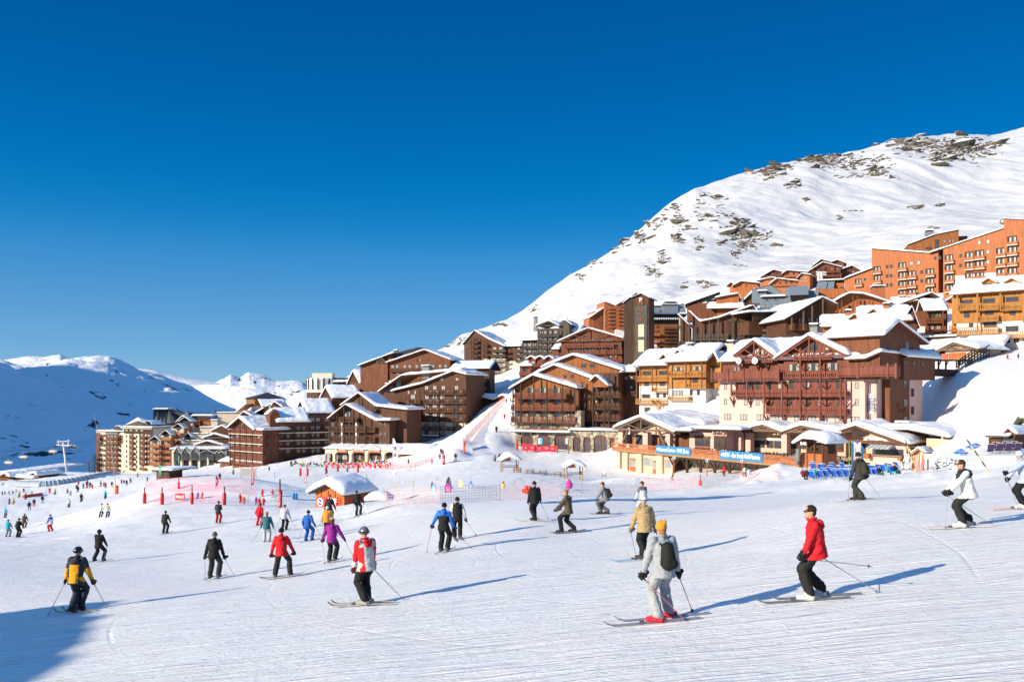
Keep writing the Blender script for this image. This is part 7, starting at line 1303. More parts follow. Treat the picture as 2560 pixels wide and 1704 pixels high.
# ---------------------------------------------------------------- things on the snow
def at_px(px,py,d=None):
 if d is None:return hit(px,py)
 x = (px-CX)/F*d; return Vector((x,d,gh(x,d)))
def m_per_px(p):return p.y/F
REDP = mat('red_padding',(.55,.012,.015),.45,spec=.4,var=.1,nscale=3); POSTW = wood('post_wood',(.12,.07,.04)); NETR = None
def net_mat(name,c,cell,wd,alpha_all=None):
 """woven net: opaque strands, open between"""
 m = bpy.data.materials.new(name); nt, b = nodes(m); N = nt.nodes; L = nt.links
 b.inputs['Base Color'].default_value = (*c,1); b.inputs['Roughness'].default_value = .8
 tc = N.new('ShaderNodeTexCoord'); sp = N.new('ShaderNodeSeparateXYZ'); L.new(tc.outputs['Object'],sp.inputs[0]); outs = []
 for ax in('X','Z'):
  d_ = N.new('ShaderNodeMath'); d_.operation = 'DIVIDE'; d_.inputs[1].default_value = cell; L.new(sp.outputs[ax],d_.inputs[0])
  f = N.new('ShaderNodeMath'); f.operation = 'FRACT'; L.new(d_.outputs[0],f.inputs[0]); l = N.new('ShaderNodeMath'); l.operation = 'LESS_THAN'; l.inputs[1].default_value = wd; L.new(f.outputs[0],l.inputs[0]); outs.append(l.outputs[0])
 mx = N.new('ShaderNodeMath'); mx.operation = 'MAXIMUM'; L.new(outs[0],mx.inputs[0]); L.new(outs[1],mx.inputs[1]); L.new(mx.outputs[0],b.inputs['Alpha']); return m
NET_PINK = net_mat('pink_net',(.65,.08,.2),.12,.085); NET_ORANGE = net_mat('orange_net',(.75,.16,.1),.14,.16); NET_RED = net_mat('red_net',(.7,.04,.1),.1,.3); NET_PALE = net_mat('pale_orange_net',(.75,.3,.25),.2,.08)
def net(name,label,pts,h,m,posts_=True,grp='safety nets',pm=None,ph=None,hs=None):
 """net hung along ground points"""
 P_ = [Vector(p)for p in pts]; o = P_[0]; root = empty(name,o,0,label,'net',grp); mb = MB()
 fine = []
 for a, b_ in zip(P_[:-1],P_[1:]):
  n = max(1,int((b_-a).length/1.5)); fine+=[a.lerp(b_,k/n)for k in range(n)]
 fine.append(P_[-1]); fine = [Vector((q.x,q.y,max(q.z,gh(q.x,q.y))if name!='x' else q.z))for q in fine]
 hs = [h*(1+.06*math.sin(i*2.1))for i in range(len(fine))]
    # the net mesh lies in its own x-z frame so that its strands stay square
 for i in range(len(fine)-1):
  a, b_ = fine[i]-o, fine[i+1]-o; mb.add([a,b_,b_+Vector((0,0,hs[i+1])),a+Vector((0,0,hs[i]))],[(0,1,2,3)])
 mb.build('netting',m,root)
 if posts_:
  for i in range(0,len(fine),3):a = fine[i]-o; MB().tube([(a.x,a.y,a.z-.2),(a.x,a.y,a.z+(ph or h*1.08))],.018,6).build('post',pm or POSTW,root)
 return root
# red padded posts
def padded(px,pb,pt,wpx,label,bare=.28,letters=None,name='padded_post',c=REDP,tilt=0):
 p = at_px(px,pb); k = m_per_px(p); H_ = (pb-pt)*k; r = wpx*k/2; root = empty(name,p,0,label,'padded post','red padded safety posts on the slope'); root.rotation_euler.y = tilt
 MB().tube([(0,0,-.3),(0,0,H_*(1-bare)*.06)],r*.5).tube([(0,0,H_*(1-bare)*.04),(0,0,H_*(1-bare)*.06),(0,0,H_*(1-bare)*.97),(0,0,H_*(1-bare))],[r*.9,r,r,r*.8],14).build('padding',c,root,True)
 if bare>.02:MB().tube([(0,0,0),(0,0,H_)],r*.36,8).build('post',POSTW,root)
 if letters:text(letters,r*1.5,WHT,root,(0,-r-.02,H_*(1-bare)*.5),(R(90),R(-90),0),name='lettering',sx=.9)
 return root
zl = lambda x, y:(x/3.681,850+y/3.681)
for x, yb, yt, w_, lab, br in[(1330,1505,1355,32,'red padded post at the left corner of the pink net',.33),(1492,1515,1352,32,'second red padded post of the pink net',.33),(1767,1515,1330,28,'third red padded post of the pink net, the tallest',.38),(2065,1518,1343,34,'fourth red padded post of the pink net',.35),(1645,1368,1265,22,'small red padded post behind the pink net',.4)]:
 padded(*zl(x,yb),zl(x,yt)[1],w_/3.681,lab,br)
zk = lambda x, y:(480+x/3.92,1180+y/3.92)
padded(*zk(862,345),zk(0,68)[1],46/3.92,'tall red padded post with white letters and a little sign on top',.38,'PROTECT')
zb2 = lambda x, y:(560+x/3.681,820+y/3.681)
for x, yb, yt, w_, lab in[(703,1360,1285,20,'red roll post first left of the deckchairs'),(768,1360,1280,20,'red roll post second left of the deckchairs'),(1232,1328,1245,20,'red roll post before the red deckchairs'),(2022,1255,1165,26,'fat red cushion by the bank under the narrow piste')]:padded(*zb2(x,yb),zb2(x,yt)[1],w_/3.681,lab,.02,'MDL' if x>2000 else None)
zc = lambda x, y:(1100+x/3.681,780+y/3.681)
padded(*zc(708,1265),zc(0,1160)[1],20/3.681,'red padded post at the left corner of the rubble stone shops',.28)
padded(*zc(226,1298),zc(0,1150)[1],15/3.681,'leaning orange-red roll at the foot of the narrow piste net',.3,c=plain('orange_pad',(.7,.14,.02)),tilt=R(-4))
padded(1500+1055/4.204,980+978/4.204,980+870/4.204,38/4.204,'stubby red padded post with bare wooden top by the net in front of the terrace',.5)
p = at_px(*zl(1073,1413)); k = m_per_px(p); root = empty('padded_mast',p,0,'orange padded mast with a tall slanting thin pole on the left slope','mast'); MB().tube([(0,0,-.2),(0,0,78/3.681*k)],16/3.681*k,14).build('padding',plain('orange_pad2',(.8,.16,.03)),root,True); MB().tube([(0,0,0),(-60/3.681*k,0,530/3.681*k)],[.09,.05],8).build('pole',plain('pole_grey',(.35,.35,.37)),root)
p = at_px(270,1180,300); root = empty('pole',p,0,'second thin slanting pole in front of the cream tower','pole'); MB().tube([(0,0,-3),(-5,0,21)],[.1,.05],6).build('shaft',plain('pole_grey',(.35,.35,.37)),root)
# gates, poles and flags
def slim(px,pb,pt,label,c,wpx=3,tilt=0.,name='marker_pole',cat='pole',grp='marker poles',d=None):
 p = at_px(px,pb,d); k = m_per_px(p); mb = MB().tube([(0,0,-.2),(math.sin(tilt)*(pb-pt)*k,0,(pb-pt)*k*cos(tilt))],max(.02,wpx*k/2),6); o = mb.build(name,c,None); o.location = p; return tag(o,label,cat,grp)
YEL_ = plain('pole_yellow',(.55,.45,.1)); GRN = plain('pole_green',(.12,.4,.1)); GRP = plain('pole_grey',(.35,.35,.37))
zh = lambda x, y:(1960+x/3.92,960+y/3.92)
slim(*zh(640,925),zh(0,555)[1],'tall green and yellow bamboo pole left of the camouflage jacket',GRN,2)
def striped(px,pb,px2,pt,label,d=None):
 p = at_px(px,pb,d); k = m_per_px(p); top = Vector(((px2-px)*k,0,(pb-pt)*k)); mb = MB()
 for i in range(6):mb.mt(i%2); mb.tube([top*(i/6),top*((i+1)/6)],.05,8)
 o = mb.build('marker_pole',[plain('pole_yellow2',(.65,.5,.12)),DARKR]); o.location = p; tag(o,label,'pole','marker poles')
striped(*zh(2010,858),*zh(1795,545),'leaning yellow and black pole right of the blue parasols'); striped(*zh(1295,880),*zh(1190,545),'leaning yellow pole by the small nativity-style shelter')
slim(*zh(1552,800),zh(0,500)[1],'pale upright post right of the restaurant',plain('pale_post',(.55,.52,.46)),4)
for x, yb, yt, lab in[(435,400,350,'thin pole first left of the fir tree'),(240,575,395,'tall thin pole in front of the nursery net'),(708,400,345,'thin pole behind the blue figure board'),(1655,378,290,'thin pole right of the second shelter'),(210,320,265,'left of two short poles on the nursery slope'),(253,318,272,'right of two short poles on the nursery slope')]:slim(*Zc(x,yb),Zc(x,yt)[1],lab,GRP,1.6)
for x, yb, yt, c, lab in[(820,285,160,YEL_,'yellow pole left of the ski school hut'),(1626,64,22,GRP,'short blue-grey pole behind the hut roof'),(1711,70,20,GRN,'short green pole behind the hut roof'),(808,60,0,GRP,'thin pole on the snow behind the flags')]:slim(*Zk(x,yb),Zk(x,yt)[1],lab,c,2)
slim(1500+1870/4.204,980+925/4.204,980+790/4.204,'thin orange-topped pole on the snow bank by the terrace end',GRP,1.4)
def panel_gate(x,yb,yt,w_,label):
 px, py = Zk(x,yb); p = at_px(px,py); k = m_per_px(p); hh = (yb-yt)/3.92*k; ww = w_/3.92*k; root = empty('slalom_gate',p,0,label,'gate','red slalom gate panels'); mb = MB().box(-ww/2,ww/2,-.02,.02,hh*.1,hh); mb.build('panel',REDP,root); MB().box(-ww*.25,ww*.25,-.035,-.021,hh*.25,hh*.85).build('stripe',WHT,root)
for x, yb, yt, w_, lab in[(1112,104,52,18,'faint red gate panel first behind the hut'),(1322,92,28,20,'red gate panel second behind the hut'),(1596,68,5,24,'red gate panel above the hut roof'),(1480,74,15,10,'narrow leaning red gate panel behind the hut')]:panel_gate(x,yb,yt,w_,lab)
def feather(px,pb,pt,wpx,label,c,letters=None,lc=WHT,lsz=.5,d=None,tilt=0,logo=False,sail=.62):
 p = at_px(px,pb,d); k = m_per_px(p); H_ = (pb-pt)*k; w_ = wpx*k; root = empty('banner_flag',p,0,label,'flag','feather flags'); MB().tube([(0,0,-.2),(0,0,H_*.98)],.035,6).build('pole',GRP,root)
 n = 14; z0 = H_*(1-sail); pl = [(.02,z0)]+[(w_*(math.sin(pi*(.12+.80*t))**.6)*(1 if t<.85 else .8),z0+(H_-z0)*t)for t in np.linspace(0.03,.97,n)]+[(.02,H_)]
 mb = MB(); pts = [(x,.0+.12*math.sin(z*1.7)*x/w_,z)for x,z in pl]; fr = [(x,y-.012,z)for x,y,z in pts]; nn = len(pts); mb.add(fr+[(x,y+.024,z)for x,y,z in fr],[tuple(range(nn)),tuple(range(2*nn-1,nn-1,-1))]+[(i,i+nn,(i+1)%nn+nn,(i+1)%nn)for i in range(nn)]); mb.build('sail',c,root)
 if letters:t_ = text(letters,lsz*w_/.5*.5,lc,root,(w_*.5,-.16,z0+(H_-z0)*.5),(R(90),R(-90)if len(letters)>1 else 0,0),sx=1)
 if logo:
  for q in(.35,.62):cz = z0+(H_-z0)*q; MB().add([(w_*.5+w_*.3*cos(a),-.17,cz+w_*.3*math.sin(a))for a in np.linspace(0,pi,9)],[tuple(range(9))[::-1]]).build('emblem',plain('logo_blue',(.02,.08,.4)),root); MB().add([(w_*.5+w_*.3*cos(a),-.17,cz-w_*.1+w_*.3*math.sin(a))for a in np.linspace(-pi,0,9)],[tuple(range(9))[::-1]]).build('emblem',plain('logo_red',(.6,.03,.03)),root)
 return root
feather(*zb2(250,1495),zb2(0,1255)[1],30/3.681,'slim dark red feather flag left of the ski school hut',plain('flag_red',(.5,.02,.08)),'evolution2',lsz=1.1,sail=.8)
feather(*Zk(232,165),Zk(0,30)[1],24/3.92,'small red feather flag in front of the pink net',plain('flag_red',(.5,.02,.08)),'esi',lsz=1.2,sail=.8)
feather(*zb2(1552,1315),zb2(0,1010)[1],40/3.681,'tall white feather flag with two blue and red emblems',plain('flag_white',(.72,.72,.74)),logo=True,sail=.78)
feather(*zl(1460,1290),zl(0,1130)[1],26/3.681,'green feather flag beside the dark ticket hut',plain('flag_green',(.05,.32,.15)),'ski',lsz=1.2,sail=.75)
feather(*zl(1905,1205),zl(0,1075)[1],16/3.681,'pale green pointed flag at the arcade building',plain('flag_pale_green',(.4,.6,.4)),sail=.6); feather(*zl(1640,1210),zl(0,1060)[1],14/3.681,'small green flag at the left end of the arcade building',plain('flag_green',(.05,.32,.15)),sail=.5)
p = at_px(*zb2(225,1400)); k = m_per_px(p); root = empty('net_screen',p,0,'small grey mesh screen beside the dark red feather flag','screen'); MB().box(-.9,.9,-.02,.02,.5,1.4).build('mesh_panel',plain('screen_grey',(.4,.38,.36)),root); MB().tube([(-.9,0,0),(-.9,0,1.5)],.03,6).tube([(.9,0,0),(.9,0,1.5)],.03,6).build('post',GRP,root)
# blue restaurant banners on the terrace edge
for xb, yt, yb, lab in((145,298,535,'blue feather banner at the left end of the terrace'),(748,320,580,'blue feather banner above the internet banner'),(1275,350,628,'blue feather banner between the two long banners'),(1780,362,665,'blue feather banner above the pizzeria banner')):
 px = 1500+xb/4.204; t = tproj(px); p = REST.M@along(t,.15); k = p.y/F; H_ = (yb-yt)/4.204*k; root = empty('feather_banner',p,ang,lab,'flag','blue feather banners along the terrace'); MB().tube([(0,0,-.3),(0,0,H_)],.04,6).build('pole',GRP,root); s_ = MB().prism([(-.05,.5),(1.5,.5),(1.4,H_*.8),(.9,H_*.96),(.2,H_),(-.05,H_)],-.03,.03).build('sail',SKYB,root)
 for q in range(4):text('MMV'[q%3],1.3,WHT,s_,(.7,-.06,H_*(.25+.19*q)),name='lettering',bold=.03)
# numbered piste discs
for x, yd, yb, c, t_, lab in((780,690,810,(.02,.35,.2),'1','green disc sign numbered one under the terrace'),(1127,715,825,(.03,.15,.5),'2','blue disc sign numbered two under the terrace'),(1494,724,810,(.6,.05,.06),'3','red disc sign numbered three under the terrace')):
 px, pb, pt = 1500+x/4.204, 980+yb/4.204, 980+yd/4.204; p = at_px(px,pb,122 if x>1300 else 130 if x>1000 else 140); k = m_per_px(p); hh = (pb-pt)*k; root = empty('disc_sign',p,0,lab,'sign','round piste number signs'); zc_ = (HY-pt)/F*p.y-p.z; r = 4.6*k
 MB().tube([(0,.1,-.3),(0,.1,zc_)],.07,8).build('post',W['orange'],root); n = 24; MB().prism([(r*cos(2*pi*i/n),zc_+r*math.sin(2*pi*i/n))for i in range(n)],-.06,.02).build('disc',WHT,root); MB().prism([(r*.8*cos(2*pi*i/n),zc_+r*.8*math.sin(2*pi*i/n))for i in range(n)],-.09,-.05).build('disc_face',plain('disc_%.2f'%c[0],c),root); text(t_,r*1.5,WHT,root,(0,-.12,zc_),bold=.02)
# ski school hut
zt_ = lambda x, y:(700+x/3.9267,1080+y/3.9267)
b = Bld('ski_school_hut','small orange wooden ski school hut with thick snow roof',(700,1080,3.9267),340,728,88,612,86,cat='hut')
ORH = wood('hut_orange',(.42,.125,.03),.2)
zt = b.q(340,600)[1]; gable(b,[(280,606),(452,520),(622,632)],-.6,4.3,T=.95,m='grey',wall=ORH,ins=.45,z0=-1,front=0,rag=.1)
for x in(1,2,3):b.mesh(MB().box(b.w*x/4-.05,b.w*x/4+.05,-.04,0,-.3,zt+.4),'batten',W['chest'])
x5 = b.w
u0, z0 = b.q(362,722,-.06); u1, z1 = b.q(592,648,-.06); b.mesh(MB().box(u0,u1,-.07,-.03,z0,z1),'sign_panel',plain('sign_red',(.75,.06,.03))); u, z = b.q(505,683,-.1); text('ESF',(z1-z0)*.95,WHT,b.root,(u+.15,-.1,z),bold=.03); n = 20; u, z = b.q(393,685,-.1); r = (z1-z0)*.42
b.mesh(MB().prism([(u+r*cos(2*pi*i/n),z+r*1.1*math.sin(2*pi*i/n))for i in range(n)],-.1,-.07),'emblem',WHT); b.mesh(MB().prism([(u+r*.6*cos(a_),z+.06+r*.6*math.sin(a_))for a_ in np.linspace(-.3,pi-.3,10)],-.12,-.101),'emblem',plain('logo_blue',(.02,.08,.4))); b.mesh(MB().prism([(u+r*.6*cos(a_),z-.06+r*.6*math.sin(a_))for a_ in np.linspace(pi-.3,2*pi-.3,10)],-.12,-.101),'emblem',plain('logo_red',(.6,.03,.03)))
p0 = b.M@Vector((b.w+.3,0,0)); p1 = b.M@Vector((b.w+.5,4.2,0)); net('safety_net','orange net stretched along the ski school hut',[(p0.x,p0.y,gh(p0.x,p0.y)),(p1.x,p1.y,gh(p1.x,p1.y))],1.25,NET_ORANGE)
# snow-topped box beside it
b = Bld('storage_box','low orange box with a red panel under a thick cube of snow',(700,1080,3.9267),855,715,82,1083,82,cat='box')
zt = b.q(960,665)[1]; b.block(0,b.w,0,1.8,-.4,zt,W['pale']if False else wood('box_wood',(.5,.25,.1),.15)); b.mesh(MB().box(b.q(985,700)[0],b.q(1070,700)[0],-.03,0,b.q(1000,712)[1],b.q(1000,685)[1]),'panel',plain('panel_red',(.5,.02,.03)));
b.roof([(-.05,zt),(b.w*.5,zt+.02),(b.w*.97,zt)],-.1,1.9,T=b.q(960,570)[1]-zt,m='pale',th=.04,rag=.05,smooth=0)
# wooden shelters on the nursery slope
def shelter(x,yb,yr,w_,label):
 px, py = Zc(x,yb); p = at_px(px,py); k = m_per_px(p); s = k/3.267; root = empty('shelter',p,R(8),label,'shelter','open wooden shelters with snow caps'); W_ = w_*s; H_ = (yb-yr)*s; D_ = W_*.8
 for i in(0,1):
  for j in(0,1):MB().box(-W_/2+i*W_-.07,-W_/2+i*W_+.07,j*D_-.07,j*D_+.07,-.3,H_*.62).build('post',W['pale'],root)
 for zz in(.25,.33):MB().box(-W_/2,W_/2,-.04,.04,H_*zz,H_*zz+.1).box(W_/2-.04,W_/2+.04,.1,D_,H_*zz,H_*zz+.1).build('rail',W['chest'],root)
 MB().prism([(-W_/2-.2,H_*.6),(0-.15,H_*.8),(W_/2*.15,H_*.6)],-.25,.2).build('gable',W['orange'],root)
 bl = Bld.__new__(Bld); bl.O = p; bl.root = root; bl.roof([(-W_/2-.3,H_*.6),(-.1,H_*.8),(W_/2+.35,H_*.62)],-.3,D_+.3,T=H_*.27,m='pale',th=.07,rag=.08,smooth=1); return root
shelter(1032,326,170,128,'left wooden shelter with a thick snow cap'); shelter(1558,386,222,130,'right wooden shelter with a thick snow cap')
def picnic(x,yb,w_,label):
 px, py = Zc(x,yb); p = at_px(px,py); s = m_per_px(p)/3.267; W_ = w_*s; root = empty('picnic_table',p,R(10),label,'picnic table','row of picnic tables between the shelters'); D_ = W_*.75; h_ = .74
 mt_ = W['pale']; MB().box(-W_/2,W_/2,D_*.35,D_*.65,h_-.06,h_).build('tabletop',mt_,root)
 for y in(D_*.02,D_*.84):MB().box(-W_/2,W_/2,y,y+D_*.14,.4,.45).build('seat',mt_,root)
 for sx_ in(-1,1):x_ = sx_*W_*.36; MB().bar((x_,0,-.1),(x_,D_*.42,h_-.05),.1).bar((x_,D_,-.1),(x_,D_*.58,h_-.05),.1).bar((x_,D_*.05,.38),(x_,D_*.95,.38),.08).build('leg',mt_,root)
for x, yb, lab in((1094,330,'picnic table next to the left shelter'),(1199,342,'second picnic table from the left shelter'),(1306,352,'third picnic table from the left shelter'),(1426,366,'picnic table next to the right shelter')):picnic(x,yb,74,lab)
# figure boards, tree, toys
def board(x,yb,yt,w_,label,c,c2=None,name='figure_board',top='arch'):
 px, py = Zc(x,yb); p = at_px(px,py); s = m_per_px(p)/3.267; hh = (yb-yt)*s; ww = w_*s/2; root = empty(name,p,0,label,'play board','coloured play boards in the snow nursery'); pl = [(-ww,-.1),(ww,-.1)]+[(ww*(1 if top=='arch' else .5+.5*cos(a))*cos(a)if top=='arch' else ww*cos(a)*(.45+.55*(1-math.sin(a))),hh*.55+hh*.45*math.sin(a))for a in np.linspace(0,pi,10)]
 MB().prism(pl,-.05,.05).build('board',plain('board_%.2f_%.2f'%(c[0],c[2]),c),root)
 if c2:MB().prism([(q[0]*.6,q[1]*.6+hh*.12)for q in pl],-.08,-.051).build('inset',plain('inset_%.2f_%.2f'%(c2[0],c2[2]),c2),root); n = 12; MB().prism([(ww*.25*cos(2*pi*i/n),hh*.5+ww*.25*math.sin(2*pi*i/n))for i in range(n)],-.1,-.081).build('emblem',plain('board_%.2f_%.2f'%(c[0],c[2]),c),root)
board(408,486,412,36,'light blue play board',(.1,.5,.8),(.6,.75,.8),top='cone'); board(523,486,418,54,'purple and orange play board in front of the little fir',(.45,.03,.5),(.7,.3,.35)); board(627,445,378,36,'pale yellow play board',(.75,.72,.4),top='cone'); board(709,458,394,26,'blue play board with a white face',(.02,.15,.6),(.6,.65,.7),top='cone'); board(393,462,398,20,'dark red play board half behind the light blue one',(.3,.05,.05),top='cone')
px, py = Zc(523,468); p = at_px(px,py); s = m_per_px(p)/3.267; root = empty('fir_tree',p+Vector((0,.8,0)),0,'small green fir tree in the snow nursery','tree'); Ht = 100*s; MB().tube([(0,0,-.2),(0,0,Ht*.95)],[.09,.02],8).build('trunk',POSTW,root); mb = MB()
for i in range(900):
 t = rng.random()**.7; z = Ht*(1-t*.9); r = t*30*s*(0.55+.45*rng.random()); a = rng.random()*2*pi; q = Vector((r*cos(a),r*math.sin(a),z-r*.25)); d_ = Vector((cos(a),math.sin(a),-.15))*.16; sd_ = Vector((-math.sin(a),cos(a),rng.uniform(-.3,.3)))*.035; mb.add([q-sd_,q+sd_,q+d_+sd_*.3,q+d_-sd_*.3],[(0,1,2,3)])
mb.build('crown',mat('fir_needles',(.03,.06,.03),.8,var=.5,nscale=4),root)
px, py = Zc(1512,470); p = at_px(px,py); s = m_per_px(p)/3.267; o = MB().tube([(0,0,-.1),(0,0,15*s),(0,0,16*s),(0,0,55*s),(0,0,56*s),(0,0,70*s),(0,0,90*s)],[6*s,6*s,27*s,30*s,22*s,18*s,3*s],18).ell((-26*s,0,45*s),(5*s,5*s,9*s),8,6).ell((26*s,0,45*s),(5*s,5*s,9*s),8,6).build('carousel_figure',plain('magenta',(.6,.04,.3),.4),None,True); o.location = p; tag(o,'magenta bell-shaped play figure in the snow nursery','play figure')
px, py = Zc(974,456); p = at_px(px,py); s = m_per_px(p)/3.267; root = empty('play_figure',p,0,'small yellow figure with a red head in the nursery','play figure'); MB().ell((0,0,20*s),(15*s,15*s,21*s),12,8).build('body',plain('toy_yellow',(.8,.55,.02)),root,True); MB().ell((0,0,47*s),(9*s,9*s,10*s),12,8).build('head',plain('toy_red',(.65,.02,.02)),root,True)
px, py = Zc(1160,505); p = at_px(px,py); s = m_per_px(p)/3.267; mb = MB(); capsule(mb,(-20*s,0,28*s),(10*s,0,20*s),17*s,20*s); capsule(mb,(2*s,0,25*s),(2*s,0,60*s),15*s,14*s); capsule(mb,(32*s,0,20*s),(34*s,0,58*s),13*s,12*s); me = remesh(mb,'play_cushion',.04,2); me.materials.clear(); me.materials.append(plain('toy_red',(.65,.02,.02))); o = bpy.data.objects.new('play_cushion',me); col.objects.link(o); o.location = p; tag(o,'red mitten-shaped cushion behind the black skier','play figure')
mb = MB().tube([(-18*s,0,0),(-16*s,0,6*s),(20*s,0,7*s),(22*s,0,0)],5*s,8); mb.build('base',plain('toy_yellow',(.8,.55,.02)),o)
def hoops(x,yb,yt,w_,label,n,c=(.4,.35,.35)):
 px, py = Zc(x,yb); p = at_px(px,py); s = m_per_px(p)/3.267; root = empty('hoop_tunnel',p,0,label,'hoops','wire hoops in the nursery')
 for k in range(n):a0 = .5*k; MB().tube([(w_*s/2*cos(a)+(k-n/2)*7*s,a0,(yb-yt)*s*math.sin(a))for a in np.linspace(0,pi,13)],.02,5).build('hoop',plain('hoop_grey',c),root)
hoops(1105,440,382,90,'group of wire hoops right of the yellow figure',4); hoops(895,528,472,66,'single thin wire hoop in the nursery foreground',1)
px, py = Zk(610,300); p = at_px(px,py); s = m_per_px(p)/3.92; root = empty('hoop',p,0,'big thin ring standing behind the nursery queue','hoops'); MB().tube([(62*s*cos(a),0,35*s+62*s*math.sin(a))for a in np.linspace(-.4,pi+.4,24)],.02,5).build('ring',plain('hoop_grey',(.4,.35,.35)),root)
for x, yb, lab in((90,446,'left low rack of thin sticks on the nursery slope'),(215,436,'right low rack of thin sticks on the nursery slope')):
 px, py = Zc(x,yb); p = at_px(px,py); s = m_per_px(p)/3.267; root = empty('stick_rack',p,0,lab,'rack','low stick racks in the nursery'); MB().tube([(-45*s,0,.05),(45*s,0,.05)],.03,6).build('base',YEL_,root)
 for k in range(5):MB().tube([((-40+20*k)*s,0,0),((-40+20*k+rng.uniform(-3,3))*s,0,50*s*rng.uniform(.7,1.1))],.018,5).build('stick',YEL_ if k%2 else GRP,root)
px, py = Zc(84,355); p = at_px(px,py); s = m_per_px(p)/3.267; mb = MB().ell((0,0,12*s),(10*s,10*s,14*s),10,6).ell((0,0,38*s),(5*s,5*s,6*s),8,6); mb.bar((-18*s,0,28*s),(18*s,0,30*s),3*s); o = mb.build('snowman',SNOW,None,True); o.location = p; tag(o,'small white snowman at the foot of the white flag','snowman')
px, py = Zc(1800,368); p = at_px(px,py); root = empty('bench',p,0,'tiny snow-topped frame bench by the nursery edge','bench'); s = m_per_px(p)/3.267; MB().box(-16*s,16*s,0,8*s,14*s,18*s).build('seat',W['grey'],root)
for k in(-14,14):MB().bar((k*s,0,0),(k*s,0,40*s),.05).build('leg',W['grey'],root)
MB().ell((0,4*s,30*s),(16*s,5*s,12*s),10,6).build('snow_cap',SNOW,root,True)
px, py = Zk(1010,262); p = at_px(px,py); s = m_per_px(p)/3.92; root = empty('barrel',p,0,'blue plastic barrel pair left of the hut','barrel')
for k in(-14,12):MB().tube([(k*s,0,0),(k*s,0,6*s),(k*s,0,52*s),(k*s,0,58*s)],[12*s,14*s,14*s,12*s],14).build('drum',plain('barrel_blue',(.02,.2,.5),.4),root,True)
# nets
def gp(pts):return[at_px(*q)for q in pts]
net('safety_net','big pink net between the padded posts on the left slope',gp([zl(1335,1490),zl(1492,1500),zl(1767,1495),zl(2065,1505)]),2.1,NET_PINK,False)
net('safety_net','pink net closing the back of the padded enclosure',gp([zl(1340,1440),zl(1645,1395),zl(2000,1400),zl(2350,1430)]),1.7,NET_PINK,False)
bz = at_px(*zl(1660,1480)); bn_ = empty('banner',bz,0,'small red banner hung on the pink net','banner'); k = m_per_px(bz)/3.681; MB().box(-44*k,44*k,-.15,-.1,15*k,72*k).build('cloth',plain('sign_red',(.75,.06,.03)),bn_); text('esi',50*k,WHT,bn_,(14*k,-.18,44*k),bold=.02); MB().prism([(-24*k+14*k*cos(2*pi*i/16),44*k+14*k*math.sin(2*pi*i/16))for i in range(16)],-.17,-.151).build('emblem',WHT,bn_)
net('piste_net','red and pale net climbing the left side of the narrow piste',[at_px(*zc(x,y))for x,y in((215,1290),(240,1210),(350,1090),(430,1005),(510,915),(560,850),(600,805))],1.9,NET_RED,True,pm=plain('net_pole_red',(.55,.06,.05)))
rb_ = empty('banner_net',at_px(*zc(755,1285)),0,'low red printed banner in front of the stone arches','banner'); q0 = at_px(*zc(755,1280)); q1 = at_px(*zc(1075,1290)); dv = q1-q0; MB().add([Vector((0,0,.2)),dv+Vector((0,0,.2)),dv+Vector((0,0,1.5)),dv*.5+Vector((0,-.3,1.3)),Vector((0,0,1.9))],[(0,1,2,3,4)]).build('cloth',plain('banner_red',(.7,.03,.06)),rb_); rb_.location = q0
for i, t in enumerate((.12,.3,.5,.7,.88)):text('TO' if i%2 else 'ski',.6,WHT,rb_,tuple(dv*t+Vector((0,-.25,.85))))
for x, yb, yt, lab in((800,1295,1185,'wooden post at the left of the red printed banner'),(1082,1300,1165,'tall wooden post at the middle of the stone shop front'),(1184,1300,1185,'wooden post at the right of the stone shop front')):slim(*zc(x,yb),zc(0,yt)[1],lab,POSTW,2.4,name='wooden_post',cat='post',grp='wooden posts before the stone shops')
net('safety_net','fine pale net line across the piste edge before the terrace',gp([(1500,1238),(1600,1226),(1755,1220),(1850,1205),(1950,1200)]),1.3,NET_PALE,True,pm=GRP)
net('safety_net','fine pale net along the front of the snow nursery',gp([(960,1265),(1100,1258),(1250,1250),(1400,1246),(1500,1240)]),1.2,NET_PALE,True,pm=GRP)
net('safety_net','thin orange net line from the deckchairs towards the piste foot',gp([zb2(1450,1300),zb2(1750,1275),zb2(1920,1215),zb2(2000,1180)]),.9,NET_ORANGE,True,pm=GRP)
net('safety_net','pink-red net at the right foot of the stone annex',gp([zc(1240,1250),zc(1340,1232),zc(1440,1215),zc(1540,1212)]),1.0,NET_PINK,True,pm=GRP)
# inflatable strip
q0 = at_px(*zl(215,1452)); q1 = at_px(*zl(385,1428)); o = MB().tube([(0,0,.35),tuple(q1-q0+Vector((0,0,.35)))],.35,10).build('inflatable_barrier',plain('inflatable_orange',(.75,.1,.05)),None,True); o.location = q0; tag(o,'long orange inflatable barrier lying on the left slope','barrier')
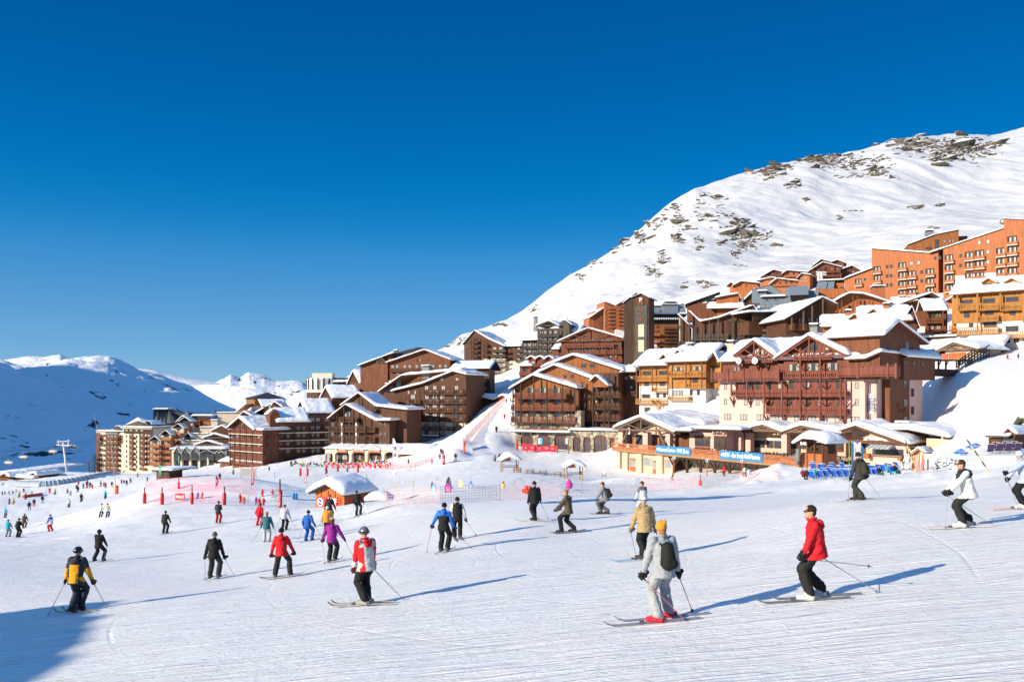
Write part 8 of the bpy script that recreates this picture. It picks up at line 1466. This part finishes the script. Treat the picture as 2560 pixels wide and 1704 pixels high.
# covered conveyor
pts = [zl(x,y)for x,y in((100,1325),(160,1338),(260,1345),(380,1343),(520,1330),(680,1305),(840,1275),(1000,1245),(1140,1222),(1240,1210))]; base = [at_px(*q)for q in pts]; root = empty('covered_conveyor',base[0],0,'long glass-covered magic carpet conveyor curving up the left slope','conveyor'); mb = MB(); n = 8; fine = []
for a, c in zip(base[:-1],base[1:]):fine+=[a.lerp(c,k/4)for k in range(4)]
fine.append(base[-1]); vs = []
for i, q in enumerate(fine):
 d_ = (fine[min(i+1,len(fine)-1)]-fine[max(i-1,0)]).normalized(); rt = d_.cross(Vector((0,0,1))).normalized(); vs+=[q-base[0]+rt*1.1*cos(a)+Vector((0,0,1.35*math.sin(a)))for a in np.linspace(0,pi,n)]
m_ = len(fine); MB().add(vs,[(i*n+k,i*n+k+1,(i+1)*n+k+1,(i+1)*n+k)for i in range(m_-1)for k in range(n-1)]).build('cover',mat('conveyor_cover',(.38,.42,.48),.25,spec=.7,var=.2,nscale=.8),root,True)
for i in range(0,m_):MB().tube([Vector(v)+Vector((0,0,.03))for v in vs[i*n:(i+1)*n]],.09,5).build('hoop',WHT,root);
e = fine[-1]-base[0]; gb = MB();
for k in range(5):gb.tube([e+Vector((1+k*3.2,-1.8,-.3)),e+Vector((1+k*3.2,-1.8,2.6)),e+Vector((1+k*3.2,0,3.8)),e+Vector((1+k*3.2,1.8,2.6)),e+Vector((1+k*3.2,1.8,-.3))],.08,5)
gb.bar(e+Vector((1,0,3.8)),e+Vector((14,0,3.8)),.15).bar(e+Vector((1,-1.8,2.6)),e+Vector((14,-1.8,2.6)),.12); gb.build('canopy_frame',WHT,root)
# chairlift
pp = at_px(168,1178,335); k = m_per_px(pp); Hp = (1178-1104)*k; root = empty('lift_pylon',pp,0,'tall pale lift pylon with crossarms at the far left','pylon'); WST = plain('white_steel',(.6,.6,.6)); MB().tube([(0,0,-1),(-1.6,0,Hp)],[.45,.3],12).build('mast',WST,root,True); MB().bar((-4.2,0,Hp-1),(1.6,0,Hp-1.2),.4,.5).bar((-4,0,Hp+.3),(1,0,Hp+.6),.3).bar((-3.4,0,Hp-1),(-3.5,0,Hp+1),.3).bar((.4,0,Hp-1),(.5,0,Hp+1.2),.3).build('crossarm',WST,root)
for s_ in(-4.2,1.4):MB().box(s_-.2,s_+.2,-1.5,1.5,Hp-1.8,Hp-1.3).build('sheave',DARKR,root)
cb = []
for(x0,y0,x1,y1)in((0,1128,152,1112),(0,1148,152,1113),(168,1112,245,1088),(185,1112,245,1092)):
 a = P(x0,y0,300 if x0<10 else 335); c = P(x1,y1,335 if x1<200 else 420); mb = MB().tube([a,a.lerp(c,.5)+Vector((0,0,-.6)),c],.06,5); o = mb.build('lift_cable',DARKR); tag(o,'thin lift cable %s'%{(0,1128):'left of the pylon, upper strand',(0,1148):'left of the pylon, lower strand',(168,1112):'right of the pylon, upper strand',(185,1112):'right of the pylon, lower strand'}[(x0,y0)],'cable','lift cables')
def chair(x,yt,yb,label,d=325):
 px, pt = zl(x,yt); pb = zl(x,yb)[1]; p = P(px,pb,d); k = d/F; H_ = (pb-pt)*k; root = empty('lift_chair',p,0,label,'chairlift','chairs of the chairlift'); MB().tube([(0,0,H_*1.15),(0,0,H_*.75),(.6,0,H_*.5),(.6,0,0)],.1,6).build('hanger',WST,root); MB().box(-1.6,1.3,-.2,.7,.4,.75).build('seat',DARKR,root); MB().box(-1.6,1.3,.6,.8,.75,1.7).build('backrest',WST,root); MB().bar((-1.6,-.4,1.3),(1.3,-.4,1.3),.12).build('safety_bar',WST,root)
chair(75,1100,1155,'lowest chair of the lift at the far left'); chair(210,1045,1102,'second chair of the lift from the left'); chair(483,1000,1052,'third chair of the lift, left of the pylon'); chair(662,955,1005,'chair hanging right at the pylon head',336)
p = at_px(222,1160,380); root = empty('lift_pylon',p,0,'small far lift frame left of the cream tower','pylon'); MB().bar((0,0,-1),(0,0,6),.5).bar((-2,0,6),(2,0,6.4),.4).build('frame',DARKR,root);
# dark fir by the cream tower
p = at_px(237,1160,392); root = empty('fir_tree',p,0,'small dark fir tree left of the cream tower','tree'); MB().tube([(0,0,-1),(0,0,10)],[.3,.05],6).build('trunk',POSTW,root); mb = MB()
for i in range(500):t = rng.random()**.7; a = rng.random()*2*pi; r = t*2.6*(.5+.5*rng.random()); q = Vector((r*cos(a),r*math.sin(a),11*(1-t*.9))); d_ = Vector((cos(a),math.sin(a),-.2))*.8; sd_ = Vector((-math.sin(a),cos(a),0))*.25; mb.add([q-sd_,q+sd_,q+d_],[(0,1,2)])
mb.build('crown',MATS['fir_needles'],root)
# deckchairs: one of each colour, then copies
def deckchair(name,m,label,grp):
 root = empty(name,(0,0,0),0,label,'deckchair',grp); MB().add([(-.3,-.55,.28),(.3,-.55,.28),(.3,0,.34),(-.3,0,.34),(.3,.45,1.12),(-.3,.45,1.12),(-.3,-.55,.25),(.3,-.55,.25),(.3,.02,.31),(-.3,.02,.31),(.3,.48,1.12),(-.3,.48,1.12)],[(0,1,2,3),(3,2,4,5),(7,6,9,8),(8,9,11,10),(0,3,9,6),(3,5,11,9),(1,7,8,2),(2,8,10,4),(5,4,10,11),(0,6,7,1)]).build('canvas',m,root)
 fr = WST; mb = MB()
 for s_ in(-.32,.32):mb.bar((s_,-.6,.0),(s_,.48,1.15),.035).bar((s_,.4,0),(s_,-.5,.5),.035).bar((s_,-.5,.5),(s_,.3,.6),.035)
 mb.bar((-.32,.48,1.14),(.32,.48,1.14),.04).build('frame',fr,root); return root
BLC = plain('deckchair_blue',(.01,.09,.45)); RDC = plain('deckchair_red',(.6,.01,.03))
def rows(proto,lst,dflt=None):
 for i, (px,py,a,lab,d)in enumerate(lst):
  o = proto if i==0 else copy_tree(proto); o['label'] = lab; o.location = at_px(px,py,d); o.rotation_euler = (0,0,R(a)); o.scale = (.88,)*3
lst = []
words = ['first','second','third','fourth','fifth','sixth','seventh','eighth','ninth','tenth','eleventh','twelfth']
front = [(1075,1420),(1150,1432),(1205,1440),(1275,1448),(1330,1455),(1395,1462),(1440,1468),(1600,1475),(1655,1482),(1840,1490)]
zf = lambda x, y:(1740+x/3.681,780+y/3.681)
for i, (x,y)in enumerate(front):px, py = zf(x,y); lst.append((px,py,130,'%s blue deckchair from the left in the front row'%words[i],88+i*.0))
for r_, (n_,d_,x0,x1)in enumerate(((11,91.5,1030,1560),(10,95,1080,1800),(10,98.5,1100,1850))):
 for i in range(n_):x = x0+(x1-x0)*i/(n_-1)+rng.uniform(-8,8); px = 1740+x/3.681; lst.append((px,0,132+rng.uniform(-8,8),'%s blue deckchair from the left in the %s row'%(words[i],('second','third','fourth')[r_]),d_))
rows(deckchair('deckchair',BLC,'','blue deckchairs in rows by the restaurant terrace'),lst)
lst = []
for r_, (n_,y,x0,x1)in enumerate(((12,1292,950,1500),(12,1278,940,1520),(12,1265,960,1540))):
 for i in range(n_):x = x0+(x1-x0)*i/(n_-1)+rng.uniform(-12,12); px, py = zb2(x,y+(i*.6)); lst.append((px,py,150+rng.uniform(-30,30),'%s red deckchair from the left in the %s row'%(words[i],('front','middle','back')[r_]),None))
rows(deckchair('deckchair',RDC,'','red deckchairs before the arcade restaurant'),lst)
# seated people, one body with several jackets
def seated(label,jk,tr,p,a,s=1.0,hat=BLK):
 key = 'seated'
 if key not in MATS:
  mb = MB(); capsule(mb,(0,0,.5),(0,.12,.92),.17,.16); capsule(mb,(0,.13,1.02),(0,.14,1.1),.06,.06); mb.ell((0,.13,1.2),(.09,.1,.12),10,8)
  for s_ in(-1,1):capsule(mb,(.1*s_,0,.46),(.12*s_,-.45,.52),.1,.08); capsule(mb,(.12*s_,-.45,.52),(.13*s_,-.6,.12),.08,.07); capsule(mb,(.13*s_,-.6,.07),(.13*s_,-.78,.07),.06,.05); capsule(mb,(.2*s_,.1,.9),(.3*s_,-.08,.66),.065,.055); capsule(mb,(.3*s_,-.08,.66),(.16*s_,-.32,.62),.055,.045)
  MATS[key] = remesh(mb,'person',.035,1)
 me = MATS[key].copy(); n = len(me.polygons); fc = np.empty(n*3); me.polygons.foreach_get('center',fc); fc = fc.reshape(-1,3); mi = np.zeros(n,int); mi[(fc[:,1]<-.12)&(fc[:,2]<.62)] = 1; mi[fc[:,2]<.4] = 1; mi[fc[:,2]>1.07] = 2; mi[fc[:,2]>1.24] = 3; mi[fc[:,2]<.12] = 3
 me.materials.clear()
 for m in(cloth(jk),cloth(tr),SKIN,cloth(hat)):me.materials.append(m)
 me.polygons.foreach_set('material_index',mi.astype(np.int32)); me.update(); o = bpy.data.objects.new('person',me); col.objects.link(o); o.location = p; o.rotation_euler = (0,0,R(a)); o.scale = (s,s,s); tag(o,label,'person','people seated on the terraces'); return o
jk_ = list(cn.items())
for i, (x,y,c,lab)in enumerate([(985,1405,'dark red','person in dark red seated at the left end of the blue deckchairs'),(1020,1412,'dark','person in black seated beside the dark red one by the blue deckchairs'),(1092,1435,'teal','person in pale teal seated among the front blue deckchairs'),(1690,1500,'black','person in black with green trousers seated low in front'),(1770,1440,'teal','person in bright turquoise jacket behind the front row'),(1795,1500,'blue','person in dark blue with turquoise trousers seated in front'),(1835,1500,'black','person in black at the right end of the front row')]):
 px, py = zf(x,y); seated(lab,cn[c],cn['green']if x==1690 else cn['teal']if x==1795 else DKG,at_px(px,py,86.5 if y>1480 else 89.5),random.uniform(-30,30)+(150 if x<1100 else 20),1.0)
sn = ['first','second','third','fourth','fifth','sixth','seventh','eighth','ninth','tenth']
for r_, (y,x0,x1,nm)in enumerate(((1280,640,920,'left end of the red terrace'),(1270,980,1260,'middle of the red terrace'),(1262,1270,1500,'right part of the red terrace'))):
 for i in range(10):
  x = x0+(x1-x0)*i/9+rng.uniform(-8,8); px, py = zb2(x,y-rng.uniform(0,22)); nm_, c = jk_[rng.integers(len(jk_))]; seated('seated person, %s from the left at the %s'%(sn[i],nm),c,DKG,at_px(px,py),random.uniform(-180,180))
# tables on the hotel terrace
def table(p,a,label,m=DARKR):
 root = empty('terrace_table',p,R(a),label,'table','dark tables on the restaurant terrace'); MB().box(-.6,.6,-.4,.4,.72,.76).build('tabletop',m,root)
 for i in(-1,1):
  for j in(-1,1):MB().box(i*.5-.025,i*.5+.025,j*.32-.025,j*.32+.025,0,.72).build('leg',m,root)
 return root
NAV = plain('chair_navy',(.02,.04,.1));
def tchair(p,a,label):
 root = empty('terrace_chair',p,R(a),label,'chair','dark blue chairs on the restaurant terrace'); MB().box(-.22,.22,-.22,.22,.43,.47).build('seat',NAV,root); MB().box(-.22,.22,.2,.24,.47,.9).build('backrest',NAV,root); mb = MB()
 for i in(-1,1):
  for j in(-1,1):mb.box(i*.2-.015,i*.2+.015,j*.2-.015,j*.2+.015,0,.43)
 mb.build('leg_frame',WST,root); return root
t0 = None; c0 = None; k = 0
for row in range(2):
 for i in range(11):
  lx = 13+i*3.0; yo = (-1.5-row*2.6)-(i*.25); pl_ = REST.M@Vector((lx,yo,0)); pl_.z = DECKZ; num = '%s from the left in the %s row on the terrace'%(words[i],'back' if row==0 else 'front')
  if t0 is None:t0 = table(pl_,42,'dark terrace table, '+num); o = t0
  else:o = copy_tree(t0); o.location = pl_; o['label'] = 'dark terrace table, '+num
  for s_ in(-1,1):
   cp = REST.M@Vector((lx+s_*.95,yo,0)); cp.z = DECKZ; lb = 'navy chair %s of the %s terrace table, %s row'%('left' if s_<0 else 'right',words[i],'back' if row==0 else 'front')
   if c0 is None:c0 = tchair(cp,-42-s_*90,lb)
   else:q = copy_tree(c0); q.location = cp; q.rotation_euler = (0,0,R(-42-s_*90)); q['label'] = lb
# terrace bar hut
pb_ = REST.M@Vector((REST.q(2210,660,-4)[0],-4,0)); pb_.z = DECKZ
b = Bld('bar_hut','small round-roofed wooden bar hut with a thick snow cap on the terrace',ZF,955,1345,118,1165,115,cat='hut')
zt = b.q(1000,1205)[1]; zb_ = -1.5; b.block(0,b.w,0,3.2,zb_,b.q(1060,1300)[1],W['orange'],name='counter_wall'); b.block(.2,b.w-.2,1.5,3,b.q(1060,1300)[1]+.01,zt,W['dark'],name='inner_wall')
for t in(0,.33,.66,1):b.post(b.w*t,0,zb_,zt,.2,'chest')
u, z = b.q(1000,1200,-.3); pl = [(b.q(900,1212,-.8)[0],b.q(900,1212,-.8)[1]),(b.q(985,1180,-.8)[0],b.q(985,1172,-.8)[1]+.1),(b.q(1095,1175,-.8)[0],b.q(1095,1182,-.8)[1]+.1),(b.q(1190,1218,-.8)[0],b.q(1190,1215,-.8)[1])]; b.roof(pl,-.8,3.8,T=1.15,m='chest',th=.15,rag=.08,smooth=3); text('BAR',.55,WHITE,b.root,(b.q(990,1208,-.9)[0],-.95,b.q(990,1208,-.9)[1]),name='sign',bold=.02)
for x, y, h_ in((928,1360,.9),(940,1330,1.1)):u, z = b.q(x,y,-1); MB().tube([(u,-1,z-.6),(u,-1,z+h_)],.3,12).build('barrel',GREYM,b.root)
# crib-like little shelter, sign, snowmen, parasols
b = Bld('shelter','tiny snow-roofed stall with ski racks beside the leaning yellow pole',ZH,1250,830,84,1400,83,cat='shelter')
gable(b,[(1240,700),(1312,640),(1385,690)],-.3,1.6,T=.3,m='pale'); posts(b,[1258,1368],700,840,0,.1,'pale'); posts(b,[1258,1368],700,840,1.3,.1,'pale')
mb = MB()
for i in range(9):x = b.w*(.05+.1*i); mb.bar((x,-.2,-.2),(x+rng.uniform(-.1,.1),.1,1.6+rng.uniform(-.2,.3)),.07,.02)
b.mesh(mb,'ski_rack',[W['orange']])
for px_, py_, w_, lab in((1412,705,78,'small white signboard right of the tiny stall'),):
 p = at_px(*zh(px_,800),82); k = p.y/F/3.92; root = empty('signboard',p,0,lab,'sign'); zz = (HY-zh(0,py_)[1])/F*p.y-p.z; MB().box(-w_*k/2,w_*k/2,-.03,.03,zz-.3,zz+.25).build('panel',WHITE,root); MB().box(-.05,.05,-.02,.08,-.3,zz-.3).build('post',POSTW,root)
for x, y, lab in((1500,790,'snow-covered little bush left of the pale post'),(1640,830,'snow-covered little bush behind the white jacket')):
 p = at_px(*zh(x,y),80 if x<1600 else 70); mb = MB();
 for i in range(60):q = Vector(rng.normal(0,.28,3))+Vector((0,0,.6)); mb.ell(q,(.1,.1,.07),6,4)
 root = empty('bush',p,0,lab,'bush'); mb.build('snow_clumps',SNOW,root,True); mb = MB()
 for i in range(40):q = Vector(rng.normal(0,.3,3))+Vector((0,0,.5)); mb.bar((0,0,0),q,.02)
 mb.build('twigs',MATS['fir_needles'],root)
def parasol(x,y,w_,label,d):
 p = at_px(*zh(x,y+90),d); zz = (HY-zh(0,y)[1])/F*d-p.z; r = w_/2/3.92*d/F; root = empty('parasol',p,0,label,'parasol','blue parasols on the snow'); MB().tube([(0,0,-.3),(0,0,zz+.25)],.04,8).build('pole',WST,root); n = 16; vs = [(0,0,zz+.3)]+[(r*cos(2*pi*i/n),r*math.sin(2*pi*i/n),zz-.25*(1 if i%2 else .8))for i in range(n)]; MB().add(vs,[(0,i+1,(i+1)%n+1)for i in range(n)]).add([(v[0]*.99,v[1]*.99,v[2]-.03)for v in vs],[(0,(i+1)%n+1,i+1)for i in range(n)]).build('canopy',plain('parasol_blue',(.01,.2,.7)),root,False)
 text('Orangina',r*.35,plain('parasol_text',(.8,.4,.3)),root,(0,-r*.7,zz-.02),(R(40),0,0))
parasol(1735,655,140,'nearer blue parasol right of the restaurant',86); parasol(1882,600,185,'farther blue parasol right of the restaurant',92)
# right-edge hut with dark deckchairs
b = Bld('hut','brown log hut with snow roof at the right edge',ZH,2005,650,84,2270,82,cat='hut')
gable(b,[(2130,520),(2200,445),(2268,510)],-.6,4,T=.5,m='chest',wall=W['brown'],ins=.3,z0=-.5); shed(b,1975,2200,522,450,-.5,2.2,T=.6,m='grey'); boxp(b,2005,2130,525,650,0,3.5,W['brown']); boxp(b,2140,2240,530,650,-.1,0,DARKR,'doorway')
b = Bld('snack_bar','wooden snack bar with upper deck cut off by the right edge',ZH,2245,650,88,2520,86,cat='hut')
boxp(b,2265,2520,460,660,0,5,W['chest']); boxp(b,2240,2520,428,452,-1.0,5,W['pale'],'deck'); boxp(b,2290,2520,335,410,0,1,W['grey'],'upper_rail'); posts(b,[2290,2345],450,640,-.8,.14,'dark'); flat(b,2360,2520,428,-1.2,3,T=.3)
p = b.M@Vector((b.q(2230,400,-1)[0],-1,b.q(2230,420,-1)[1])); o = MB().tube([(0,0,-1.5),(0,0,0),(.6,0,1.0)],.03,6).mt(1).add([(0,0,.2),(.7,.05,1.1),(1.1,0,.7),(.5,.1,.1)],[(0,1,2,3),(3,2,1,0)]).build('small_flag',[GRP,plain('flag_dark',(.1,.12,.05))]); o.location = p; tag(o,'small drooping red and green flag on the snack bar deck','flag')
lst = [(1960+x/3.92,0,165,'%s dark deckchair from the left by the log hut'%words[i],80+(i%2)*1.2)for i,x in enumerate((2020,2065,2110,2160,2200,2245,2290))]; rows(deckchair('deckchair',plain('deckchair_purple',(.05,.03,.1)),'','dark deckchairs at the log hut'),lst)
# snow steps by the parasols
root = None
for i in range(6):
 p = at_px(*zh(2080,720+i*20)); o = MB().box(-3.2,3.0,0,.9,-.1,.16).build('snow_step',SNOW); o.location = p; tag(o,'%s snow step from the top right of the restaurant'%words[i],'step','snow steps',)
# unseen casters added off frame: a building and a gondola shaped for their shadows
hutp = Vector((-28.5,-1.5,0)); hutp.z = gh(hutp.x,hutp.y)
b = Bld.__new__(Bld); b.O = hutp; b.rz = R(-54); b.root = empty('shadow_building',hutp,b.rz,'unseen snow-roofed building added outside the left edge to cast the corner shadow','building'); rp = [(-7,3.6),(-1,7.0),(5,3.6)]
b.block(-14,14,-6,4,-3,rp,W['chest'],ax='x'); b.roof(rp,-15,15,ax='x',T=.9,rag=.6)
gx, gy = 9.0, 56.5; tq = 43; q = Vector((gx-.848*tq,gy-.529*tq,gh(gx,gy)+tq*math.tan(SEL))); root = empty('shadow_gondola',q,R(35),'unseen gondola cabin added outside the left edge to cast the mid-slope shadow','gondola'); mb = MB().ell((0,0,0),(2.6,2.4,2.9),16,10,-.85,.85); mb.build('cabin',plain('gondola_grey',(.3,.32,.34),.4),root,True); MB().bar((0,0,2.2),(0,0,3.6),.25).bar((-1,0,3.6),(1,0,3.6),.3).build('hanger',WST,root); MB().box(-1.9,1.9,1.75,2.0,-1.2,-1.0).build('ski_rack',WST,root)
o = MB().tube([q+Vector((-60,-32,3.7)),q+Vector((0,0,3.75)),q+Vector((-60,6,5))],.04,5).build('lift_cable',DARKR); tag(o,'cable added to carry the unseen gondola cabin outside the left edge','cable')  # cable added to go with the unseen cabin, led away from the frame
